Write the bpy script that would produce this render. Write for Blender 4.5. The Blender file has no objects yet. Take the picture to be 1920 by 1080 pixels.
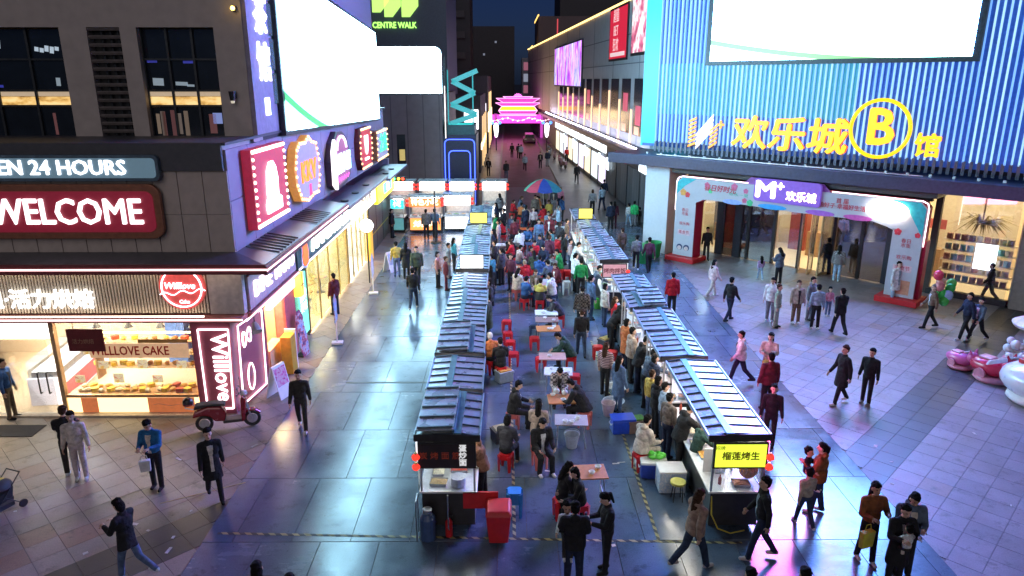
# Night food market on a mall street, seen from above (Blender 4.5, bpy)
import bpy, bmesh, math, random
import numpy as np
from mathutils import Vector, Matrix, Euler
R = math.radians
random.seed(7)
sc = bpy.context.scene
C = sc.collection

# ---------------------------------------------------------------- camera
cam = bpy.data.cameras.new('camera')
cam.sensor_width = 36.0
cam.lens = 36.0 * 1330.0 / 1920.0
cam.clip_start = 0.1
cam.clip_end = 3000.0
cam_ob = bpy.data.objects.new('camera', cam)
C.objects.link(cam_ob)
cam_ob.location = (0, 0, 9.0)
cam_ob.rotation_euler = (R(90) - math.atan(390 / 1330.0), 0, -math.atan(10 / 1386.0))
sc.camera = cam_ob

# ---------------------------------------------------------------- sky, night
world = bpy.data.worlds.new('World')
sc.world = world
world.use_nodes = True
wn = world.node_tree.nodes
wl = world.node_tree.links
sky = wn.new('ShaderNodeTexSky')
sky.sky_type = 'NISHITA'
sky.sun_disc = False
sky.sun_elevation = R(24.0)
sky.sun_rotation = R(180)
tint = wn.new('ShaderNodeMix')
tint.data_type = 'RGBA'
tint.blend_type = 'MULTIPLY'
tint.inputs[0].default_value = 1.0
tint.inputs[7].default_value = (0.20, 0.34, 1.0, 1)      # night blue
wl.new(sky.outputs[0], tint.inputs[6])
bg = wn['Background']
wl.new(tint.outputs[2], bg.inputs[0])
bg.inputs[1].default_value = 0.0065
# added fill: weak, very soft lamp standing in for street lights behind the camera
fill_sun = bpy.data.lights.new('fill_sun', 'SUN')
fill_sun.energy = 0.33
fill_sun.angle = R(45)
fill_sun.color = (1.0, 0.92, 0.86)
fill_sun_ob = bpy.data.objects.new('fill_sun', fill_sun)
C.objects.link(fill_sun_ob)
fill_sun_ob.rotation_euler = (R(90 - 24), 0, 0)
fill_sun_ob.location = (0, 0, 60)

sc.view_settings.view_transform = 'Standard'
sc.view_settings.look = 'None'
sc.view_settings.exposure = 0.62
sc.view_settings.gamma = 1.0
sc.view_settings.use_curve_mapping = False
sc.cycles.use_denoising = True
sc.cycles.denoiser = 'OPENIMAGEDENOISE'
sc.cycles.max_bounces = 7
sc.cycles.diffuse_bounces = 3
sc.cycles.glossy_bounces = 3
sc.cycles.transparent_max_bounces = 12
sc.cycles.sample_clamp_indirect = 6.0
sc.cycles.caustics_reflective = False
sc.cycles.caustics_refractive = False

# ---------------------------------------------------------------- helpers
_mats = {}


def lin(c):
    return tuple(((x / 255.0) / 12.92 if x <= 10 else ((x / 255.0 + 0.055) / 1.055) ** 2.4) for x in c)


def mat(name, col=(0.5, 0.5, 0.5), rough=0.6, metal=0.0, var=0.18, scale=7.0, bump=0.0, emit=0.0, ecol=None, spec=0.5, sample=True, coat=0.0):
    """procedural Principled material: base colour broken up by noise, roughness wear, optional relief, optional glow"""
    if name in _mats:
        return _mats[name]
    m = bpy.data.materials.new(name)
    m.use_nodes = True
    nt = m.node_tree
    b = nt.nodes['Principled BSDF']
    b.inputs['Metallic'].default_value = metal
    b.inputs['Specular IOR Level'].default_value = spec
    b.inputs['Coat Weight'].default_value = coat
    tc = nt.nodes.new('ShaderNodeTexCoord')
    nz = nt.nodes.new('ShaderNodeTexNoise')
    nz.inputs['Scale'].default_value = scale
    nz.inputs['Detail'].default_value = 5
    nt.links.new(tc.outputs['Object'], nz.inputs['Vector'])
    rp = nt.nodes.new('ShaderNodeValToRGB')
    rp.color_ramp.elements[0].position = 0.3
    rp.color_ramp.elements[1].position = 0.72
    rp.color_ramp.elements[0].color = tuple(max(0, c * (1 - var)) for c in col) + (1,)
    rp.color_ramp.elements[1].color = tuple(min(1, c * (1 + var)) for c in col) + (1,)
    nt.links.new(nz.outputs['Fac'], rp.inputs[0])
    nt.links.new(rp.outputs[0], b.inputs['Base Color'])
    mr = nt.nodes.new('ShaderNodeMapRange')
    mr.inputs['To Min'].default_value = max(0.03, rough - 0.1)
    mr.inputs['To Max'].default_value = min(1, rough + 0.1)
    nt.links.new(nz.outputs['Fac'], mr.inputs['Value'])
    nt.links.new(mr.outputs[0], b.inputs['Roughness'])
    if bump:
        bp = nt.nodes.new('ShaderNodeBump')
        bp.inputs['Strength'].default_value = bump
        bp.inputs['Distance'].default_value = 0.03
        nt.links.new(nz.outputs['Fac'], bp.inputs['Height'])
        nt.links.new(bp.outputs[0], b.inputs['Normal'])
    if emit:
        b.inputs['Emission Color'].default_value = tuple(ecol or col) + (1,)
        b.inputs['Emission Strength'].default_value = emit
        if not sample:
            m.cycles.emission_sampling = 'NONE'
    _mats[name] = m
    return m


def glow(name, col, strength, sample=True):
    strength = strength * 0.55 if strength < 5.5 else strength
    return mat(name, tuple(min(1, c * 0.8) for c in col), 0.4, 0, 0.05, emit=strength, ecol=col, sample=sample)


def glass(name, tint=(0.9, 0.95, 1.0), refl=0.10, rough=0.03):
    if name in _mats:
        return _mats[name]
    m = bpy.data.materials.new(name)
    m.use_nodes = True
    nt = m.node_tree
    nt.nodes.clear()
    o = nt.nodes.new('ShaderNodeOutputMaterial')
    t = nt.nodes.new('ShaderNodeBsdfTransparent')
    t.inputs[0].default_value = tint + (1,)
    g = nt.nodes.new('ShaderNodeBsdfGlossy')
    g.inputs['Roughness'].default_value = rough
    lw = nt.nodes.new('ShaderNodeLayerWeight')
    lw.inputs[0].default_value = 0.35
    ad = nt.nodes.new('ShaderNodeMath')
    ad.operation = 'MULTIPLY_ADD'
    ad.inputs[1].default_value = 0.6
    ad.inputs[2].default_value = refl
    nt.links.new(lw.outputs['Fresnel'], ad.inputs[0])
    mx = nt.nodes.new('ShaderNodeMixShader')
    nt.links.new(ad.outputs[0], mx.inputs[0])
    nt.links.new(t.outputs[0], mx.inputs[1])
    nt.links.new(g.outputs[0], mx.inputs[2])
    nt.links.new(mx.outputs[0], o.inputs[0])
    _mats[name] = m
    return m


class NT:
    """tiny wrapper to write node graphs briefly"""
    def __init__(s, name):
        s.m = bpy.data.materials.new(name)
        s.m.use_nodes = True
        s.t = s.m.node_tree
        s.b = s.t.nodes['Principled BSDF']
        _mats[name] = s.m

    def n(s, kind, ins=None, **kw):
        nd = s.t.nodes.new(kind)
        for k, v in kw.items():
            setattr(nd, k, v)
        for k, v in (ins or {}).items():
            s.put(nd.inputs[k], v)
        return nd

    def put(s, sock, v):
        if isinstance(v, bpy.types.NodeSocket):
            s.t.links.new(v, sock)
        elif isinstance(v, bpy.types.Node):
            s.t.links.new(v.outputs[0], sock)
        else:
            sock.default_value = v

    def math(s, op, a, b=0.0, c=0.0):
        return s.n('ShaderNodeMath', {0: a, 1: b, 2: c}, operation=op).outputs[0]

    def ramp(s, fac, stops, interp='LINEAR'):
        nd = s.n('ShaderNodeValToRGB', {0: fac})
        cr = nd.color_ramp
        cr.interpolation = interp
        while len(cr.elements) < len(stops):
            cr.elements.new(0.5)
        for e, (p, c) in zip(cr.elements, stops):
            e.position = p
            e.color = tuple(c) + (1,)
        return nd.outputs[0]

    def mix(s, fac, a, b, blend='MIX'):
        nd = s.n('ShaderNodeMix', data_type='RGBA', blend_type=blend)
        s.put(nd.inputs[0], fac)
        s.put(nd.inputs[6], a if not isinstance(a, tuple) else a + (1,))
        s.put(nd.inputs[7], b if not isinstance(b, tuple) else b + (1,))
        return nd.outputs[2]


WORLD = set()


def root_of(o):
    while o is not None and o.parent is not None:
        o = o.parent
    return o


def off(parent):
    r = root_of(parent)
    return Vector(r.location) if r is not None and r.name in WORLD else Vector((0, 0, 0))


def tag(o, label=None, cat=None, group=None, kind=None):
    if label:
        o['label'] = label
    if cat:
        o['category'] = cat
    if group:
        o['group'] = group
    if kind:
        o['kind'] = kind
    return o


def thing(name, label, cat, loc=(0, 0, 0), rz=0.0, group=None, world=False, kind=None):
    o = bpy.data.objects.new(name, None)
    o.empty_display_size = 0.2
    C.objects.link(o)
    o.location = loc
    o.rotation_euler = (0, 0, R(rz))
    if world:
        WORLD.add(o.name)
    return tag(o, label, cat, group, kind)


class MB:
    """collects simple solids into one mesh"""
    def __init__(s):
        s.v = []
        s.f = []
        s.m = []
        s.X = None

    def add(s, vs, fs, m=0):
        k = len(s.v)
        if s.X is not None:
            vs = [tuple(s.X @ Vector(p)) for p in vs]
        s.v += [tuple(p) for p in vs]
        s.f += [tuple(i + k for i in f) for f in fs]
        s.m += [m] * len(fs)
        return s

    def box(s, x0, x1, y0, y1, z0, z1, m=0):
        v = [(x0, y0, z0), (x1, y0, z0), (x1, y1, z0), (x0, y1, z0), (x0, y0, z1), (x1, y0, z1), (x1, y1, z1), (x0, y1, z1)]
        return s.add(v, [(0, 3, 2, 1), (4, 5, 6, 7), (0, 1, 5, 4), (1, 2, 6, 5), (2, 3, 7, 6), (3, 0, 4, 7)], m)

    def hexa(s, v, m=0):
        return s.add(v, [(0, 3, 2, 1), (4, 5, 6, 7), (0, 1, 5, 4), (1, 2, 6, 5), (2, 3, 7, 6), (3, 0, 4, 7)], m)

    def bar(s, p0, p1, w, h, m=0):
        p0, p1 = Vector(p0), Vector(p1)
        d = (p1 - p0).normalized()
        up = Vector((0, 0, 1)) if abs(d.z) < 0.95 else Vector((0, 1, 0))
        a = d.cross(up).normalized() * (w / 2)
        b = a.cross(d).normalized() * (h / 2)
        v = [p0 - a - b, p0 + a - b, p0 + a + b, p0 - a + b, p1 - a - b, p1 + a - b, p1 + a + b, p1 - a + b]
        return s.hexa(v, m)

    def cyl(s, p0, p1, r0, r1=None, n=12, m=0, cap=True):
        r1 = r0 if r1 is None else r1
        p0, p1 = Vector(p0), Vector(p1)
        d = (p1 - p0).normalized()
        up = Vector((0, 0, 1)) if abs(d.z) < 0.95 else Vector((1, 0, 0))
        a = d.cross(up).normalized()
        b = a.cross(d).normalized()
        vs = []
        for p, r in ((p0, r0), (p1, r1)):
            for i in range(n):
                t = 2 * math.pi * i / n
                vs.append(p + a * (r * math.cos(t)) + b * (r * math.sin(t)))
        fs = [(i, (i + 1) % n, n + (i + 1) % n, n + i) for i in range(n)]
        if cap:
            fs += [tuple(range(n - 1, -1, -1)), tuple(range(n, 2 * n))]
        return s.add(vs, fs, m)

    def tube(s, pts, r, n=8, m=0):
        for a, b in zip(pts, pts[1:]):
            s.cyl(a, b, r, r, n, m)
        return s

    def ball(s, c, r, nu=12, nv=8, m=0, cut=(0.0, 1.0), rot=None):
        r = (r, r, r) if not hasattr(r, '__len__') else r
        vs = []
        for j in range(nv + 1):
            t = math.pi * (cut[0] + (cut[1] - cut[0]) * j / nv)
            for i in range(nu):
                p = 2 * math.pi * i / nu
                q = Vector((r[0] * math.sin(t) * math.cos(p), r[1] * math.sin(t) * math.sin(p), r[2] * math.cos(t)))
                if rot is not None:
                    q = rot @ q
                vs.append((c[0] + q.x, c[1] + q.y, c[2] + q.z))
        fs = []
        for j in range(nv):
            for i in range(nu):
                fs.append((j * nu + i, (j + 1) * nu + i, (j + 1) * nu + (i + 1) % nu, j * nu + (i + 1) % nu))
        return s.add(vs, fs, m)

    def prism(s, poly, p, ax, ay, az, d, m=0):
        """2D outline swept by d along az from point p"""
        p, ax, ay, az = Vector(p), Vector(ax), Vector(ay), Vector(az)
        n = len(poly)
        a = [p + ax * q[0] + ay * q[1] for q in poly]
        b = [q + az * d for q in a]
        fs = [tuple(range(n - 1, -1, -1)), tuple(range(n, 2 * n))] + [(i, (i + 1) % n, n + (i + 1) % n, n + i) for i in range(n)]
        return s.add(a + b, fs, m)

    def lathe(s, prof, c=(0, 0, 0), n=16, m=0):
        vs = []
        for r, z in prof:
            for i in range(n):
                t = 2 * math.pi * i / n
                vs.append((c[0] + r * math.cos(t), c[1] + r * math.sin(t), c[2] + z))
        fs = []
        for j in range(len(prof) - 1):
            for i in range(n):
                fs.append((j * n + i, j * n + (i + 1) % n, (j + 1) * n + (i + 1) % n, (j + 1) * n + i))
        return s.add(vs, fs, m)

    def mesh(s, name, o=Vector((0, 0, 0)), smooth=False):
        me = bpy.data.meshes.new(name)
        me.from_pydata([(v[0] - o[0], v[1] - o[1], v[2] - o[2]) for v in s.v], [], s.f)
        if any(s.m):
            me.polygons.foreach_set('material_index', s.m)
        if smooth:
            me.polygons.foreach_set('use_smooth', [True] * len(me.polygons))
        me.validate()
        bm = bmesh.new()
        bm.from_mesh(me)
        bmesh.ops.recalc_face_normals(bm, faces=bm.faces)
        bm.to_mesh(me)
        bm.free()
        return me

    def build(s, name, mats, parent=None, smooth=False, bevel=0.0, loc=None, rot=None):
        me = s.mesh(name, off(parent), smooth)
        for mm in (mats if isinstance(mats, (list, tuple)) else [mats]):
            me.materials.append(mm)
        o = bpy.data.objects.new(name, me)
        C.objects.link(o)
        if parent is not None:
            o.parent = parent
        if loc is not None:
            o.location = Vector(loc) - off(parent)
        if rot is not None:
            o.rotation_euler = rot
        if bevel:
            bv = o.modifiers.new('bevel', 'BEVEL')
            bv.width = bevel
            bv.segments = 2
            bv.limit_method = 'ANGLE'
        return o


def inst(name, me, parent, loc, rot=None, scale=None):
    """one more piece that shares its mesh with its like"""
    o = bpy.data.objects.new(name, me)
    C.objects.link(o)
    o.parent = parent
    o.location = Vector(loc) - off(parent)
    if rot is not None:
        o.rotation_euler = rot
    if scale is not None:
        o.scale = scale
    return o


def bx(name, m, parent, *a, bevel=0.0):
    return MB().box(*a).build(name, m, parent, bevel=bevel)


def text(s, size, m, parent, loc, rz=0.0, ext=0.02, bold=0.0, align='LEFT', name='lettering', shear=0.0, width=None, tilt=90.0, roll=0.0, space=1.0):
    """raised lettering; stands upright in its parent's frame, facing local -Y when rz = 0"""
    c = bpy.data.curves.new(name, 'FONT')
    c.body = s
    c.size = size
    c.extrude = ext / 2
    c.align_x = align
    c.align_y = 'CENTER'
    c.shear = shear
    c.resolution_u = 2
    c.space_character = space
    t = bpy.data.objects.new(name, c)
    C.objects.link(t)
    bpy.context.view_layer.update()
    me = bpy.data.meshes.new_from_object(t.evaluated_get(bpy.context.evaluated_depsgraph_get()))
    bpy.data.objects.remove(t)
    me.name = name
    if bold:                            # heavier strokes: the outline laid again a little to each side
        d = min(bold, 0.03 * size)
        bm = bmesh.new()
        for k, (ox, oy) in enumerate(((0, 0), (d, 0), (-d, 0), (0, d), (0, -d))):
            nv = len(bm.verts)
            bm.from_mesh(me)
            bm.verts.ensure_lookup_table()
            for v in bm.verts[nv:]:
                v.co += Vector((ox, oy, 0.0012 * k))
        bm.to_mesh(me)
        bm.free()
    if width:
        xs = [v.co.x for v in me.vertices]
        k = width / max(1e-6, max(xs) - min(xs))
        for v in me.vertices:
            v.co.x *= k
    mt = Matrix.Translation(Vector(loc) - off(parent)) @ Matrix.Rotation(R(rz), 4, 'Z') @ Matrix.Rotation(R(tilt), 4, 'X') @ Matrix.Rotation(R(roll), 4, 'Z')
    me.transform(mt)
    me.materials.clear()
    me.materials.append(m)
    o = bpy.data.objects.new(name, me)
    C.objects.link(o)
    o.parent = parent
    return o


def rounded(w, h, r, n=5):
    out = []
    for cx, cy, a0 in ((w / 2 - r, h / 2 - r, 0), (-w / 2 + r, h / 2 - r, 90), (-w / 2 + r, -h / 2 + r, 180), (w / 2 - r, -h / 2 + r, 270)):
        for i in range(n + 1):
            a = R(a0 + 90 * i / n)
            out.append((cx + r * math.cos(a), cy + r * math.sin(a)))
    return out


# common materials
STEEL = mat('brushed_steel', (0.55, 0.57, 0.6), 0.35, 0.9, 0.12, 20)
DARKST = mat('dark_steel', (0.05, 0.055, 0.06), 0.45, 0.6, 0.2, 10)
BLACK = mat('black_plastic', (0.02, 0.02, 0.022), 0.5)
WHITEP = mat('white_paint', (0.75, 0.75, 0.76), 0.5, var=0.06)
REDPL = mat('red_plastic', (0.55, 0.02, 0.025), 0.38, var=0.12, spec=0.5)
GLASS = glass('clear_glass')
LAMP = glow('white_lamp_tube', (1.0, 0.96, 0.86), 32.0)
NEONW = glow('white_neon', (1.0, 0.80, 0.88), 4.0)
NEONP = glow('pink_neon', (1.0, 0.62, 0.62), 3.0)
LETW = glow('white_letters', (0.93, 0.96, 1.0), 2.8, sample=False)
LETP = glow('pinkish_white_letters', (1.0, 0.85, 0.9), 2.8, sample=False)
# ---------------------------------------------------------------- where people and furniture stand (metres)
PEOPLE = [
    (-9.99, 14.81, 'stand', 200, 'cream', 'pinkwhite', 'white', 'black', 'short', 1.0, 'person in cream hoodie and pale trousers hugging someone outside the bakery'),
    (-10.32, 15.0, 'hug', 20, 'blk', 'char', 'white', 'brown', 'short', 1.0, 'dark-clothed person half hidden behind the cream hoodie outside the bakery'),
    (-8.02, 14.41, 'phone', 180, 'vest', 'blk', 'blk', 'black', 'short', 1.02, 'person in blue vest over black looking down at a phone'),
    (-6.52, 13.95, 'coatwalk', -150, 'blk', 'blk', 'blk', 'black', 'short', 1.02, 'person in long black coat walking past the red scooter'),
    (-7.03, 11.3, 'coatphone', 75, 'blk', 'jeans', 'white', 'black', 'bob', 1.0, 'person in black padded jacket and jeans walking with phone'),
    (-13.68, 17.93, 'stand', -80, 'blue', 'khaki', 'blk', 'black', 'short', 1.02, 'person in blue jacket at the bakery doorway'),
    (-5.48, 17.22, 'walk', -170, 'char', 'char', 'white', 'black', 'short', 1.0, 'walking person in charcoal jacket alone on the bright paving'),
    (-5.23, 32.63, 'stand', 10, 'yellow', 'jeans', 'blk', 'black', 'short', 0.98, 'person in yellow jacket beside someone in long black coat'),
    (-4.72, 32.25, 'coat', 0, 'blk', 'blk', 'blk', 'black', 'long', 1.0, 'long-haired person in long black coat beside the yellow jacket'),
    (-4.12, 31.42, 'walk', 180, 'olive', 'blk', 'white', 'black', 'short', 1.02, 'person in olive jacket walking towards the nearer strollers'),
    (-3.81, 27.62, 'walk2', 0, 'blk', 'jeansdk', 'white', 'black', 'short', 1.02, 'person in black top striding away with arms out on the bright paving'),
    (-3.1, 30.72, 'stand', -100, 'pink', 'blk', 'blk', 'black', 'bob', 0.96, 'person in pink top and black trousers queueing by the left stalls'),
    (-2.7, 30.29, 'stand', -80, 'maroon', 'maroon', 'blk', 'brown', 'short', 0.9, 'person in maroon sweater queueing by the left stalls'),
    (-2.74, 32.33, 'stand', -90, 'grey', 'grey', 'blk', 'black', 'short', 0.98, 'grey-clad person queueing behind the pink top'),
    (-2.59, 33.69, 'stand', -60, 'teal', 'blk', 'blk', 'black', 'long', 0.95, 'person in teal jacket at the left stall row'),
    (-6.84, 26.95, 'stand', 60, 'maroon', 'navy', 'blk', 'black', 'short', 0.98, 'person in maroon top standing at the glowing shop window'),
    (-4.76, 41.16, 'stand', 0, 'greybrown', 'blk', 'blk', 'black', 'short', 1.0, 'person in grey-brown jacket facing the orange-lit cross stall'),
    (-4.26, 41.31, 'stand', -10, 'slate', 'blk', 'blk', 'black', 'short', 1.0, 'person in slate jacket before the cross stall beside a pole'),
    (-5.78, 44.67, 'bend', 20, 'white', 'blk', 'blk', 'black', 'short', 1.0, 'person in white shirt bending at the cross stall counter'),
    (-6.8, 41.33, 'stand', -90, 'blk', 'blk', 'blk', 'black', 'short', 1.0, 'person in black at the end of the cross stalls by the dark door'),
    (8.87, 29.32, 'walk', -80, 'rosewhite', 'pinkwhite', 'white', 'black', 'long', 0.96, 'person all in pale pink walking before the arch'),
    (8.61, 26.06, 'walk', -60, 'blk', 'navy', 'blk', 'black', 'short', 1.03, 'person in black jacket walking alone with hand to chest'),
    (11.84, 31.94, 'kidwalk', 0, 'lavender', 'paleblue', 'white', 'black', 'long', 1.0, 'small figure in lavender top walking towards the glass doors'),
    (12.45, 31.3, 'phone', 20, 'slate', 'blk', 'blk', 'black', 'long', 0.98, 'person in slate top with white bag near the glass doors'),
    (15.36, 32.96, 'stand', -10, 'blk', 'navy', 'blk', 'black', 'short', 1.03, 'person in black standing at the open glass doors'),
    (15.33, 31.73, 'stand', -30, 'plaid', 'paleblue', 'white', 'black', 'long', 0.98, 'person in black and white checked jacket by the glass doors'),
    (10.19, 26.05, 'stand', 150, 'white', 'grey', 'white', 'black', 'short', 1.0, 'person in white top behind the sage outfit'),
    (10.15, 25.3, 'stand', -120, 'sage', 'sage', 'blk', 'brown', 'short', 0.98, 'person in sage green outfit in the plaza group'),
    (11.09, 25.79, 'stand', 180, 'beige', 'brown', 'white', 'brown', 'short', 0.98, 'person in beige jacket and brown trousers facing the camera'),
    (11.78, 26.16, 'stand', -140, 'grey', 'grey', 'blk', 'black', 'short', 1.0, 'person in grey partly behind the light blue sweatshirt'),
    (11.55, 25.11, 'stand', 0, 'greyblue', 'blk', 'white', 'black', 'short', 1.0, 'person in light blue-grey sweatshirt seen from behind'),
    (12.73, 26.68, 'kid', 180, 'rose', 'jeans', 'white', 'black', 'bob', 1.0, 'small figure in pink top beside the person in black'),
    (12.2, 24.58, 'walk', 10, 'blk', 'blk', 'blk', 'black', 'short', 1.02, 'person all in black strolling with the plaza group'),
    (16.29, 28.42, 'coat', -170, 'white', 'paleblue', 'white', 'black', 'short', 1.02, 'tall person in white outfit leaning on the arch base'),
    (16.73, 28.56, 'stand', 170, 'greyblue', 'blk', 'white', 'black', 'short', 0.98, 'person in light blue jacket beside the arch leg'),
    (15.91, 25.2, 'walk', 80, 'brown', 'blk', 'blk', 'greyh', 'short', 1.0, 'balloon seller in brown jacket walking'),
    (16.48, 23.99, 'walk', 90, 'navy', 'blk', 'white', 'black', 'short', 1.02, 'person in navy jacket walking beside the kiddie rides'),
    (16.79, 23.77, 'walk2', 100, 'slate', 'blk', 'white', 'black', 'short', 0.96, 'person in slate jacket walking beside the navy jacket'),
    (20.27, 28.46, 'walk2', 60, 'blk', 'blk', 'blk', 'black', 'short', 0.98, 'person in black striding past the display window'),
    (10.33, 35.75, 'stand', 180, 'blk', 'blk', 'blk', 'black', 'short', 1.0, 'dark figure standing inside the left leg of the arch'),
    (7.19, 20.28, 'walk2', 80, 'white', 'navy', 'blk', 'black', 'short', 0.98, 'person in white sweater and navy trousers striding left'),
    (7.95, 20.03, 'hold', 150, 'cream', 'beige', 'white', 'black', 'long', 0.98, 'long-haired person in cream top carrying a yellow bag'),
    (7.33, 18.28, 'stand', 10, 'maroon', 'blk', 'blk', 'black', 'short', 1.0, 'person in maroon jacket behind the front right stall'),
    (6.69, 16.29, 'stand', 160, 'blk', 'blk', 'blk', 'black', 'bob', 0.98, 'person in black half hidden beyond the front right stall'),
    (9.59, 18.71, 'coatwalk', 100, 'blk', 'blk', 'white', 'brown', 'short', 1.05, 'person in long black coat walking on the plaza'),
    (10.36, 18.7, 'stand', 130, 'blk', 'blk', 'grey', 'black', 'short', 0.98, 'person in black with hands behind back on the plaza'),
    (6.66, 13.36, 'hold', 60, 'rust', 'jeansdk', 'white', 'black', 'ponytail', 0.96, 'person in rust sweater carrying a small child'),
    (6.21, 12.88, 'kidwalk', 10, 'beigegrey', 'jeansdk', 'white', 'black', 'short', 1.18, 'short person in beige sweater walking before the rust sweater'),
    (6.95, 11.72, 'hold', 180, 'rust', 'blk', 'white', 'black', 'long', 1.0, 'person in rust jacket and wide black trousers with yellow bag'),
    (7.46, 11.36, 'phone', 170, 'slate', 'blk', 'blk', 'black', 'bob', 1.03, 'person in slate cardigan over grey beside the baby carrier'),
    (7.12, 11.02, 'coathold', 180, 'blk', 'blk', 'blk', 'black', 'short', 1.0, 'person in long black coat carrying a baby'),
    (4.9, 11.82, 'walk', 80, 'blk', 'navy', 'pinkwhite', 'black', 'short', 1.05, 'person in black hooded jacket walking past the front right stall'),
    (3.55, 11.56, 'walk2', -70, 'tan', 'jeansdk', 'pinkwhite', 'brown', 'long', 1.0, 'long-haired person in tan top walking before the right stall'),
    (1.86, 11.45, 'phone', 100, 'blk', 'blk', 'blk', 'black', 'ponytail', 1.0, 'person in black with ponytail looking at a phone'),
    (1.21, 11.04, 'hold', 0, 'blk', 'navy', 'blk', 'black', 'short', 1.03, 'person in black jacket with a small child on the shoulder'),
    (1.15, 13.21, 'sit', -70, 'blk', 'blk', 'blk', 'black', 'long', 0.95, 'seated person with long dark hair on a red stool at the front table'),
    (1.54, 13.05, 'sit', 100, 'blk', 'blk', 'blk', 'black', 'bob', 0.95, 'seated person with white mask at the front table'),
    (0.15, 17.3, 'sit', -85, 'blk', 'blk', 'blk', 'black', 'short', 1.0, 'seated person in black reaching over the wooden table'),
    (0.77, 16.14, 'sit', -10, 'beige', 'jeans', 'white', 'black', 'long', 0.96, 'seated person in beige jacket with back to the camera'),
    (1.49, 18.94, 'sitlean', 180, 'plaidgrey', 'navy', 'blk', 'black', 'short', 1.0, 'seated person in grey patterned jacket eating at the wooden table'),
    (2.09, 17.35, 'sitlean', 60, 'blk', 'blk', 'blk', 'black', 'short', 1.05, 'seated person in black bending over the wooden table'),
    (-0.04, 15.17, 'sit', -20, 'charcoal', 'blk', 'tan', 'black', 'bob', 1.0, 'seated person in charcoal jacket by the first left stall'),
    (0.78, 15.26, 'sit', 200, 'blk', 'blk', 'white', 'black', 'long', 1.0, 'seated person in black buttoned coat on a pink stool'),
    (-0.55, 13.86, 'serve', 90, 'brownv', 'blk', 'blk', 'black', 'short', 0.98, 'vendor in brown behind the front left stall'),
    (-0.5, 21.0, 'sit', 20, 'orange', 'blk', 'blk', 'whitecap', 'cap', 0.98, 'seated person in orange top with white cap'),
    (-0.19, 20.49, 'sit', 10, 'blk', 'blk', 'blk', 'black', 'short', 0.98, 'seated person in black beside the orange top'),
    (2.06, 21.33, 'sitlean', 80, 'greendk', 'blk', 'blk', 'black', 'short', 1.0, 'person in dark green slumped over the pinkish table'),
    (2.01, 25.48, 'sitlean', 90, 'charcoal', 'navy', 'blk', 'black', 'short', 1.0, 'person in charcoal bending over the white-topped table'),
    (2.5, 22.44, 'walk', 0, 'blk', 'jeansdk', 'blk', 'brown', 'short', 0.98, 'person in black lettered jacket and jeans walking away'),
    (2.76, 24.88, 'stand', 0, 'plaiddk', 'blk', 'blk', 'black', 'short', 1.02, 'person in dark patterned jacket standing with back turned'),
    (1.33, 27.44, 'sit', -10, 'yellowblk', 'blk', 'blk', 'black', 'short', 0.96, 'small seated person in yellow and black jacket'),
    (1.89, 28.15, 'sit', 60, 'white', 'grey', 'blk', 'black', 'short', 1.0, 'seated person in white jacket at the far round of tables'),
    (0.7, 27.59, 'sit', -40, 'blue', 'navy', 'blk', 'black', 'short', 1.0, 'seated person in blue jacket at the far round of tables'),
    (3.57, 23.08, 'bend', -60, 'blk', 'blk', 'blk', 'black', 'long', 1.0, 'person in black bending at the right stall counter'),
    (3.96, 23.23, 'stand', -70, 'blk', 'blk', 'blk', 'black', 'short', 1.03, 'person in black standing at the right stall counter'),
    (3.88, 19.55, 'serve', -90, 'blk', 'navy', 'blk', 'black', 'short', 1.05, 'tall person in black ordering at the second right stall'),
    (2.88, 19.3, 'stand', -40, 'stripe', 'blk', 'blk', 'brown', 'long', 0.97, 'person in striped sweater waiting by the right stalls'),
    (3.09, 18.14, 'coat', -60, 'denim', 'denim', 'blk', 'black', 'long', 1.0, 'person in blue denim coat waiting by the right stalls'),
    (4.08, 18.23, 'stand', -80, 'navy', 'navy', 'blk', 'black', 'bob', 1.0, 'person in navy beside the second right stall'),
    (3.88, 16.79, 'stand', -70, 'blk', 'blk', 'blk', 'black', 'bob', 0.98, 'person in black behind the brown jacket at the right stall'),
    (3.93, 15.69, 'stand', -60, 'greybrown', 'navy', 'blk', 'black', 'short', 1.0, 'person in grey-brown jacket at the front right stall'),
    (4.07, 15.04, 'serve', -80, 'blk', 'blk', 'blk', 'black', 'short', 1.05, 'person in black leaning on the front right stall'),
    (4.26, 14.39, 'serve', -80, 'greendk', 'char', 'blk', 'black', 'short', 0.97, 'vendor in dark green pointing over the front right stall'),
    (3.19, 15.15, 'sit', -60, 'cream', 'blk', 'white', 'black', 'short', 1.02, 'seated person in cream shirt on a chair by the blue coolers'),
    (3.14, 29.04, 'stand', 0, 'green', 'blk', 'blk', 'black', 'short', 1.02, 'person in bright green jacket seen from behind among the tables'),
    (3.58, 28.14, 'serve', -90, 'slate', 'slate', 'blk', 'black', 'short', 1.0, 'vendor in slate apron at a right stall griddle'),
    (0.81, 30.27, 'sit', 10, 'red', 'blk', 'blk', 'tan', 'cap', 1.0, 'seated person in red jacket and tan cap'),
    (1.44, 31.12, 'sit', -20, 'blue', 'blk', 'blk', 'black', 'short', 1.0, 'seated person in bright blue jacket near the red cap'),
    (1.88, 30.26, 'sit', 30, 'slate', 'blk', 'blk', 'black', 'short', 1.0, 'seated person in slate beside the bright blue jacket'),
    (1.32, 34.49, 'sit', 200, 'red', 'blk', 'blk', 'black', 'short', 1.0, 'seated person in red leaning over a dark table'),
    (1.8, 33.46, 'sit', 160, 'navy', 'blk', 'blk', 'black', 'bob', 1.0, 'seated person in navy across from the red jacket'),
    (0.3, 34.5, 'sit', 70, 'red', 'blk', 'blk', 'brown', 'bob', 1.0, 'seated person in red near the inner side of the left stalls'),
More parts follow.
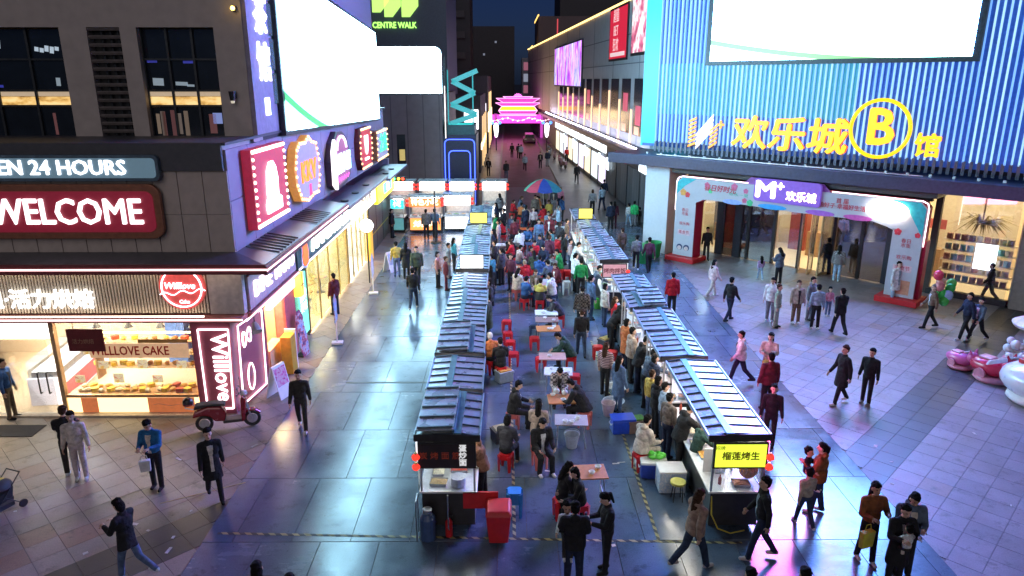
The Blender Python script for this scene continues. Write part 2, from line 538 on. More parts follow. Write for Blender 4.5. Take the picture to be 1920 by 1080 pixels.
    (0.17, 30.27, 'stand', 150, 'plum', 'blk', 'blk', 'brown', 'long', 0.97, 'person in plum top walking between the tables'),
    (-0.26, 31.13, 'stand', 60, 'charcoal', 'blk', 'blk', 'black', 'short', 1.0, 'person in charcoal on the inner side of the left stalls'),
    (-0.68, 27.95, 'coat', 30, 'blk', 'blk', 'blk', 'black', 'long', 1.0, 'person in black coat close against the left stall row'),
    (-0.58, 32.69, 'coat', 80, 'blk', 'blk', 'blk', 'black', 'short', 1.0, 'vendor in black behind the white sign of the left row'),
    (-0.46, 37.99, 'stand', 90, 'pinkgrey', 'grey', 'blk', 'black', 'bob', 0.98, 'person in pale pink-grey jacket near the far left stalls'),
    (-0.18, 41.43, 'stand', 70, 'blk', 'blk', 'blk', 'black', 'short', 1.0, 'person in black near the far left stalls'),
    (-0.69, 43.79, 'stand', 90, 'navy', 'jeans', 'blk', 'black', 'long', 0.97, 'person in navy and jeans at the far left stalls'),
    (1.74, 37.97, 'stand', 180, 'denim', 'jeans', 'blk', 'black', 'short', 1.0, 'person in denim between the far tables'),
    (2.4, 39.28, 'stand', 160, 'maroon', 'blk', 'blk', 'brown', 'short', 1.0, 'person in maroon standing between the far tables'),
    (1.11, 42.18, 'stand', 40, 'navy', 'navy', 'blk', 'black', 'short', 1.0, 'person in navy standing among the red far stools'),
    (1.86, 46.4, 'stand', 190, 'greybrown', 'blk', 'blk', 'black', 'short', 1.0, 'person in grey-brown at the orange-covered tables'),
    (0.85, 45.5, 'sit', -40, 'orange', 'blk', 'blk', 'black', 'short', 1.0, 'seated person in orange among the orange-covered tables'),
    (2.37, 44.61, 'sit', 40, 'red', 'blk', 'blk', 'black', 'bob', 1.0, 'seated person in red under the rainbow umbrella'),
    (3.28, 49.34, 'stand', 170, 'charcoal', 'grey', 'blk', 'tan', 'cap', 1.0, 'vendor in charcoal under the rainbow umbrella'),
    (3.12, 42.16, 'stand', -80, 'greyblue', 'blk', 'blk', 'greyh', 'short', 1.0, 'person in grey-blue by the far right counters'),
    (2.52, 35.58, 'sit', -70, 'red', 'blk', 'blk', 'black', 'short', 1.0, 'seated person in red by the right counters'),
    (3.15, 32.47, 'serve', -90, 'white', 'grey', 'blk', 'black', 'short', 1.0, 'vendor in white at the middle right counter'),
    (5.95, 35.78, 'stand', 30, 'brown', 'khaki', 'blk', 'brown', 'short', 0.98, 'person in brown on the walkway right of the stalls'),
    (6.37, 33.93, 'walk', -10, 'grey', 'blk', 'white', 'black', 'short', 1.0, 'person in grey jacket and black trousers behind the right stalls'),
    (6.85, 33.22, 'walk2', 0, 'plum', 'blk', 'blk', 'black', 'short', 1.03, 'person in plum jacket pushing the green handcart'),
    (6.48, 43.74, 'stand', 20, 'navy', 'blk', 'blk', 'black', 'short', 1.0, 'dark-clad person on the walkway beside the plum figure'),
    (6.76, 44.07, 'stand', 10, 'plum', 'plum', 'blk', 'black', 'long', 0.98, 'person in plum coat on the walkway beside the dark figure'),
    (7.81, 44.92, 'kidwalk', 10, 'white', 'paleblue', 'white', 'black', 'short', 1.25, 'short person in white and pale blue by the grey shutters'),
    (8.13, 44.75, 'stand', -20, 'greenbr', 'grey', 'blk', 'black', 'short', 0.92, 'person in bright green by the grey shutters'),
    (8.5, 44.92, 'kid', 30, 'blk', 'char', 'blk', 'black', 'short', 1.0, 'small figure in black by the grey shutters'),
    (6.79, 50.37, 'walk', 20, 'greyblue', 'navy', 'blk', 'black', 'short', 1.05, 'person in pale blue jacket walking up the street'),
    (7.47, 54.32, 'walk2', 10, 'navy', 'blk', 'blk', 'black', 'short', 1.0, 'person in navy further up the walkway'),
    (5.94, 48.9, 'stand', 0, 'grey', 'blk', 'blk', 'brown', 'bob', 1.0, 'person in grey beyond the last right stall'),
    (6.28, 63.98, 'walk', 180, 'blk', 'blk', 'blk', 'black', 'short', 1.05, 'lone person in black past the rainbow umbrella'),
    (6.76, 81.18, 'stand', 10, 'red', 'blk', 'blk', 'black', 'short', 1.0, 'distant person in red top and black trousers'),
    (0.62, 86.39, 'stand', 0, 'blk', 'blk', 'blk', 'black', 'short', 1.0, 'distant person in black alone on the pink-lit road'),
    (1.38, 85.78, 'stand', 0, 'navy', 'blk', 'blk', 'black', 'short', 1.0, 'distant person in navy on the pink-lit road'),
    (1.69, 85.18, 'stand', 20, 'greyblue', 'blk', 'blk', 'black', 'short', 0.97, 'distant person in grey-blue on the pink-lit road'),
    (-0.07, 67.25, 'walk', 180, 'charcoal', 'jeans', 'blk', 'black', 'short', 1.0, 'distant walker in charcoal beside the blue portal'),
    (-1.79, 69.59, 'stand', 180, 'blk', 'blk', 'blk', 'black', 'short', 1.0, 'distant person by the left kerb near the lit shop'),
    (1.86, 73.82, 'walk', 180, 'greyblue', 'blk', 'blk', 'black', 'short', 1.0, 'distant walker in grey-blue in mid street'),
    (3.54, 75.65, 'stand', 180, 'blk', 'blk', 'blk', 'black', 'short', 1.0, 'distant person in black beside parked scooters'),
    (4.38, 77.57, 'stand', 200, 'navy', 'grey', 'blk', 'black', 'short', 1.0, 'distant person in navy beside parked scooters'),
    (6.55, 26.86, 'stand', 0, 'red', 'blk', 'blk', 'black', 'short', 1.0, 'person in red top showing over the right stall roofs'),
    (-0.17, 39.98, 'sit', 60, 'red', 'blk', 'blk', 'black', 'long', 1.01, 'seated person in red top and black trousers past the white roof sign'),
    (0.12, 35.37, 'sit', -30, 'blk', 'char', 'blk', 'black', 'cap', 0.96, 'seated person in black top and charcoal trousers past the white roof sign'),
    (-0.02, 32.31, 'sit', 80, 'brown', 'navy', 'blk', 'black', 'short', 0.99, 'seated person in brown top and navy trousers near the red cap'),
    (0.53, 33.27, 'sit', -60, 'stripe', 'jeans', 'blk', 'black', 'cap', 1.01, 'seated person in stripe top and blue jeans near the red cap'),
    (0.72, 36.99, 'sit', 20, 'white', 'jeansdk', 'blk', 'black', 'ponytail', 1.0, 'seated person in white top and dark jeans past the white roof sign'),
    (1.16, 38.23, 'sit', 170, 'blue', 'blk', 'blk', 'brown', 'cap', 0.96, 'seated person in blue top and black trousers past the white roof sign'),
    (1.69, 40.39, 'sit', -80, 'rose', 'char', 'blk', 'black', 'long', 0.96, 'seated person in rose top and charcoal trousers past the white roof sign'),
    (1.81, 35.81, 'sit', 120, 'navy', 'navy', 'blk', 'black', 'short', 1.0, 'seated person in navy top and navy trousers past the white roof sign'),
    (2.44, 36.98, 'sit', 60, 'teal', 'jeans', 'blk', 'black', 'short', 1.0, 'seated person in teal top and blue jeans past the white roof sign'),
    (2.9, 39.01, 'sit', -40, 'charcoal', 'jeansdk', 'blk', 'brown', 'bob', 0.99, 'seated person in charcoal top and dark jeans past the white roof sign'),
    (2.5, 32.29, 'sit', 80, 'green', 'blk', 'blk', 'black', 'short', 1.03, 'seated person in green top and black trousers near the red cap'),
    (2.14, 31.74, 'sit', 150, 'grey', 'char', 'blk', 'brown', 'cap', 0.97, 'seated person in grey top and charcoal trousers near the red cap'),
    (1.29, 32.3, 'sit', 10, 'olive', 'navy', 'blk', 'black', 'long', 0.96, 'seated person in olive top and navy trousers near the red cap'),
    (0.39, 28.91, 'sit', -40, 'cream', 'jeans', 'blk', 'black', 'long', 1.0, 'seated person in cream top and blue jeans near the red cap'),
    (0.24, 41.88, 'sit', 200, 'slate', 'jeansdk', 'blk', 'brown', 'ponytail', 0.96, 'seated person in slate top and dark jeans past the white roof sign'),
    (1.21, 44.62, 'sit', -10, 'beige', 'blk', 'blk', 'black', 'cap', 1.0, 'seated person in beige top and black trousers past the white roof sign'),
    (2.27, 48.52, 'sit', 90, 'orange', 'char', 'blk', 'black', 'ponytail', 0.99, 'seated person in orange top and charcoal trousers past the white roof sign'),
    (2.87, 46.77, 'sit', 140, 'yellow', 'navy', 'blk', 'brown', 'long', 1.0, 'seated person in yellow top and navy trousers past the white roof sign'),
    (0.87, 48.53, 'sit', -90, 'denim', 'jeans', 'blk', 'brown', 'long', 0.98, 'seated person in denim top and blue jeans past the white roof sign'),
    (3.28, 44.44, 'sit', 30, 'pinkgrey', 'jeansdk', 'blk', 'brown', 'short', 1.02, 'seated person in pinkish grey top and dark jeans past the white roof sign'),
    (1.19, 29.06, 'sit', 190, 'khaki', 'blk', 'blk', 'brown', 'short', 0.97, 'seated person in khaki top and black trousers near the red cap'),
    (2.22, 30.01, 'sit', 120, 'maroon', 'char', 'blk', 'brown', 'bob', 0.98, 'seated person in maroon top and charcoal trousers near the red cap'),
    (1.02, 33.26, 'sit', -100, 'plum', 'navy', 'blk', 'black', 'bob', 0.97, 'seated person in plum top and navy trousers near the red cap'),
    (2.41, 42.8, 'sit', -140, 'greyblue', 'jeans', 'blk', 'black', 'bob', 0.98, 'seated person in grey-blue top and blue jeans past the white roof sign'),
    (0.34, 46.98, 'sit', -60, 'red', 'char', 'blk', 'brown', 'ponytail', 0.97, 'seated person in red top and charcoal trousers past the white roof sign'),
    (2.88, 34.91, 'stand', -70, 'blk', 'navy', 'blk', 'black', 'long', 0.95, 'person in black top and navy trousers standing amid the far tables'),
    (3.26, 37.96, 'stand', -80, 'brown', 'jeans', 'blk', 'black', 'short', 1.01, 'person in brown top and blue jeans standing amid the far tables'),
    (3.04, 33.25, 'stand', -90, 'stripe', 'jeansdk', 'blk', 'black', 'short', 0.97, 'person in stripe top and dark jeans standing amid the far tables'),
    (3.0, 30.0, 'stand', -60, 'white', 'blk', 'blk', 'black', 'ponytail', 1.02, 'person in white top and black trousers standing amid the far tables'),
    (3.63, 46.39, 'stand', -60, 'blue', 'char', 'blk', 'black', 'short', 0.96, 'person in blue top and charcoal trousers standing amid the far tables'),
    (3.79, 50.18, 'stand', 10, 'rose', 'navy', 'blk', 'black', 'bob', 0.99, 'person in rose top and navy trousers standing amid the far tables'),
    (-0.7, 35.38, 'stand', 80, 'navy', 'jeans', 'blk', 'black', 'long', 1.0, 'person in navy top and blue jeans along the dark-roofed stalls'),
    (-0.66, 30.03, 'stand', 60, 'teal', 'jeansdk', 'blk', 'black', 'cap', 1.0, 'person in teal top and dark jeans along the dark-roofed stalls'),
    (-0.68, 26.13, 'stand', 100, 'charcoal', 'blk', 'blk', 'black', 'bob', 0.98, 'person in charcoal top and black trousers along the dark-roofed stalls'),
    (-0.63, 39.85, 'stand', 70, 'green', 'char', 'blk', 'black', 'long', 1.01, 'person in green top and charcoal trousers along the dark-roofed stalls'),
    (-0.48, 46.61, 'stand', 40, 'grey', 'navy', 'blk', 'black', 'long', 1.04, 'person in grey top and navy trousers along the dark-roofed stalls'),
    (-0.65, 23.79, 'coat', 80, 'olive', 'jeans', 'blk', 'black', 'short', 1.03, 'person in olive top and blue jeans along the dark-roofed stalls'),
    (3.68, 25.47, 'stand', -70, 'cream', 'jeansdk', 'blk', 'black', 'bob', 0.97, 'person in cream top and dark jeans queueing at the mall-side stalls'),
    (3.92, 18.57, 'serve', -80, 'slate', 'blk', 'blk', 'black', 'cap', 1.03, 'person in slate top and black trousers queueing at the mall-side stalls'),
    (3.81, 20.3, 'stand', -80, 'beige', 'char', 'blk', 'black', 'short', 1.03, 'person in beige top and charcoal trousers queueing at the mall-side stalls'),
    (3.82, 21.41, 'coat', -60, 'orange', 'navy', 'blk', 'black', 'bob', 0.97, 'person in orange top and navy trousers queueing at the mall-side stalls'),
    (3.83, 17.33, 'stand', -60, 'yellow', 'jeans', 'blk', 'brown', 'short', 0.95, 'person in yellow top and blue jeans queueing at the mall-side stalls'),
    (3.25, 26.23, 'stand', -70, 'denim', 'jeansdk', 'blk', 'black', 'ponytail', 1.04, 'person in denim top and dark jeans queueing at the mall-side stalls'),
    (1.6, 42.18, 'stand', 180, 'pinkgrey', 'blk', 'blk', 'brown', 'ponytail', 0.96, 'person in pinkish grey top and black trousers standing amid the far tables'),
    (2.66, 50.4, 'stand', 170, 'khaki', 'char', 'blk', 'brown', 'bob', 1.02, 'person in khaki top and charcoal trousers standing amid the far tables'),
    (0.43, 38.63, 'stand', 20, 'maroon', 'navy', 'blk', 'black', 'cap', 0.97, 'person in maroon top and navy trousers standing amid the far tables'),
    (2.09, 33.96, 'stand', -30, 'plum', 'jeans', 'blk', 'brown', 'ponytail', 0.99, 'person in plum top and blue jeans standing amid the far tables'),
    (3.98, 16.45, 'stand', -80, 'greyblue', 'jeansdk', 'blk', 'black', 'cap', 0.97, 'person in grey-blue top and dark jeans queueing at the mall-side stalls'),
    (3.81, 23.86, 'stand', -80, 'red', 'navy', 'blk', 'brown', 'long', 0.96, 'person in red top and navy trousers queueing at the mall-side stalls'),
]
FURNITURE = [
    ('table', 1.77, 13.91, 0, 'wood', 'brown wooden folding table nearest the camera'),
    ('table', 1.63, 16.41, 0, 'checked', 'small folding table with white patterned top'),
    ('table', 1.52, 17.66, 0, 'wood', 'wooden table with takeaway bags where four people eat'),
    ('table', 1.52, 19.57, 0, 'white', 'white-topped table just behind the eating group'),
    ('table', 1.42, 20.77, 0, 'pinkwood', 'pinkish table the dark green sleeper leans on'),
    ('table', 1.44, 23.35, 0, 'wood', 'brown table with red stools at its left end'),
    ('table', 1.44, 24.32, 0, 'wood2', 'dull brown table behind the brown one'),
    ('table', 1.46, 25.13, 0, 'white', 'white-topped table farthest back in the middle file'),
    ('table', 1.69, 28.9, 0, 'pinkwood', 'pinkish table before the yellow and black jacket'),
    ('table', 1.37, 29.45, 0, 'checked', 'paper-strewn table between red and blue jackets'),
    ('table', 0.57, 30.27, 0, 'navy', 'dark blue table left of the red cap'),
    ('table', 1.4, 36.74, 0, 'navy', 'dark blue table of the far red jacket'),
    ('table', -0.16, 36.52, 0, 'white', 'white table near the far left stalls'),
    ('table', 3.06, 37.96, 0, 'paleblue', 'pale blue table near the far right counters'),
    ('table', 1.08, 40.69, 0, 'orange', 'orange-covered table nearest to the left stalls'),
    ('table', 2.04, 43.44, 0, 'orange', 'orange-covered table under the rainbow umbrella'),
    ('table', 1.56, 45.86, 0, 'orange', 'orange-covered table farthest up the market'),
    ('table', 3.5, 29.83, 0, 'dark', 'dark table behind the bright green jacket'),
    ('stool', 1.15, 13.21, -70, 'red', 'red plastic stool under the long-haired front sitter'),
    ('stool', 1.54, 13.05, 100, 'red', 'red plastic stool under the masked front sitter'),
    ('stool', 0.15, 13.31, 0, 'skyblue', 'bright blue plastic stool stack on the hazard tape'),
    ('stool', 0.78, 15.26, 200, 'salmon', 'salmon pink stool under the buttoned black coat'),
    ('stool', 2.09, 17.35, 60, 'salmon', 'salmon pink stool under the black jacket at the wooden table'),
    ('stool', 0.15, 17.3, -85, 'salmon', 'salmon pink stool under the reaching sitter'),
    ('stool', 0.77, 16.14, -10, 'salmon', 'salmon pink stool under the beige jacket'),
    ('stool', 2.04, 19.84, 0, 'red', 'red stool right of the white-topped table'),
    ('stool', -0.02, 24.9, 0, 'red', 'farthest red stool in the column along the left stalls'),
    ('stool', 0.02, 23.62, 0, 'red', 'second red stool in the column along the left stalls'),
    ('stool', 0.11, 22.75, 0, 'red', 'third red stool in the column along the left stalls'),
    ('stool', 0.21, 21.66, 0, 'red', 'nearest red stool in the column along the left stalls'),
    ('stool', -0.5, 21.0, 20, 'red', 'red stool under the orange top'),
    ('stool', -0.19, 20.49, 10, 'red', 'red stool under the black sitter beside the left stalls'),
    ('stool', 0.95, 23.1, 0, 'red', 'red stool at the left end of the brown table'),
    ('stool', 1.08, 21.21, 0, 'red', 'red stool at the left end of the pinkish table'),
    ('stool', 0.98, 24.44, 0, 'navy', 'navy stool behind the red one at the brown table'),
    ('stool', 3.04, 22.24, 0, 'red', 'red stool left of the pair by the right stalls'),
    ('stool', 3.45, 21.77, 0, 'red', 'red stool right of the pair by the right stalls'),
    ('stool', 2.78, 24.42, 0, 'whitepink', 'white stool with pink top in the middle aisle'),
    ('stool', 2.59, 29.68, 0, 'white', 'white stool below the red stack near the green jacket'),
    ('stool', 3.21, 27.57, 0, 'red', 'red stool directly behind the plaid back'),
    ('stool', 1.78, 27.44, 0, 'navy', 'small navy stool left empty in the aisle'),
    ('stool', 0.7, 27.59, -40, 'red', 'red stool under the blue jacket'),
    ('stool', 1.33, 27.44, -10, 'red', 'red stool under the yellow and black jacket'),
    ('stool', 1.49, 18.94, 180, 'red', 'red stool under the grey patterned jacket'),
    ('stool', 2.06, 21.33, 80, 'red', 'red stool under the dark green sleeper'),
    ('stool', 0.3, 34.5, 70, 'red', 'red stool beneath the sitter in red near the inner side of the left stalls'),
    ('stool', 0.13, 37.98, 0, 'red', 'red stool beyond the far left white table'),
    ('stool', 1.32, 34.49, 200, 'red', 'red stool beneath the sitter in red leaning over a dark table'),
    ('stool', 2.53, 34.48, 0, 'red', 'red stool by the middle right counter'),
    ('stool', 3.11, 40.67, 0, 'red', 'red stool by the pale blue table'),
    ('stool', 0.64, 42.97, 0, 'orange', 'orange stool at the left of the orange-covered tables'),
    ('stool', 1.6, 42.18, 0, 'red', 'red stool between the orange-covered tables'),
    ('stool', 2.41, 42.17, 0, 'red', 'red stool right of the orange-covered tables'),
    ('stool', 2.77, 31.55, 0, 'red', 'red stool stacked high beside the white vendor'),
    ('cooler', 3.07, 17.09, 5, 'blue', 'bright blue cool box with lid by the pink bucket'),
    ('cooler', 3.45, 14.9, -5, 'bluewhite', 'blue cool box with white lid and green bag on top'),
    ('crate', 3.73, 14.33, 0, 'pattern', 'blue and white patterned box beside the stall'),
    ('bucket', 2.82, 18.04, 0, 'pinkwhite', 'pale pink plastic bucket by the blue cool box'),
    ('bucket', 3.71, 27.71, 0, 'green', 'bright green plastic bucket below the griddle'),
    ('bucket', 1.64, 16.24, 0, 'clear', 'translucent water jug standing under the patterned table'),
    ('bin', -0.18, 12.44, 0, 'red', 'red plastic wheelie bin by the front left stall'),
    ('table', 0.3, 36.99, 0, 'dark', 'dark table packed with sitters near the far dark-roofed stalls'),
    ('table', 2.27, 34.17, 0, 'wood2', 'dull brown table among the packed sitters by the counters'),
    ('table', 1.4, 33.66, 0, 'white', 'pale table at the heart of the packed sitters'),
    ('table', 0.25, 31.75, 0, 'wood', 'brown table beside the inner side of the dark-roofed stalls'),
    ('table', 3.01, 41.11, 0, 'white', 'pale table before the farthest mall-side counters'),
    ('table', 1.0, 39.02, 0, 'dark', 'dark table between the far orange-covered ones and the blue one'),
    ('table', 1.27, 28.16, 0, 'wood2', 'dull table before the small yellow and black jacket'),
    ('stool', -0.04, 15.17, -20, 'red', 'red stool beneath the sitter in charcoal jacket by the first left stall'),
    ('stool', 2.01, 25.48, 90, 'red', 'red stool beneath the person in charcoal bending over the white-topped table'),
    ('stool', 1.89, 28.15, 60, 'navy', 'navy stool beneath the sitter in white jacket at the far round of tables'),
    ('stool', 3.19, 15.15, -60, 'red', 'red stool beneath the sitter in cream shirt on a chair by the blue coolers'),
    ('stool', 0.81, 30.27, 10, 'salmon', 'salmon pink stool beneath the sitter in red jacket and tan cap'),
    ('stool', 1.44, 31.12, -20, 'red', 'red stool beneath the sitter in bright blue jacket near the red cap'),
    ('stool', 1.88, 30.26, 30, 'red', 'red stool beneath the sitter in slate beside the bright blue jacket'),
    ('stool', 1.8, 33.46, 160, 'navy', 'navy stool beneath the sitter in navy across from the red jacket'),
    ('stool', 0.85, 45.5, -40, 'red', 'red stool beneath the sitter in orange among the orange-covered tables'),
    ('stool', 2.37, 44.61, 40, 'salmon', 'salmon pink stool beneath the sitter in red under the rainbow umbrella'),
    ('stool', 2.52, 35.58, -70, 'red', 'red stool beneath the sitter in red by the right counters'),
    ('stool', -0.17, 39.98, 60, 'red', 'red stool beneath the sitter in red top and black trousers past the white roof sign'),
    ('stool', 0.12, 35.37, -30, 'navy', 'navy stool beneath the sitter in black top and charcoal trousers past the white roof sign'),
    ('stool', -0.02, 32.31, 80, 'red', 'red stool beneath the sitter in brown top and navy trousers near the red cap'),
    ('stool', 0.53, 33.27, -60, 'salmon', 'salmon pink stool beneath the sitter in stripe top and blue jeans near the red cap'),
    ('stool', 0.72, 36.99, 20, 'red', 'red stool beneath the sitter in white top and dark jeans past the white roof sign'),
    ('stool', 1.16, 38.23, 170, 'red', 'red stool beneath the sitter in blue top and black trousers past the white roof sign'),
    ('stool', 1.69, 40.39, -80, 'navy', 'navy stool beneath the sitter in rose top and charcoal trousers past the white roof sign'),
    ('stool', 1.81, 35.81, 120, 'red', 'red stool beneath the sitter in navy top and navy trousers past the white roof sign'),
    ('stool', 2.44, 36.98, 60, 'salmon', 'salmon pink stool beneath the sitter in teal top and blue jeans'),
    ('stool', 2.9, 39.01, -40, 'red', 'red stool beneath the sitter in charcoal top and dark jeans past the white roof sign'),
    ('stool', 2.5, 32.29, 80, 'red', 'red stool beneath the sitter in green top and black trousers near the red cap'),
    ('stool', 2.14, 31.74, 150, 'navy', 'navy stool beneath the sitter in grey top and charcoal trousers near the red cap'),
    ('stool', 1.29, 32.3, 10, 'red', 'red stool beneath the sitter in olive top and navy trousers near the red cap'),
    ('stool', 0.39, 28.91, -40, 'salmon', 'salmon pink stool beneath the sitter in cream top and blue jeans near the red cap'),
    ('stool', 0.24, 41.88, 200, 'red', 'red stool beneath the sitter in slate top and dark jeans past the white roof sign'),
    ('stool', 1.21, 44.62, -10, 'red', 'red stool beneath the sitter in beige top and black trousers past the white roof sign'),
    ('stool', 2.27, 48.52, 90, 'navy', 'navy stool beneath the sitter in orange top and charcoal trousers past the white roof sign'),
    ('stool', 2.87, 46.77, 140, 'red', 'red stool beneath the sitter in yellow top and navy trousers past the white roof sign'),
    ('stool', 0.87, 48.53, -90, 'salmon', 'salmon pink stool beneath the sitter in denim top and blue jeans'),
    ('stool', 3.28, 44.44, 30, 'red', 'red stool beneath the sitter in pinkish grey top and dark jeans'),
    ('stool', 1.19, 29.06, 190, 'red', 'red stool beneath the sitter in khaki top and black trousers near the red cap'),
    ('stool', 2.22, 30.01, 120, 'navy', 'navy stool beneath the sitter in maroon top and charcoal trousers near the red cap'),
    ('stool', 1.02, 33.26, -100, 'red', 'red stool beneath the sitter in plum top and navy trousers near the red cap'),
    ('stool', 2.41, 42.8, -140, 'salmon', 'salmon pink stool beneath the sitter in grey-blue top and blue jeans'),
    ('stool', 0.34, 46.98, -60, 'red', 'red stool beneath the sitter in red top and charcoal trousers past the white roof sign'),
]
# ================================================================ SETTING: ground, paving, street
def clip(poly, a, b, c):
    """keep the side a*x + b*y <= c"""
    out = []
    for i in range(len(poly)):
        p, q = poly[i], poly[(i + 1) % len(poly)]
        dp, dq = a * p[0] + b * p[1] - c, a * q[0] + b * q[1] - c
        if dp <= 0:
            out.append(p)
        if (dp < 0 < dq) or (dq < 0 < dp):
            t = dp / (dp - dq)
            out.append((p[0] + (q[0] - p[0]) * t, p[1] + (q[1] - p[1]) * t))
    return out


def paving_mat(name, ang, a, b, stops, rough=(0.24, 0.42), joint=0.0, stain=0.35, off=(0, 0), smooth_scale=0.35):
    """stone paving: one random tone for each slab, stains, scuffs and a worn, half polished surface"""
    g = NT(name)
    geo = g.n('ShaderNodeNewGeometry')
    mp = g.n('ShaderNodeMapping', {'Vector': geo.outputs['Position'], 'Rotation': (0, 0, R(-ang)), 'Location': (-off[0], -off[1], 0)})
    sp = g.n('ShaderNodeSeparateXYZ', {0: mp})
    ix = g.math('FLOOR', g.math('DIVIDE', sp.outputs[0], a))
    iy = g.math('FLOOR', g.math('DIVIDE', sp.outputs[1], b))
    cb = g.n('ShaderNodeCombineXYZ', {0: ix, 1: iy})
    wn_ = g.n('ShaderNodeTexWhiteNoise', {'Vector': cb}, noise_dimensions='2D')
    base = g.ramp(wn_.outputs['Value'], stops, 'CONSTANT')
    n1 = g.n('ShaderNodeTexNoise', {'Vector': geo.outputs['Position'], 'Scale': smooth_scale * 3, 'Detail': 6, 'Roughness': 0.65})
    n2 = g.n('ShaderNodeTexNoise', {'Vector': geo.outputs['Position'], 'Scale': 38.0, 'Detail': 3})
    d1 = g.ramp(n1.outputs['Fac'], [(0.3, (1 - stain,) * 3), (0.7, (1.0, 1.0, 1.0))])
    d2 = g.ramp(n2.outputs['Fac'], [(0.3, (0.82,) * 3), (0.7, (1.1, 1.1, 1.1))])
    n5 = g.n('ShaderNodeTexNoise', {'Vector': geo.outputs['Position'], 'Scale': 2.3, 'Detail': 8, 'Roughness': 0.75})
    d3 = g.ramp(n5.outputs['Fac'], [(0.34, (0.55, 0.54, 0.52)), (0.46, (1.0, 1.0, 1.0))])          # spills and grime
    vo = g.n('ShaderNodeTexVoronoi', {'Vector': geo.outputs['Position'], 'Scale': 2.6, 'Randomness': 1.0})
    d4 = g.ramp(vo.outputs['Distance'], [(0.035, (0.45, 0.45, 0.45)), (0.06, (1.0, 1.0, 1.0))])     # gum spots
    col = g.mix(1.0, g.mix(1.0, base, d1, 'MULTIPLY'), d2, 'MULTIPLY')
    col = g.mix(1.0, g.mix(1.0, col, d3, 'MULTIPLY'), d4, 'MULTIPLY')
    g.put(g.b.inputs['Base Color'], col)
    # scuff streaks and puddle-smooth patches in the gloss
    st = g.n('ShaderNodeMapping', {'Vector': geo.outputs['Position'], 'Rotation': (0, 0, R(28)), 'Scale': (0.7, 9.0, 1)})
    n3 = g.n('ShaderNodeTexNoise', {'Vector': st, 'Scale': 0.9, 'Detail': 5, 'Roughness': 0.7})
    mixn = g.math('ADD', g.math('MULTIPLY', n1.outputs['Fac'], 0.65), g.math('MULTIPLY', n3.outputs['Fac'], 0.35))
    rr = g.n('ShaderNodeMapRange', {'Value': mixn, 'From Min': 0.3, 'From Max': 0.7, 'To Min': rough[0], 'To Max': rough[1]})
    rj = g.math('ADD', rr.outputs[0], g.math('MULTIPLY', g.math('SUBTRACT', wn_.outputs['Value'], 0.5), 0.07))
    g.put(g.b.inputs['Roughness'], rj)
    bp = g.n('ShaderNodeBump', {'Height': n2.outputs['Fac'], 'Strength': 0.06, 'Distance': 0.01})
    g.put(g.b.inputs['Normal'], bp)
    g.b.inputs['Specular IOR Level'].default_value = 0.5
    return g.m


def sheet(name, poly, z, m, thick=0.0):
    me = bpy.data.meshes.new(name)
    me.from_pydata([(p[0], p[1], z) for p in poly], [], [tuple(range(len(poly)))])
    me.materials.append(m)
    o = bpy.data.objects.new(name, me)
    C.objects.link(o)
    return tag(o, kind='structure')


JOINT = mat('dark_joint_mortar', (0.13, 0.13, 0.135), 0.8, bump=0.3)
ground = sheet('ground', [(-900, -300), (900, -300), (900, 1500), (-900, 1500)], -0.03, mat('city_ground', (0.05, 0.05, 0.055), 0.75, scale=0.3, bump=0.2))


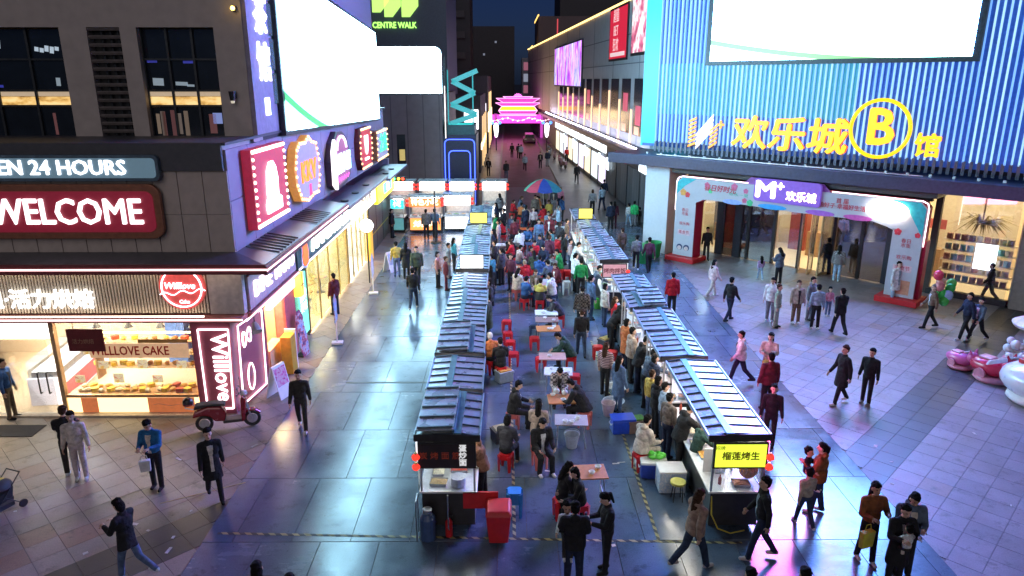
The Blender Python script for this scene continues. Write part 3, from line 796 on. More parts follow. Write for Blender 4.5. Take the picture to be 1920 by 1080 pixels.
def paving(name, ang, a, b, o2, region, skip, matfor, nmax=300, gap=0.005, stagger=0.0):
    """slabs laid on a turned grid and cut to the region; the nearest ones are pieces of their own"""
    base = sheet(name, region, -0.016, JOINT)
    ca, sa = math.cos(R(ang)), math.sin(R(ang))
    to = lambda p: ((p[0] + o2[0]) * ca - (p[1] + o2[1]) * sa, (p[0] + o2[0]) * sa + (p[1] + o2[1]) * ca)
    fr = lambda p: (p[0] * ca + p[1] * sa - o2[0], -p[0] * sa + p[1] * ca - o2[1])
    L = [fr(p) for p in region]
    x0, x1 = min(p[0] for p in L), max(p[0] for p in L)
    y0, y1 = min(p[1] for p in L), max(p[1] for p in L)
    xs = [p[0] for p in region]
    ys = [p[1] for p in region]
    X0, X1, Y0, Y1 = min(xs), max(xs), min(ys), max(ys)
    slabs = []
    h = gap / 2
    full = a * b * 0.9
    for j in range(math.floor(y0 / b), math.ceil(y1 / b)):
        sh = (j % 2) * stagger * a
        for i in range(math.floor(x0 / a) - 1, math.ceil(x1 / a)):
            q = [(i * a + h + sh, j * b + h), (i * a + a - h + sh, j * b + h), (i * a + a - h + sh, j * b + b - h), (i * a + h + sh, j * b + b - h)]
            w = [to(p) for p in q]
            cx, cy = sum(p[0] for p in w) / 4, sum(p[1] for p in w) / 4
            if skip(cx, cy):
                continue
            if not (X0 < min(p[0] for p in w) and max(p[0] for p in w) < X1 and Y0 < min(p[1] for p in w) and max(p[1] for p in w) < Y1):
                for c_ in ((1, 0, X1), (-1, 0, -X0), (0, 1, Y1), (0, -1, -Y0)):
                    if w:
                        w = clip(w, *c_)
                if len(w) < 3:
                    continue
                ar = 0.5 * abs(sum(w[k][0] * w[(k + 1) % len(w)][1] - w[(k + 1) % len(w)][0] * w[k][1] for k in range(len(w))))
                if ar < 0.01:
                    continue
            slabs.append(((cx * 0.6) ** 2 + cy ** 2 + (900 if cy < 10.9 else 0), w, (cx, cy)))
    slabs.sort(key=lambda t: t[0])
    rest = {}
    dz = random.Random(3)
    shared = {}
    for k, (_, w, c) in enumerate(slabs):
        m = matfor(c[0], c[1])
        lift = dz.uniform(-0.0012, 0.0012)
        if k < nmax:
            key = None
            if len(w) == 4 and abs(w[0][0] + w[2][0] - 2 * c[0]) < 1e-6 and abs(w[0][1] + w[2][1] - 2 * c[1]) < 1e-6:
                key = m.name
            if key and key in shared:
                me = shared[key]
            else:
                n = len(w)
                cc = c
                vs = [(p[0] - cc[0], p[1] - cc[1], -0.015) for p in w]
                inn = [((p[0] - cc[0]) * 0.994, (p[1] - cc[1]) * 0.994, 0) for p in w]
                mb = MB()
                mb.add(vs + inn, [tuple(range(n, 2 * n))] + [(i, (i + 1) % n, n + (i + 1) % n, n + i) for i in range(n)])
                me = mb.mesh('paving_slab')
                me.materials.append(m)
                if key:
                    shared[key] = me
            inst('paving_slab', me, base, (c[0], c[1], lift + 0.0))
        else:
            rest.setdefault(m.name, (m, MB()))[1].add([(p[0], p[1], -0.015) for p in w] + [(p[0] - (p[0] - c[0]) * 0.006, p[1] - (p[1] - c[1]) * 0.006, lift) for p in w],
                                                     [tuple(range(len(w), 2 * len(w)))] + [(i, (i + 1) % len(w), len(w) + (i + 1) % len(w), len(w) + i) for i in range(len(w))])
    if rest:
        al = MB()
        ms = []
        for m, mb in rest.values():
            al.add(mb.v, mb.f, len(ms))
            ms.append(m)
        o = al.build('paving_slabs_beyond', ms, base)
        tag(o, kind='stuff')
    return base


GREY = [(0.0, (0.10, 0.142, 0.21)), (0.25, (0.112, 0.155, 0.225)), (0.55, (0.105, 0.148, 0.215)), (0.8, (0.12, 0.165, 0.235))]
strip_m = paving_mat('polished_grey_granite', 0, 1.2, 2.4, GREY, (0.13, 0.30), off=(-6.2, 10.0))
BROWN = [(0.0, (0.30, 0.255, 0.215)), (0.3, (0.33, 0.28, 0.235)), (0.55, (0.28, 0.235, 0.20)), (0.74, (0.31, 0.215, 0.155)), (0.86, (0.36, 0.31, 0.26))]
left_m = paving_mat('beige_brown_stone', 45, 0.6, 0.6, BROWN, (0.34, 0.55), off=(0, 13.08))
PALE = [(0.0, (0.27, 0.235, 0.25)), (0.3, (0.29, 0.255, 0.27)), (0.6, (0.25, 0.22, 0.235)), (0.86, (0.30, 0.22, 0.19)), (0.93, (0.31, 0.275, 0.29))]
right_m = paving_mat('pale_plaza_stone', 45, 0.6, 0.6, PALE, (0.32, 0.52), off=(0, 4.05))
DARKB = [(0.0, (0.045, 0.045, 0.05)), (0.5, (0.055, 0.055, 0.06))]
band_m = paving_mat('dark_granite_band', 45, 0.6, 0.6, DARKB, (0.34, 0.5))
rt2 = math.sqrt(2)
paving('promenade', 0, 1.2, 2.4, (-6.2, 10.0), [(-6.2, 10), (8.5, 10), (8.5, 46), (-6.2, 46)], lambda x, y: False, lambda x, y: strip_m, 300, 0.007, 0.5)
paving('bakery_plaza', 45, 0.6, 0.6, (0, 13.08), [(-19, 10), (-6.206, 10), (-6.206, 44), (-19, 44)], lambda x, y: x < -7.9 and y > 18.9,
       lambda x, y: band_m if 13.07 < (y - x) / rt2 < 14.29 else left_m, 300)
paving('mall_plaza', 45, 0.6, 0.6, (0, 4.05), [(8.506, 10), (27, 10), (27, 42), (8.506, 42)], lambda x, y: x + y > 49.6,
       lambda x, y: band_m if 4.04 < (y - x) / rt2 < 5.26 else right_m, 300)
# the street beyond the market, with a carriageway reddened by painted-in gate light and raised kerbs
street_m = paving_mat('street_slabs', 0, 1.2, 1.2, [(0.0, (0.15, 0.15, 0.16)), (0.5, (0.17, 0.17, 0.175))], (0.3, 0.5))
sheet('street', [(-26, 46), (26, 46), (26, 260), (-26, 260)], 0.0, street_m)
road_m = paving_mat('pink_lit_asphalt', 0, 3.0, 6.0, [(0.0, (0.16, 0.08, 0.085)), (0.5, (0.18, 0.09, 0.095))], (0.35, 0.55))
sheet('road', [(-0.6, 62), (4.6, 62), (4.4, 150), (-0.4, 150)], 0.006, road_m)
for nm, x in (('kerb_west', -0.75), ('kerb_east', 4.6)):
    tag(bx(nm, mat('kerb_stone', (0.3, 0.3, 0.3), 0.7), None, x, x + 0.15, 62, 150, 0.0, 0.12), kind='structure')


def tape_mat():
    g = NT('hazard_tape')
    geo = g.n('ShaderNodeNewGeometry')
    sp = g.n('ShaderNodeSeparateXYZ', {0: geo.outputs['Position']})
    t = g.math('FRACT', g.math('MULTIPLY', g.math('ADD', sp.outputs[0], sp.outputs[1]), 4.2))
    nz = g.n('ShaderNodeTexNoise', {'Scale': 30.0})
    c = g.mix(g.math('GREATER_THAN', t, 0.5), (0.025, 0.025, 0.025), (0.42, 0.36, 0.16))
    g.put(g.b.inputs['Base Color'], g.mix(1.0, c, g.ramp(nz.outputs['Fac'], [(0.35, (0.6,) * 3), (0.6, (1, 1, 1))]), 'MULTIPLY'))
    g.b.inputs['Roughness'].default_value = 0.5
    return g.m


TAPE = tape_mat()
for k, (p, q, lb) in enumerate([((-6.0, 12.7), (4.75, 12.3), 'black and yellow hazard tape along the front of the market'),
                                ((0.14, 12.48), (0.10, 30.0), 'black and yellow hazard tape along the open side of the dark-roofed stalls'),
                                ((3.08, 12.40), (3.02, 24.0), 'black and yellow hazard tape along the inner side of the bright stalls')]):
    d = (Vector((q[0] - p[0], q[1] - p[1], 0))).normalized()
    nrm = Vector((-d.y, d.x, 0)) * 0.035
    mb = MB()
    P0, P1 = Vector((p[0], p[1], 0)), Vector((q[0], q[1], 0))
    vs = [P0 - nrm, P1 - nrm, P1 + nrm, P0 + nrm]
    mb.hexa([tuple(v + Vector((0, 0, 0.002))) for v in vs] + [tuple(v + Vector((0, 0, 0.005))) for v in vs])
    tag(mb.build('hazard_tape', TAPE), lb, 'floor tape', 'hazard tape lines')
# steel drain grates in the paving
for k, (x0, x1, y, lb) in enumerate([(-5.0, -2.3, 20.3, 'narrow dark drain slot across the bright paving'), (-4.6, -2.6, 38.0, 'far narrow drain slot before the cross stalls')]):
    g_ = thing('drain_grate', lb, 'drain', ((x0 + x1) / 2, y, 0.0))
    bx('frame', DARKST, g_, -(x1 - x0) / 2, (x1 - x0) / 2, -0.05, 0.05, 0.0025, 0.006)
# litter: paper scraps and sticks on the paving
rl = random.Random(5)
PAPER = mat('paper_scrap', (0.6, 0.58, 0.55), 0.8)
for k in range(26):
    x, y = (rl.uniform(-11, -6.4), rl.uniform(12, 17)) if k < 10 else ((rl.uniform(0.4, 3.4), rl.uniform(12.2, 16)) if k < 18 else (rl.uniform(8.8, 13), rl.uniform(12, 17)))
    mb = MB()
    a = rl.uniform(0, 3.14)
    l_, w_ = rl.uniform(0.05, 0.2), rl.uniform(0.012, 0.045)
    mb.X = Matrix.Translation((x, y, 0.002)) @ Matrix.Rotation(a, 4, 'Z')
    mb.hexa([(-l_ / 2, -w_, 0), (l_ / 2, -w_ * 0.7, 0), (l_ / 2, w_, 0), (-l_ / 2, w_ * 0.8, 0), (-l_ / 2, -w_, 0.004), (l_ / 2, -w_ * 0.7, 0.012), (l_ / 2, w_, 0.006), (-l_ / 2, w_ * 0.8, 0.01)])
    tag(mb.build('paper_scrap', PAPER), 'small pale paper scrap lying on the paving', 'litter', 'paper scraps on the paving')
lt = MB()
lt.X = Matrix.Translation((-6.9, 14.2, 0.006)) @ Matrix.Rotation(R(28), 4, 'Z')
lt.bar((-0.9, 0, 0), (0.9, 0, 0), 0.02, 0.008)
tag(lt.build('bamboo_stick', mat('bamboo', (0.5, 0.42, 0.2), 0.6)), 'long thin bamboo stick lying by the blue vest', 'stick')
# ================================================================ LEFT: bakery corner building, shops along the street
def art_mat(name, stops, sc1, st, stretch=(1, 1, 1), detail=3):
    g = NT(name)
    tc = g.n('ShaderNodeTexCoord')
    mp = g.n('ShaderNodeMapping', {'Vector': tc.outputs['Object'], 'Scale': stretch})
    nz = g.n('ShaderNodeTexNoise', {'Vector': mp, 'Scale': sc1, 'Detail': detail, 'Roughness': 0.6})
    c = g.ramp(nz.outputs['Fac'], stops)
    g.put(g.b.inputs['Base Color'], c)
    g.put(g.b.inputs['Emission Color'], c)
    g.b.inputs['Emission Strength'].default_value = st
    return g.m


STONE = mat('brown_grey_stone_panel', (0.44, 0.365, 0.325), 0.55, var=0.1, scale=4, bump=0.1)
STONE2 = mat('dark_cornice_stone', (0.07, 0.07, 0.08), 0.5, var=0.12)
PAPRICA = mat('mauve_wall', (0.30, 0.26, 0.30), 0.6, var=0.08, scale=2)
bk = thing('bakery_building', 'stone corner building with lit bakery, shop canopy and round neon sign', 'building', (-12.0, 18.4, 0), world=True)
body = MB()
body.box(-24, -7.30, 18.46, 43.0, 4.5, 7.40)
body.build('upper_wall', STONE, bk)
# stone panels, front: two rows, and side
me_p = MB().box(-0.315, 0.315, -0.03, 0.03, -0.5, 0.5).mesh('stone_panel')
me_p.materials.append(STONE)
for i in range(15):
    for zz, sz in ((5.12, 1.0), (6.19, 1.12)):
        inst('stone_panel', me_p, bk, (-7.53 - 0.65 * i, 18.43, zz), scale=(1, 1, sz))
me_q = MB().box(-0.03, 0.03, -0.78, 0.78, -0.66, 0.66).mesh('stone_panel')
me_q.materials.append(PAPRICA)
for i in range(15):
    for zz in (5.28, 6.62):
        inst('stone_panel', me_q, bk, (-7.235, 19.24 + 1.6 * i, zz))
bx('cornice', STONE2, bk, -24, -7.262, 18.30, 18.40, 6.77, 7.46)
bx('coping', STONE2, bk, -24, -7.16, 18.36, 43.02, 7.402, 7.47)
# OPEN 24 HOURS box
sg = thing('lit_sign', 'white OPEN 24 HOURS letters on a slate blue box', 'sign', (-11.5, 18.28, 6.5), world=True)
mb = MB().prism(rounded(6.2, 0.66, 0.14), (-11.92, 18.28, 6.86), (1, 0, 0), (0, 0, 1), (0, -1, 0), 0.14)
mb.build('sign_box', mat('slate_blue_box', (0.08, 0.12, 0.16), 0.4), sg)
mb = MB().prism(rounded(6.05, 0.5, 0.1), (-11.92, 18.138, 6.86), (1, 0, 0), (0, 0, 1), (0, -1, 0), 0.01)
mb.build('sign_face', glow('dim_slate_face', (0.12, 0.2, 0.26), 0.8), sg)
text('OPEN 24 HOURS', 0.52, LETW, sg, (-9.62, 18.11, 6.86), ext=0.04, bold=0.008, align='RIGHT', width=3.95)
# WELCOME board
sg = thing('lit_sign', 'maroon WELCOME board with rounded copper rim and white letters', 'sign', (-11.5, 18.3, 5.1), world=True)
mb = MB().prism(rounded(6.2, 1.42, 0.3, 8), (-12.0, 18.30, 5.74), (1, 0, 0), (0, 0, 1), (0, -1, 0), 0.14)
mb.build('rim', mat('copper_rim', (0.30, 0.12, 0.07), 0.45, 0.3), sg, bevel=0.02)
mb = MB().prism(rounded(5.85, 1.06, 0.2, 8), (-12.0, 18.158, 5.74), (1, 0, 0), (0, 0, 1), (0, -1, 0), 0.02)
mb.build('board', mat('maroon_board', (0.16, 0.012, 0.025), 0.45, emit=0.25, ecol=(0.35, 0.02, 0.05)), sg)
text('WELCOME', 0.93, LETP, sg, (-9.36, 18.11, 5.72), ext=0.05, bold=0.012, align='RIGHT', width=3.9)
# canopy of the bakery, with a lit line along its edge
CAN = mat('canopy_sheet_metal', (0.16, 0.16, 0.18), 0.35, 0.6, 0.15)
MAROON = mat('maroon_trim', (0.16, 0.035, 0.04), 0.45)
cn = MB()
cn.hexa([(-24, 17.62, 4.40), (-6.2, 17.62, 4.40), (-7.18, 18.38, 4.52), (-24, 18.38, 4.52), (-24, 17.62, 4.46), (-6.2, 17.62, 4.46), (-7.18, 18.38, 4.62), (-24, 18.38, 4.62)])
cn.hexa([(-6.2, 17.62, 4.40), (-6.2, 27.2, 4.36), (-7.18, 27.2, 4.50), (-7.18, 18.38, 4.52), (-6.2, 17.62, 4.46), (-6.2, 27.2, 4.42), (-7.18, 27.2, 4.60), (-7.18, 18.38, 4.62)])
cn.build('canopy', CAN, bk)
ribm = MB().box(-0.46, 0.46, -0.018, 0.018, -0.02, 0.02).mesh('canopy_rib')
ribm.materials.append(CAN)
for i in range(14):
    inst('canopy_rib', ribm, bk, (-6.69, 19.0 + i * 0.3 + (2.0 if i > 6 else 0), 4.555), rot=(0, R(9), 0))
ed = MB().box(-24, -6.17, 17.55, 17.615, 4.22, 4.48).box(-6.195, -6.13, 17.55, 27.2, 4.20, 4.44)
ed.build('canopy_edge', MAROON, bk)
ed = MB().box(-24, -6.12, 17.53, 17.548, 4.33, 4.375).box(-6.128, -6.11, 17.53, 27.2, 4.31, 4.355)
ed.build('light_line', NEONP, bk)
# slatted fascia
SLAT = mat('cream_slat', (0.66, 0.58, 0.47), 0.55, var=0.08)
bx('fascia_back', mat('dark_fascia', (0.14, 0.10, 0.08), 0.7), bk, -24, -7.9, 18.05, 18.2, 3.02, 4.42)
sl = MB().box(-0.023, 0.023, -0.02, 0.02, -0.6, 0.6).mesh('slat')
sl.materials.append(SLAT)
for i in range(86):
    inst('slat', sl, bk, (-7.95 - 0.082 * i, 18.02, 3.65))
bx('fascia_panel', mat('pale_fascia_panel', (0.5, 0.44, 0.42), 0.5), bk, -7.88, -6.98, 17.98, 18.2, 3.02, 4.38)
lg = MB().box(-24, -6.98, 17.72, 18.18, 2.86, 3.0).box(-7.14, -6.86, 18.2, 22.6, 2.84, 2.98)
lg.build('ledge', mat('rose_ledge', (0.36, 0.13, 0.12), 0.5), bk, bevel=0.015)
lg = MB().box(-24, -6.96, 17.70, 17.718, 2.92, 2.965).box(-6.858, -6.84, 17.70, 22.6, 2.90, 2.945)
lg.build('light_line', NEONP, bk)
bx('cove_light', glow('warm_cove', (1.0, 0.85, 0.62), 7.0), bk, -24, -7.0, 17.66, 17.70, 4.34, 4.37)
bx('cove_light', glow('warm_cove', (1.0, 0.85, 0.62), 7.0), bk, -24, -8.0, 17.80, 17.83, 3.002, 3.02)
lt = thing('shop_lettering', 'white lit Chinese characters on the cream slats of the bakery', 'sign', (-12.2, 17.98, 3.4), world=True)
text('皇·活力烘焙', 0.56, LETW, lt, (-10.88, 17.94, 3.42), ext=0.05, bold=0.008, align='RIGHT')
rs = thing('round_sign', 'round coral neon sign with white ring and wave on the slats', 'sign', (-8.52, 17.99, 3.75), world=True)
MB().cyl((-8.52, 17.995, 3.78), (-8.52, 17.90, 3.78), 0.60, n=40).build('disc', mat('coral_disc', (0.55, 0.06, 0.06), 0.45, emit=0.3, ecol=(0.75, 0.12, 0.1)), rs)
ring = [(-8.52 + 0.52 * math.cos(R(a)), 17.87, 3.78 + 0.52 * math.sin(R(a))) for a in range(-250, 75, 12)]
MB().tube(ring, 0.02, 6).build('neon_ring', NEONW, rs)
wave = [(-9.1 + 0.06 * i, 17.86, 3.60 + 0.05 * math.sin(i * 0.8) + 0.006 * i) for i in range(21)]
MB().tube(wave, 0.014, 6).build('neon_wave', NEONW, rs)
text('Willlove', 0.24, LETP, rs, (-8.98, 17.87, 3.83), ext=0.02, bold=0.006, shear=0.2)
text('Cake', 0.13, LETP, rs, (-8.62, 17.87, 3.40), ext=0.02, bold=0.004)
# bakery interior
INT = mat('cream_interior', (0.62, 0.47, 0.30), 0.6, var=0.05)
ins = MB().box(-24, -7.9, 22.9, 23.0, 0.0, 2.85).box(-24, -23.9, 18.3, 22.9, 0, 2.85)
ins.box(-24, -8.0, 18.2, 22.9, 0.003, 0.02)
ins.build('interior_wall', INT, bk)
bx('interior_ceiling', WHITEP, bk, -24, -7.9, 18.21, 23.0, 2.80, 2.86)
pan = MB().box(-0.6, 0.6, -0.3, 0.3, -0.02, 0.0).mesh('ceiling_light')
pan.materials.append(glow('warm_ceiling_panel', (1.0, 0.80, 0.5), 24.0))
for x in (-9.6, -11.2, -13.6, -15.4):
    for y in (18.9, 20.6):
        inst('ceiling_light', pan, bk, (x, y, 2.79))
wp = MB().box(-0.9, 0.9, -0.4, 0.4, -0.02, 0.0).mesh('ceiling_light')
wp.materials.append(glow('white_ceiling_panel', (1.0, 0.95, 0.88), 24.0))
for y in (18.8, 20.2, 21.6):
    inst('ceiling_light', wp, bk, (-13.6, y, 2.78))
bx('door_post', mat('brass_frame', (0.55, 0.38, 0.22), 0.4, 0.5), bk, -12.42, -12.30, 18.2, 18.34, 0.0, 2.85)
bx('threshold', mat('cream_step', (0.55, 0.46, 0.35), 0.5), bk, -24, -8.6, 17.98, 18.2, 0.004, 0.06)
bx('door_light_box', glow('white_door_box', (1, 0.97, 0.92), 4.0), bk, -18, -12.45, 18.22, 18.4, 2.25, 2.8)
bx('window_glass', GLASS, bk, -12.3, -8.62, 18.19, 18.2, 0.62, 2.84)
# counter
cnr = thing('bakery_counter', 'glowing cream bakery counter with orange panels below the window', 'counter', (-10.4, 18.3, 0), world=True)
bx('added_shelf_strip', glow('warm_shelf_fill', (1.0, 0.7, 0.32), 8.0), cnr, -12.0, -8.7, 19.32, 19.36, 2.0, 2.04)  # glowing strip added to warm the display window
bx('base', glow('lit_counter_base', (1.0, 0.74, 0.36), 2.4), cnr, -12.28, -8.63, 18.22, 18.7, 0.02, 0.5)
bx('counter_top', mat('wood_top', (0.5, 0.28, 0.13), 0.4), cnr, -12.28, -8.63, 18.205, 18.9, 0.5, 0.58)
ORP = mat('orange_panel', (0.55, 0.16, 0.06), 0.5, emit=0.35, ecol=(0.7, 0.2, 0.07))
bx('panel', ORP, cnr, -11.9, -11.45, 18.208, 18.218, 0.05, 0.49)
pn = bx('panel', ORP, cnr, -10.05, -8.75, 18.208, 18.218, 0.05, 0.49)
MB().tube([(-9.9 + 0.1 * i, 18.205, 0.28 + 0.025 * math.sin(i)) for i in range(11)], 0.008, 5).build('wave_mark', mat('peach_mark', (0.8, 0.5, 0.35)), cnr)
shf = MB()
for z in (0.95, 1.35, 1.75):
    shf.box(-12.0, -8.7, 19.3, 19.7, z - 0.02, z)
shf.box(-12.0, -11.96, 19.3, 19.7, 0.58, 2.0).box(-8.74, -8.7, 19.3, 19.7, 0.58, 2.0)
shf.build('display_shelf', mat('shelf_wood', (0.5, 0.34, 0.18), 0.5), cnr)
rb = random.Random(11)
BREAD = [mat('bread_' + n, c, 0.7, var=0.25, scale=20, bump=0.3) for n, c in (('gold', (0.62, 0.36, 0.07)), ('brown', (0.36, 0.16, 0.05)), ('cream', (0.72, 0.6, 0.38)), ('yellow', (0.75, 0.52, 0.06)), ('red', (0.5, 0.08, 0.03)))]
loaf = []
for i in range(5):
    mb = MB()
    mb.ball((0, 0, 0.05), (0.11, 0.075, 0.06), 10, 6) if i < 3 else mb.prism(rounded(0.2, 0.16, 0.03, 3), (0, 0, 0), (1, 0, 0), (0, 1, 0), (0, 0, 1), 0.11)
    me = mb.mesh('loaf', smooth=i < 3)
    me.materials.append(BREAD[i])
    loaf.append(me)
k = 0
for z, y, n in ((0.585, 18.45, 15), (0.585, 18.72, 14), (0.955, 19.5, 13), (1.355, 19.5, 13), (1.755, 19.5, 11)):
    for i in range(n):
        o = bpy.data.objects.new('loaf', loaf[rb.choice([0, 0, 1, 2, 3, 3, 4])])
        C.objects.link(o)
        o.location = (-12.05 + i * (3.3 / n) + rb.uniform(-0.03, 0.03), y + rb.uniform(-0.05, 0.05), z)
        o.rotation_euler = (0, 0, rb.uniform(0, 3))
        tag(o, 'golden loaf or cake on the bakery display behind the window', 'bread', 'breads on display in the bakery')
ov = thing('oven', 'steel deck oven with dark glass behind the bakery window', 'oven', (-9.4, 22.3, 0))
bx('body', STEEL, ov, -0.8, 0.8, -0.4, 0.5, 0.0, 2.2)
for z in (0.5, 1.1, 1.65):
    bx('door', BLACK, ov, -0.7, 0.7, -0.42, -0.402, z, z + 0.4)
bx('blue_cabinet', mat('blue_cabinet', (0.1, 0.2, 0.5), 0.5), bk, -11.0, -10.4, 21.6, 22.6, 0.02, 2.3)
bn = thing('hanging_banner', 'peach window banner reading WILLLOVE CAKE in red', 'banner', (-10.2, 18.1, 1.6), world=True)
bx('cloth', mat('peach_cloth', (0.72, 0.42, 0.26), 0.6, emit=0.3, ecol=(0.9, 0.55, 0.3)), bn, -11.4, -8.7, 18.172, 18.18, 1.70, 2.12)
text('WILLLOVE CAKE', 0.36, mat('red_print', (0.6, 0.03, 0.02), 0.5), bn, (-11.38, 18.165, 1.90), ext=0.006, bold=0.006, width=2.15)
bx('upper_print', mat('orange_cloth', (0.6, 0.3, 0.08), 0.6), bn, -10.05, -8.7, 18.172, 18.18, 2.13, 2.24)
rk = random.Random(17)
for k in range(9):
    x, z = -11.9 + 0.36 * k, 1.0 + 0.42 * ((k * 5) % 3)
    pc_ = thing('cake_card', 'printed cake picture card hung inside the bakery window', 'card', (x, 18.33, z), group='cake picture cards in the bakery window')
    bx('card', art_mat('cake_print_%d' % (k % 3), [(0.36, ((0.6, 0.1, 0.03), (0.65, 0.4, 0.1), (0.5, 0.2, 0.1))[k % 3]), (0.5, (0.75, 0.6, 0.35)), (0.62, (0.7, 0.35, 0.05))], 7.0, 0.9), pc_, -0.14, 0.14, 0.0, 0.008, -0.1, 0.12 + 0.05 * (k % 2))  # cards glow by themselves, their lighting put into the print
    MB().cyl((0, 0.004, 0.12), (0, 0.004, 2.79 - z), 0.003, n=4).build('thread', WHITEP, pc_)
for k in range(4):
    pl_ = thing('pendant_lamp', 'small warm pendant lamp over the bakery display', 'lamp', (-11.6 + 0.9 * k, 19.0, 2.3), group='pendant lamps over the bakery display')
    MB().lathe([(0.03, 0.14), (0.12, 0.0), (0.115, 0.0), (0.02, 0.12)], n=14).build('lamp_shade', BLACK, pl_)
    MB().ball((0, 0, 0.03), 0.05, 10, 6).build('bulb', glow('pendant_bulb', (1.0, 0.7, 0.3), 30.0), pl_, smooth=True)
    MB().cyl((0, 0, 0.14), (0, 0, 0.49), 0.006, n=4).build('cord', BLACK, pl_)
rd = thing('hanging_sign', 'small dark red board hanging in the bakery window', 'sign', (-11.4, 18.1, 1.9), world=True)
bx('board', mat('dark_red_board', (0.13, 0.015, 0.02), 0.5), rd, -11.9, -10.92, 18.1, 18.13, 1.92, 2.56)
text('活力烘焙', 0.15, mat('dull_gold_print', (0.35, 0.2, 0.12), 0.5), rd, (-11.78, 18.095, 2.2), ext=0.004)
for x in (-11.7, -11.1):
    MB().cyl((x, 18.115, 2.56), (x, 18.115, 2.86), 0.008, n=5).build('chain', STEEL, rd)
st = thing('pastry_case', 'white glass pastry case glowing inside the bakery doorway', 'display case', (-13.4, 20.3, 0), rz=8)
bx('base', glow('white_case_base', (1.0, 0.9, 0.9), 1.2), st, -0.45, 0.45, -1.6, 1.6, 0.03, 0.85)
bx('pink_panel', mat('pink_panel', (0.6, 0.15, 0.2), 0.5), st, 0.452, 0.47, -1.6, 1.2, 0.1, 0.6)
bx('glass_top', GLASS, st, -0.42, 0.42, -1.55, 1.55, 0.86, 1.35)
bx('cakes', mat('white_cream_cakes', (0.75, 0.68, 0.6), 0.6, bump=0.6, scale=16), st, -0.35, 0.35, -1.5, 1.5, 0.862, 1.02)
hd = MB()
for x in (-12.62, -12.86):
    hd.tube([(x, 18.12, 0.7), (x, 18.05, 0.7), (x, 18.05, 1.3), (x, 18.12, 1.3)], 0.02, 6)
hd.build('door_handle', BLACK, bk)
bx('door_leaf', GLASS, bk, -14.2, -12.5, 18.12, 18.14, 0.06, 2.25)
mat_ = thing('door_mat', 'dark doormat before the bakery door', 'mat', (-13.5, 17.2, 0.0))
bx('pad', mat('dark_mat', (0.03, 0.03, 0.035), 0.9, bump=0.5, scale=60), mat_, -1.7, 1.0, -0.32, 0.32, 0.004, 0.02)
# pillar with neon
PINK = mat('dusty_pink_cladding', (0.30, 0.07, 0.10), 0.45, var=0.08)
pl = MB()
pl.hexa([(-8.6, 18.2, 0), (-7.6, 18.2, 0), (-7.32, 20.2, 0), (-8.6, 20.2, 0), (-8.6, 18.2, 2.86), (-7.5, 18.2, 2.86), (-7.28, 20.2, 2.86), (-8.6, 20.2, 2.86)])
pl.build('pillar', PINK, bk)
ns = thing('neon_frame', 'white neon outline with vertical Willlove lettering on the pink pillar', 'neon sign', (-7.9, 18.2, 0), world=True)
MB().tube([(-8.38, 18.16, 0.18), (-7.66, 18.16, 0.18), (-7.56, 18.16, 2.52), (-8.38, 18.16, 2.52), (-8.38, 18.16, 0.18)], 0.022, 6).build('neon_tube', NEONW, ns)
text('Willlove', 0.62, LETP, ns, (-7.86, 18.15, 1.4), ext=0.03, bold=0.01, align='CENTER', roll=-90, width=2.0)
ns2 = thing('neon_frame', 'white neon outline on the street side of the pink pillar', 'neon sign', (-7.4, 19.2, 0), world=True)
MB().tube([(-7.50, 18.5, 0.14), (-7.32, 19.95, 0.14), (-7.25, 19.95, 2.5), (-7.42, 18.5, 2.5), (-7.50, 18.5, 0.14)], 0.022, 6).build('neon_tube', NEONW, ns2)
dd = [(-7.40, 19.0 + 0.32 * math.cos(t), 2.0 + 0.22 * math.sin(2 * t)) for t in [i * 0.35 for i in range(19)]]
MB().tube(dd, 0.025, 6).build('neon_scroll', NEONW, ns2)
dd = [(-7.42, 19.1 + 0.25 * math.cos(t), 0.75 + 0.4 * math.sin(t)) for t in [i * 0.35 for i in range(19)]]
MB().tube(dd, 0.022, 6).build('neon_scroll', NEONW, ns2)

# ---- shops on the street side (local fronts at X = -7.25)
def shop(name, label, y0, y1, wallm, glowm, frame, mull=3, zt=2.75, deep=2.2, glaze=True):
    s = thing(name, label, 'shop front', (-7.3, (y0 + y1) / 2, 0), world=True)
    b = MB()
    b.box(-7.3 - deep, -7.3 - deep + 0.05, y0, y1, 0, zt)
    b.box(-7.3 - deep, -7.3, y0, y0 + 0.06, 0, zt).box(-7.3 - deep, -7.3, y1 - 0.06, y1, 0, zt)
    b.box(-7.3 - deep, -7.3, y0, y1, 0.003, 0.03).box(-7.3 - deep, -7.3, y0, y1, zt, zt + 0.06)
    b.build('interior', wallm, s)
    bx('ceiling_light', glowm, s, -7.3 - deep + 0.3, -7.6, y0 + 0.3, y1 - 0.3, zt - 0.05, zt - 0.02)
    if glaze:
        bx('pane', GLASS, s, -7.262, -7.254, y0 + 0.1, y1 - 0.1, 0.1, zt - 0.1)
        for i in range(mull + 1):
            y = y0 + 0.06 + (y1 - y0 - 0.12) * i / mull
            bx('mullion', frame, s, -7.29, -7.235, y - 0.03, y + 0.03, 0.03, zt)
    bx('top_rail', frame, s, -7.29, -7.23, y0, y1, zt - 0.12, zt)
    return s


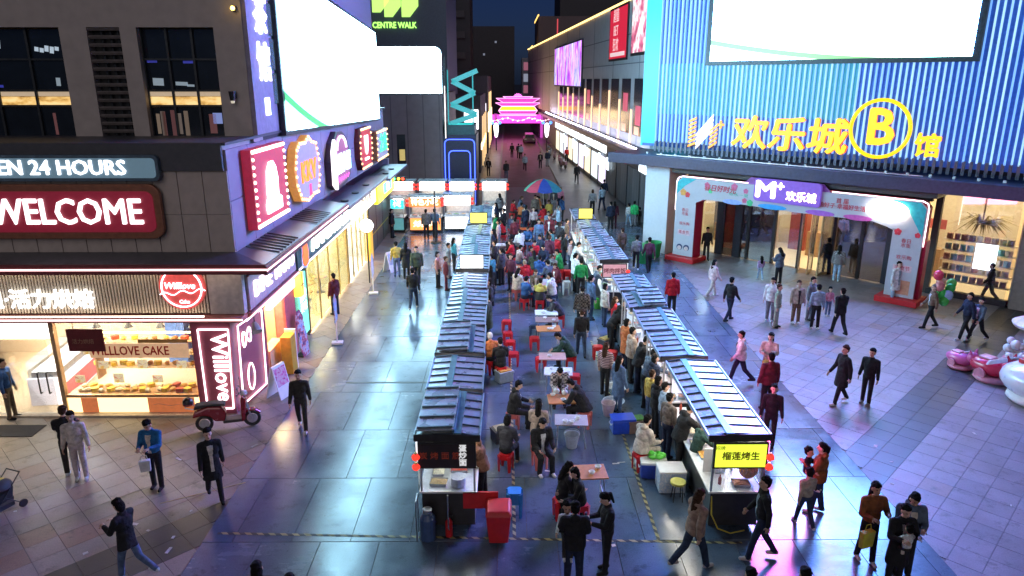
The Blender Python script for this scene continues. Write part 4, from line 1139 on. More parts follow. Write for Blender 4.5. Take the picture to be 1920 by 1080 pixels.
YW = glow('yellow_white_shop_light', (1.0, 0.82, 0.42), 24.0)
WW = glow('cool_white_shop_light', (0.95, 1.0, 0.92), 18.0)
BR = mat('brass_mullion', (0.45, 0.32, 0.14), 0.35, 0.6)
s1 = shop('pink_shop', 'salmon pink open shop bay beside the neon pillar', 20.25, 23.0, mat('salmon_wall', (0.55, 0.16, 0.15), 0.55), YW, mat('pink_frame', (0.5, 0.16, 0.17), 0.5), 2, glaze=False)
bx('light_box', glow('white_lightbox', (1.0, 0.93, 0.98), 3.5), s1, -7.26, -7.12, 20.35, 22.9, 2.35, 2.72)
bx('counter', mat('peach_counter', (0.6, 0.36, 0.2), 0.5), s1, -7.6, -7.28, 20.4, 21.6, 0.03, 1.0)
bx('side_panel', mat('rose_red_panel', (0.5, 0.09, 0.1), 0.5), s1, -7.28, -7.2, 21.9, 23.0, 0.0, 2.3)
pt = shop('green_poster_shop', 'shop bay with glowing green panel and yellow lantern box', 23.05, 24.6, mat('dull_wall', (0.3, 0.28, 0.3), 0.6), WW, DARKST, 1)
bx('green_panel', glow('green_panel_light', (0.18, 0.85, 0.55), 1.6), pt, -7.23, -7.18, 23.45, 24.4, 0.3, 2.5)
text('招牌\n美味', 0.42, glow('pale_green_print', (0.7, 1.0, 0.8), 3.0, False), pt, (-7.17, 23.92, 1.5), rz=90, ext=0.006, align='CENTER')
bx('lantern_box', glow('amber_box', (1.0, 0.6, 0.08), 2.2), pt, -7.2, -6.95, 23.0, 23.35, 1.95, 2.75)
MB().box(-6.948, -6.94, 23.0, 23.35, 2.33, 2.36).box(-6.948, -6.94, 23.16, 23.19, 1.95, 2.75).build('lantern_bars', BLACK, pt)
s2 = shop('glowing_window_shop', 'wide shop window glowing pale yellow with brass mullions', 24.7, 31.4, mat('pale_yellow_interior', (0.6, 0.56, 0.36), 0.6), YW, BR, 4)
rr_ = random.Random(4)
for i in range(5):
    y = 25.4 + i * 1.15
    t_ = thing('cafe_table', 'small round cafe table inside the glowing shop window', 'table', (-8.2 - 0.3 * (i % 2), y, 0.03), group='cafe tables inside the shop')
    MB().cyl((0, 0, 0.7), (0, 0, 0.74), 0.32, n=16).build('table_top', mat('cafe_wood', (0.4, 0.25, 0.12), 0.5), t_)
    MB().cyl((0, 0, 0), (0, 0, 0.7), 0.03, n=8).cyl((0, 0, 0), (0, 0, 0.02), 0.2, n=12).build('pedestal', BLACK, t_)
s3 = shop('bright_doorway_shop', 'narrow shop bays with blazing white doorways and brass posts', 31.5, 36.6, mat('white_interior', (0.7, 0.68, 0.6), 0.6), glow('blazing_white', (1.0, 0.92, 0.7), 34.0), BR, 5)
bx('amber_cabinet', glow('amber_cabinet', (1.0, 0.5, 0.05), 0.8), s3, -7.22, -7.0, 35.6, 36.3, 0.02, 1.9)
s4 = shop('dark_shutter_shop', 'dark green-grey shuttered shop at the end of the row', 36.8, 42.8, mat('dark_interior', (0.05, 0.055, 0.05), 0.7), glow('dim_light', (1, 0.9, 0.6), 0.3), DARKST, 3, glaze=False)
shp = MB().box(-0.02, 0.02, -0.95, 0.95, -0.055, 0.055).mesh('shutter_slat')
shp.materials.append(mat('shutter_green_grey', (0.085, 0.095, 0.085), 0.45, 0.4))
for i in range(22):
    for yy in (37.8, 39.8, 41.8):
        inst('shutter_slat', shp, s4, (-7.25, yy, 0.1 + i * 0.12))
bx('yellow_stripe', mat('yellow_stripe', (0.5, 0.5, 0.05), 0.5), s4, -7.222, -7.215, 36.9, 42.7, 0.98, 1.03)
# end wall and backing of the ground floor
bx('ground_floor_wall', STONE, bk, -24, -9.7, 23.05, 43.0, 0.0, 4.5)
bx('end_wall', PAPRICA, bk, -9.7, -7.1, 42.85, 43.1, 0.0, 4.5)
bx('soffit', mat('pale_soffit', (0.4, 0.36, 0.38), 0.6), bk, -9.7, -7.0, 22.7, 42.85, 2.86, 2.92)
# side fascia with shop signs
bx('fascia_back', DARKST, bk, -7.3, -7.0, 18.25, 43.0, 2.98, 4.15)
fs = thing('fascia_sign', 'white lettered fascia over the salmon pink shop', 'sign', (-6.95, 20.5, 3.0), world=True)
bx('board', mat('pale_rose_board', (0.5, 0.36, 0.36), 0.5), fs, -6.998, -6.93, 18.3, 22.6, 3.02, 3.95)
text('DINE TIAMO', 0.62, LETP, fs, (-6.91, 20.5, 3.48), rz=90, ext=0.05, bold=0.012, align='CENTER', width=3.7)
fs = thing('fascia_sign', 'dark green fascia with orange flame emblem and white slanted letters', 'sign', (-6.95, 26, 3.0), world=True)
bx('board', mat('dark_green_board', (0.03, 0.09, 0.07), 0.5), fs, -6.998, -6.90, 22.7, 31.0, 2.95, 3.95)
fl = [(0.0, -0.5), (0.28, -0.42), (0.36, -0.1), (0.24, 0.2), (0.26, 0.42), (0.1, 0.28), (0.0, 0.56), (-0.14, 0.22), (-0.24, 0.38), (-0.3, 0.05), (-0.36, -0.2), (-0.26, -0.44)]
MB().prism(fl, (-6.898, 23.55, 3.42), (0, 1, 0), (0, 0, 1), (1, 0, 0), 0.05).build('flame_emblem', glow('flame_orange', (1.0, 0.16, 0.02), 1.6), fs)
MB().prism([(p[0] * 1.3, p[1] * 1.18) for p in fl], (-6.8985, 23.55, 3.42), (0, 1, 0), (0, 0, 1), (1, 0, 0), 0.03).build('emblem_rim', WHITEP, fs)
text('HAMBURGER', 0.85, glow('mint_white_letters', (0.9, 1.0, 0.95), 5.0), fs, (-6.86, 27.5, 3.47), rz=90, ext=0.06, bold=0.02, align='CENTER', shear=0.2, width=6.3)
bx('light_line', NEONW, fs, -6.9, -6.88, 22.8, 31.0, 2.93, 2.97)
fs = thing('fascia_sign', 'glowing cream fascia panel over the bright doorways', 'sign', (-6.95, 34, 3.0), world=True)
bx('board', glow('cream_fascia', (1.0, 0.9, 0.62), 2.4), fs, -6.998, -6.86, 31.3, 37.0, 2.9, 3.85)
text('小吃快餐', 0.6, mat('grey_brown_print', (0.25, 0.2, 0.12), 0.5), fs, (-6.855, 34.1, 3.4), rz=90, ext=0.01, align='CENTER', width=3.6)
fs = thing('fascia_sign', 'bright yellow fascia with blue patch at the far end of the shops', 'sign', (-6.95, 40, 3.0), world=True)
bx('board', glow('yellow_fascia', (1.0, 0.86, 0.02), 2.2), fs, -6.998, -6.80, 37.2, 42.9, 2.7, 3.7)
bx('blue_patch', glow('blue_patch', (0.05, 0.35, 1.0), 1.8), fs, -6.798, -6.78, 39.2, 41.8, 2.95, 3.5)
text('自助', 0.5, LETW, fs, (-6.775, 40.4, 3.22), rz=90, ext=0.01, align='CENTER')
# dark eave plates over the far shops
ev = MB()
ev.box(-7.18, -6.1, 27.3, 36.5, 4.16, 4.30).box(-7.18, -6.0, 36.6, 43.2, 4.02, 4.14)
ev.build('eave', mat('dark_eave', (0.10, 0.10, 0.125), 0.4, 0.3), bk, bevel=0.01)
for y in (28.5, 30.6, 33.0, 38.5, 40.5):
    MB().cyl((-6.55, y, 4.3 if y < 36.5 else 4.14), (-6.55, y, 4.36 if y < 36.5 else 4.2), 0.16, n=14).build('roof_vent', BLACK, bk)

# ---- five bulb-framed signs on the side wall
BULB = glow('warm_bulb', (1.0, 0.55, 0.22), 4.5, sample=False)
BULBW = glow('rosy_bulb', (1.0, 0.62, 0.52), 4.5, sample=False)
blm = MB().ball((0, 0, 0), 0.055, 8, 5).mesh('bulb', smooth=True)
blm.materials.append(BULB)
blw = blm.copy()
blw.materials[0] = BULBW


def bulb_sign(label, yc, zc, outline, face, rim, bulbs, step=0.2, mesh=blm):
    s = thing('bulb_sign', label, 'sign', (-7.15, yc, zc), group='bulb-framed signs on the side wall', world=True)
    ax, ay, az = (0, 1, 0), (0, 0, 1), (1, 0, 0)
    MB().prism(outline, (-7.19, yc, zc), ax, ay, az, 0.26).build('box', rim, s)
    MB().prism([(p[0] * 0.86, p[1] * 0.88) for p in outline], (-6.928, yc, zc), ax, ay, az, 0.012).build('face', face, s)
    if bulbs:
        n = len(outline)
        for i in range(n):
            a, b = Vector(outline[i]), Vector(outline[(i + 1) % n])
            m_ = max(1, int((b - a).length / step))
            for k in range(m_):
                q = a.lerp(b, k / m_)
                inst('bulb', mesh, s, (-6.92, yc + q.x * 0.93, zc + q.y * 0.94))
    return s


CRIM = mat('crimson_sign_box', (0.30, 0.02, 0.04), 0.4, emit=0.25, ecol=(0.6, 0.03, 0.08))
s = bulb_sign('crimson bulb-framed sign with glowing white portrait silhouette', 20.95, 6.08, [(-1.5, -1.1), (1.5, -1.1), (1.5, 1.1), (-1.5, 1.1)],
              mat('crimson_face', (0.4, 0.02, 0.06), 0.4, emit=0.35, ecol=(0.75, 0.05, 0.13)), CRIM, True, 0.22, blw)
sil = [(-0.75, -0.78), (0.8, -0.78), (0.85, -0.45), (0.5, -0.32), (0.55, 0.2), (0.42, 0.55), (0.15, 0.75), (-0.2, 0.74), (-0.48, 0.5), (-0.6, 0.1), (-0.62, -0.3), (-0.8, -0.5)]
MB().prism([(p[0] * 0.85, p[1] * 0.95) for p in sil], (-6.914, 20.95, 6.02), (0, 1, 0), (0, 0, 1), (1, 0, 0), 0.05).build('white_silhouette', glow('white_figure_panel', (1.0, 0.95, 0.93), 4.5), s)
for yy, zz, hh in ((0, 1.03, 0.05), (0, -1.03, 0.05)):
    bx('light_bar', BULBW, s, -6.93, -6.9, 20.95 - 1.4, 20.95 + 1.4, 6.08 + zz - hh, 6.08 + zz + hh)
vase = [(-1.1, -0.95), (-0.3, -1.1), (0.5, -0.98), (1.2, -1.0), (1.55, -0.4), (1.6, 0.2), (1.3, 0.85), (0.7, 0.95), (0.3, 1.15), (-0.2, 0.98), (-0.9, 1.0), (-1.3, 0.8), (-1.6, 0.2), (-1.55, -0.4)]
s = bulb_sign('amber bulb-framed vase-shaped sign with orange KKV letters', 24.95, 6.02, vase, mat('lilac_face', (0.32, 0.28, 0.45), 0.4, emit=0.25, ecol=(0.5, 0.45, 0.75)), mat('amber_rim', (0.5, 0.22, 0.04), 0.4, emit=0.3, ecol=(1.0, 0.4, 0.08)), True, 0.22)
text('KKV', 0.95, glow('orange_letters', (1.0, 0.25, 0.02), 2.0), s, (-6.90, 24.95, 5.95), rz=90, ext=0.04, bold=0.04, align='CENTER', width=1.9)
bx('pink_tag', glow('pink_tag', (0.9, 0.05, 0.2), 1.2), s, -6.914, -6.9, 24.9, 25.15, 5.1, 5.5)
dome = [(-1.6, -1.0), (-0.9, -1.2), (0.9, -1.1), (1.7, -0.9), (1.8, 0.1), (1.3, 0.75), (0.5, 1.05), (-0.4, 1.1), (-1.2, 0.7), (-1.75, 0.0)]
s = bulb_sign('plum dome-shaped hot pot sign with white shell edge and mint characters', 30.0, 5.88, dome, mat('plum_face', (0.18, 0.06, 0.12), 0.4, emit=0.4, ecol=(0.5, 0.12, 0.3)), mat('dark_plum_rim', (0.06, 0.03, 0.05), 0.4), False)
text('老甘火锅', 0.85, glow('mint_letters', (0.6, 1.0, 0.92), 3.0), s, (-6.90, 30.2, 5.62), rz=90, ext=0.05, bold=0.02, align='CENTER', width=2.9)
MB().tube([(-6.9, 30.1 + 0.85 * math.cos(R(a)), 6.25 + 0.5 * math.sin(R(a))) for a in range(0, 190, 18)], 0.06, 6).build('white_arch', glow('rose_white_arch', (1.0, 0.75, 0.85), 2.5), s)
MB().prism([(-1.75, -0.9), (-1.3, -1.15), (-1.15, 0.3), (-1.3, 0.85), (-1.7, 0.4)], (-6.93, 30.0, 5.88), (0, 1, 0), (0, 0, 1), (1, 0, 0), 0.12).build('white_shell', glow('white_shell_light', (1, 0.93, 0.95), 2.2), s)
MB().tube([(-6.9, 28.8 + 0.22 * i, 4.98 + (0.14 if i % 2 else 0)) for i in range(12)], 0.035, 5).build('zigzag', glow('magenta_zigzag', (0.9, 0.15, 0.5), 1.5), s)
brl = [(-1.0, -0.95), (1.4, -0.95), (1.75, -0.4), (1.75, 0.4), (1.4, 1.0), (-1.0, 1.0), (-1.4, 0.4), (-1.4, -0.4)]
s = bulb_sign('dark red barrel-shaped bulb sign with white cup emblem', 35.4, 5.78, brl, mat('dark_red_face', (0.3, 0.015, 0.02), 0.4, emit=0.5, ecol=(0.6, 0.02, 0.04)), mat('brown_red_rim', (0.15, 0.02, 0.02), 0.4), True, 0.26)
MB().prism([(-0.42, 0.55), (0.42, 0.55), (0.3, -0.1), (0.12, -0.35), (-0.12, -0.35), (-0.3, -0.1)], (-6.914, 35.5, 5.85), (0, 1, 0), (0, 0, 1), (1, 0, 0), 0.04).build('cup_emblem', glow('white_cup', (1.0, 0.9, 0.92), 3.5), s)
bx('emblem_bar', _mats['white_cup'], s, -6.914, -6.88, 35.05, 36.0, 5.22, 5.34)
s = bulb_sign('small rectangular bulb sign with green characters at the wall end', 40.2, 5.55, [(-1.7, -0.75), (1.8, -0.75), (1.8, 0.8), (-1.7, 0.8)], mat('grey_lilac_face', (0.25, 0.25, 0.32), 0.4, emit=0.4, ecol=(0.4, 0.42, 0.55)), mat('amber_rim2', (0.35, 0.15, 0.05), 0.4), True, 0.3)
text('之家', 1.0, glow('green_letters', (0.05, 0.95, 0.3), 2.2), s, (-6.90, 40.4, 5.6), rz=90, ext=0.04, bold=0.05, align='CENTER', width=2.3)

# ---- tall building set back above the bakery
tb = thing('office_block', 'dark grey block with lit window strips, louvred bay and stone piers', 'building', (-14, 20.6, 7.4), world=True)
PIER = mat('taupe_stone', (0.42, 0.36, 0.33), 0.6, var=0.1, scale=3)
DGL = mat('dark_window_glass', (0.012, 0.018, 0.028), 0.08, 0, 0.2, 3, spec=0.8)
bx('core', mat('dark_core', (0.03, 0.03, 0.035), 0.7), tb, -26, -7.25, 21.4, 40.3, 6.5, 22)
bx('spandrel', PIER, tb, -26, -7.2, 20.6, 21.4, 10.38, 12.6)
bx('upper_storey', PIER, tb, -26, -7.2, 20.6, 21.4, 15.6, 22)
for x0, x1 in ((-8.0, -7.2), (-10.55, -10.1), (-12.2, -11.45), (-17.0, -16.4)):
    bx('pier', PIER, tb, x0, x1, 20.6, 21.4, 7.3, 10.38)
    bx('pier', PIER, tb, x0, x1, 20.62, 21.38, 12.6, 15.6)
lm = MB().box(-0.45, 0.45, -0.03, 0.03, -0.035, 0.035).mesh('louvre_slat')
lm.materials.append(mat('louvre_metal', (0.2, 0.17, 0.16), 0.5, 0.2))
for i in range(24):
    inst('louvre_slat', lm, tb, (-11.0, 20.66, 7.4 + i * 0.21), rot=(R(35), 0, 0))
mb = MB()
for x in (-11.15, -10.9, -10.7):
    mb.cyl((x, 20.78, 7.3), (x, 20.78, 12), 0.035, n=6)
mb.build('pipe', DARKST, tb)
bx('louvre_back', BLACK, tb, -11.45, -10.55, 20.9, 20.95, 7.3, 12.4)
win = [(-10.1, -8.0, 3), (-16.4, -12.2, 4)]
STRIPM = art_mat('warm_window_strip', [(0.3, (0.35, 0.16, 0.03)), (0.45, (0.8, 0.48, 0.14)), (0.6, (1.0, 0.7, 0.3))], 2.2, 0.62, (1, 1, 2.5), 6)
for x0, x1, n in win:
    w = (x1 - x0) / n
    for i in range(n):
        a, b = x0 + i * w, x0 + (i + 1) * w
        for z0, z1 in ((7.3, 8.28), (8.72, 9.55), (9.55, 10.36)):
            bx('window_pane', DGL, tb, a + 0.03, b - 0.03, 20.86, 20.88, z0 + 0.02, z1 - 0.02)
        bx('lit_strip', STRIPM, tb, a + 0.03, b - 0.03, 20.84, 20.87, 8.32, 8.55)
        bx('pale_strip', mat('pale_strip', (0.45, 0.36, 0.26), 0.5, emit=0.35, ecol=(0.8, 0.6, 0.4)), tb, a + 0.03, b - 0.03, 20.845, 20.875, 8.56, 8.70)
        bx('mullion', DARKST, tb, a - 0.03, a + 0.03, 20.78, 20.9, 7.3, 10.38)
    for z in (8.3, 8.71, 9.55):
        bx('transom', DARKST, tb, x0, x1, 20.79, 20.84, z - 0.025, z + 0.025)
rw = random.Random(9)
def pane_glow(x, z, w, h, tilt, c, e):
    mb = MB()
    mb.X = Matrix.Translation((x, 20.855, z)) @ Matrix.Rotation(tilt, 4, 'Y')
    mb.box(-w / 2, w / 2, -0.004, 0.0, -h / 2, h / 2)
    mb.build('pane_glow', glow('pane_glow_mat_%d_%d_%d' % (int(c[0] * 10), int(c[2] * 10), int(e * 100)), c, e, False), tb)


for k in range(11):                     # slanting reflections of the big screens, painted as glowing panels
    pane_glow(-15.4 + 0.13 * k + rw.uniform(-0.03, 0.03), 9.86 + 0.012 * k + rw.uniform(-0.04, 0.04), rw.uniform(0.04, 0.09), rw.uniform(0.14, 0.3), 0.12, (0.7, 0.86, 1.0), rw.choice([0.5, 0.8]))
for k in range(5):  # smaller cluster of painted screen reflections
    pane_glow(-13.05 + 0.14 * k, 9.82 + rw.uniform(-0.03, 0.03), 0.11, rw.uniform(0.1, 0.18), 0.15, (0.7, 0.86, 1.0), 0.55)
for x, z, w, h in ((-9.8, 8.95, 0.3, 0.2), (-9.15, 8.9, 0.34, 0.1), (-12.6, 8.95, 0.12, 0.22), (-8.9, 8.85, 0.2, 0.06)):
    pane_glow(x, z, w, h, 0.04, (0.6, 0.75, 0.85), 0.28)
for x, z in ((-9.9, 9.5), (-8.9, 9.48), (-14.6, 8.85), (-14.3, 8.83)):
    pane_glow(x, z, 0.28, 0.07, 0.0, (0.1, 0.12, 0.9), 0.22)
for k in range(9):                      # curtains and furnished rooms behind the lowest row
    x = rw.choice([rw.uniform(-10.0, -8.1), rw.uniform(-15.8, -12.4)])
    pane_glow(x, 7.8, rw.uniform(0.06, 0.22), rw.uniform(0.5, 0.85), 0.0, rw.choice([(0.6, 0.45, 0.32), (0.45, 0.36, 0.3), (0.5, 0.2, 0.2)]), rw.choice([0.06, 0.1, 0.16]))
pane_glow(-8.25, 7.95, 0.26, 0.3, 0.0, (0.35, 0.45, 0.95), 0.5)
bx('street_side_wall', mat('lilac_grey_wall', (0.22, 0.2, 0.24), 0.6, var=0.08), tb, -7.25, -7.2, 21.4, 40.3, 7.47, 22)
lampw = thing('wall_lamp', 'small dark wall lantern on the stone pier beside the window', 'lamp', (-7.6, 20.5, 8.6))
MB().box(-0.05, 0.05, 0.0, 0.09, -0.1, 0.1).cyl((0, -0.1, -0.15), (0, -0.1, 0.1), 0.07, 0.1, 8).build('body', BLACK, lampw)
MB().cyl((0, -0.1, -0.22), (0, -0.1, -0.155), 0.05, 0.06, 8).build('lens', glow('dim_lantern', (1, 0.9, 0.7), 0.6), lampw)
lampw = thing('wall_lamp', 'small amber lamp glowing at the top of the stone pier', 'lamp', (-7.35, 20.5, 10.85))
MB().box(-0.05, 0.05, 0.0, 0.09, -0.06, 0.06).build('body', BLACK, lampw)
MB().ball((0, -0.08, 0), 0.06, 10, 6).build('lens', glow('amber_bulb', (1.0, 0.6, 0.1), 6.0), lampw)
vs = thing('vertical_sign', 'white lit vertical characters on the lilac corner of the dark block', 'sign', (-7.15, 21.4, 9), world=True)
bx('fin', mat('lilac_fin', (0.25, 0.22, 0.30), 0.5), vs, -7.2, -7.08, 20.64, 22.4, 7.5, 14)
for ch, z in (('茶', 10.72), ('馆', 9.42)):
    text(ch, 1.15, LETW, vs, (-7.05, 21.7, z), rz=90, ext=0.05, bold=0.02, align='CENTER')
bx('white_tag', LETW, vs, -7.078, -7.05, 21.5, 21.9, 8.0, 8.5)
for z in (8.3, 9.3, 10.3, 11.3):
    bx('side_window', mat('blue_grey_window', (0.05, 0.07, 0.1), 0.1, emit=0.12, ecol=(0.3, 0.5, 0.7)), tb, -7.21, -7.16, 22.5, 23.6, z, z + 0.9)


# ---- big LED wall over the shops
def screen_mat(name, strength, ring_c, ring_r, plane, green=(0.05, 0.9, 0.25), extra=None, white=(0.40, 0.78, 1.0)):
    g = NT(name)
    geo = g.n('ShaderNodeTexCoord')
    sp = g.n('ShaderNodeSeparateXYZ', {0: geo.outputs['Object']})
    a = sp.outputs[0 if plane == 'xz' else 1]
    z = sp.outputs[2]
    dx = g.math('SUBTRACT', a, ring_c[0])
    dz = g.math('SUBTRACT', z, ring_c[1])
    d = g.math('SQRT', g.math('ADD', g.math('MULTIPLY', dx, dx), g.math('MULTIPLY', dz, dz)))
    e = g.math('ABSOLUTE', g.math('SUBTRACT', d, ring_r))
    mask = g.n('ShaderNodeMapRange', {'Value': e, 'From Min': 0.10, 'From Max': 0.24, 'To Min': 1.0, 'To Max': 0.0}).outputs[0]
    out = g.n('ShaderNodeMapRange', {'Value': d, 'From Min': ring_r, 'From Max': ring_r + 0.5, 'To Min': 0.0, 'To Max': 0.12}).outputs[0]
    col = g.mix(out, white, (0.6, 1.0, 0.5))
    if extra:
        nz = g.n('ShaderNodeTexNoise', {'Vector': geo.outputs['Object'], 'Scale': 0.22, 'Detail': 2})
        h = g.n('ShaderNodeMapRange', {'Value': z, 'From Min': extra[0], 'From Max': extra[1], 'To Min': 0.0, 'To Max': 1.0}).outputs[0]
        art = g.ramp(nz.outputs['Fac'], [(0.40, (0.03, 0.24, 1.0)), (0.52, (0.06, 0.20, 1.0)), (0.62, (0.3, 0.12, 1.0)), (0.7, (0.8, 0.12, 0.9))])  # unseen upper picture, coloured to throw blue light on the paving
        px = g.n('ShaderNodeMapRange', {'Value': g.math('ABSOLUTE', g.math('SUBTRACT', a, 0.2)), 'From Min': 1.0, 'From Max': 1.9, 'To Min': 1.0, 'To Max': 0.0}).outputs[0]
        art = g.mix(px, art, (1.0, 0.10, 0.5))                      # pink zone added above view so the paving mirrors pink
        col = g.mix(h, col, art)
    col = g.mix(mask, col, green)
    g.put(g.b.inputs['Emission Color'], col)
    st_ = g.math('MULTIPLY_ADD', mask, 0.75 - strength, strength)
    g.put(g.b.inputs['Emission Strength'], st_)
    g.b.inputs['Base Color'].default_value = (0.02, 0.02, 0.02, 1)
    g.b.inputs['Roughness'].default_value = 0.3
    return g.m


ls = thing('led_wall', 'huge white LED wall with green arc above the bulb signs', 'screen', (-7.1, 32.6, 7.0), world=True)
fr = MB()
fr.hexa([(-7.2, 23.08, 7.3), (-7.02, 23.08, 7.3), (-7.02, 40.32, 6.86), (-7.2, 40.32, 6.86), (-7.2, 23.08, 12.48), (-7.02, 23.08, 12.48), (-7.02, 40.32, 11.5), (-7.2, 40.32, 11.5)])
fr.build('housing', DARKST, ls)
mb = MB()
mb.add([(-7.0, 23.24, 7.44), (-7.0, 40.2, 6.97), (-7.0, 40.2, 11.4), (-7.0, 23.24, 12.33)], [(0, 1, 2, 3)])
mb.build('panel', screen_mat('white_led_green_arc', 17.0, (3.0, 38.3), 38.79, 'yz'), ls)

# ---- second block across the cross street, with rounded screen and blue portal
b2 = thing('corner_block', 'brown-grey block with slot window behind the cross stalls', 'building', (-8, 52, 0), world=True)
BW = mat('mauve_brown_render', (0.26, 0.20, 0.22), 0.65, var=0.1, scale=2)
bx('wall', BW, b2, -16, -4.6, 52, 66, 0, 8.05)
bx('slot_window', mat('slot_dark', (0.02, 0.02, 0.03), 0.2), b2, -7.9, -7.3, 51.95, 52.02, 3.0, 5.25)
bx('slot_light', glow('slot_yellow', (0.8, 0.6, 0.2), 0.7), b2, -7.75, -7.35, 51.93, 51.95, 3.4, 4.2)
me_b = MB().box(-0.02, 0.02, -0.02, 0.0, -3.9, 3.9).mesh('wall_joint_cover')
me_b.materials.append(mat('joint_cover', (0.11, 0.09, 0.10), 0.6))
for i in range(5):
    inst('joint_cover', me_b, b2, (-9.4 + i * 1.15, 51.99, 4.05))
for k in range(9):                      # faint pastel marks on the over-bright picture
    bx('picture_mark', glow('pastel_mark_%d' % (k % 2), (1.0, 0.84, 0.88) if k % 2 else (0.82, 1.0, 0.94), 1.12, False), ls, -6.995, -6.99, 35.2 + 0.42 * k, 35.45 + 0.42 * k + 0.1 * (k % 3), 9.35 + 0.1 * (k % 4), 9.75 + 0.13 * (k % 3))
r2 = thing('led_wall', 'white LED screen with rounded corner on top of the brown block', 'screen', (-6.9, 51.9, 8.1), world=True)
out = [(-2.5, -1.55), (2.33, -1.55), (2.33, 1.1)] + [(1.88 + 0.45 * math.cos(R(a)), 1.1 + 0.45 * math.sin(R(a))) for a in range(15, 91, 15)] + [(-2.5, 1.55)]
MB().prism([(p[0] * 1.03, p[1] * 1.05) for p in out], (-6.9, 52.3, 9.65), (1, 0, 0), (0, 0, 1), (0, -1, 0), 0.35).build('housing', DARKST, r2)
MB().prism(out, (-6.9, 51.945, 9.65), (1, 0, 0), (0, 0, 1), (0, -1, 0), 0.02).build('panel', glow('white_led', (0.45, 0.8, 1.0), 16.0), r2)
pk = thing('light_pole', 'slim white light line rising beside the rounded screen', 'light', (-4.35, 51.9, 5.2), world=True)
bx('post', DARKST, pk, -4.42, -4.3, 51.8, 51.95, 4.9, 10.6)
bx('light_line', glow('thin_white_line', (1.0, 0.9, 0.85), 3.0), pk, -4.39, -4.34, 51.76, 51.795, 5.0, 8.6)
po = thing('blue_portal', 'dark portal block outlined by blue neon beyond the cross stalls', 'portal', (-3.4, 52, 0), world=True)
bx('block', mat('navy_block', (0.02, 0.03, 0.08), 0.35), po, -4.58, -2.2, 52.0, 56, 0, 5.2)
bx('block_top', mat('teal_block_top', (0.03, 0.12, 0.15), 0.4), po, -4.5, -2.3, 52.1, 55.5, 5.21, 5.9)
BLUEN = glow('blue_neon', (0.06, 0.12, 1.0), 5.0)
for w_, h_, x in ((2.15, 4.9, -3.4), (1.55, 4.1, -3.42)):
    pth = [(x - w_ / 2, 51.95, 0.2), (x - w_ / 2, 51.95, h_ - 0.3)] + [(x - w_ / 2 + 0.3 - 0.3 * math.cos(R(a)), 51.95, h_ - 0.3 + 0.3 * math.sin(R(a))) for a in (30, 60, 90)] + [(x + w_ / 2 - 0.3 + 0.3 * math.sin(R(a)), 51.95, h_ - 0.3 + 0.3 * math.cos(R(a))) for a in (0, 30, 60, 90)] + [(x + w_ / 2, 51.95, 0.2)]
    MB().tube(pth, 0.035, 6).build('neon_line', BLUEN, po)
zz = thing('zigzag_truss', 'teal lit zigzag stair truss above the blue portal', 'truss', (-3.2, 53, 5.9), world=True)
TEAL = mat('teal_truss_paint', (0.06, 0.25, 0.28), 0.4, emit=0.35, ecol=(0.08, 0.65, 0.7))
zp = [(-4.1, 5.95), (-2.2, 6.6), (-4.0, 7.3), (-2.3, 8.1), (-3.9, 8.9), (-2.1, 9.65)]
for a, b in zip(zp, zp[1:]):
    MB().bar((a[0], 53, a[1]), (b[0], 53, b[1]), 0.8, 0.32).build('flight', TEAL, zz)
bx('lower_glow', glow('teal_glow', (0.05, 0.8, 0.75), 1.0), zz, -4.2, -2.5, 52.6, 53.4, 5.905, 5.95)
for x in (-4.25, -2.45):
    MB().cyl((x, 53.2, 5.9), (x, 53.2, 9.7), 0.05, n=6).build('post', TEAL, zz)
# centre walk tower
cw = thing('dark_tower', 'dark navy tower carrying the green CENTRE WALK sign', 'building', (-12, 70, 0), world=True)
NAVYW = mat('navy_tower_cladding', (0.08, 0.11, 0.17), 0.5, var=0.12)
bx('shaft', NAVYW, cw, -24, -5.6, 70.3, 84, 0, 34)
for i in range(6):
    bx('fin', mat('lilac_fin2', (0.12, 0.10, 0.2), 0.5), cw, -17.5 + i * 0.75, -17.3 + i * 0.75, 70.0, 70.3, 12.0, 30)
ws = thing('tower_sign', 'lime green folded W logo above CENTRE WALK letters', 'sign', (-10.4, 70, 13.5), world=True)
LIME = glow('lime_letters', (0.42, 1.0, 0.16), 2.2)
LIME2 = glow('pale_lime_logo', (0.55, 0.95, 0.2), 1.4)
text('CENTRE WALK', 0.74, LIME, ws, (-10.42, 70.2, 13.87), ext=0.08, bold=0.02, align='CENTER', width=4.1)
for x in (-12.1, -10.5):
    pass
for (x, z0, w_) in ((-12.4, 15.0, 1.0), (-11.3, 14.6, 0.9), (-9.7, 14.6, 0.9)):
    MB().prism([(0, 0), (0.75, 0), (1.55, 0.95), (1.55, 2.4), (0.8, 2.4), (0, 1.4)], (x, 70.25, z0), (1, 0, 0), (0, 0, 1), (0, -1, 0), 0.1).build('logo_fold', LIME2, ws)
ft = thing('dark_tower', 'unlit slender residential tower far behind the zigzag truss', 'building', (-5, 120, 0), world=True)
bx('shaft', mat('dim_concrete', (0.06, 0.06, 0.07), 0.8), ft, -9.5, -5.8, 120, 130, 0, 42)
for i in range(12):
    bx('balcony', mat('dim_concrete2', (0.09, 0.085, 0.095), 0.8), ft, -9.6, -6.6, 119.4, 120, 3 + i * 3.1, 4.0 + i * 3.1)
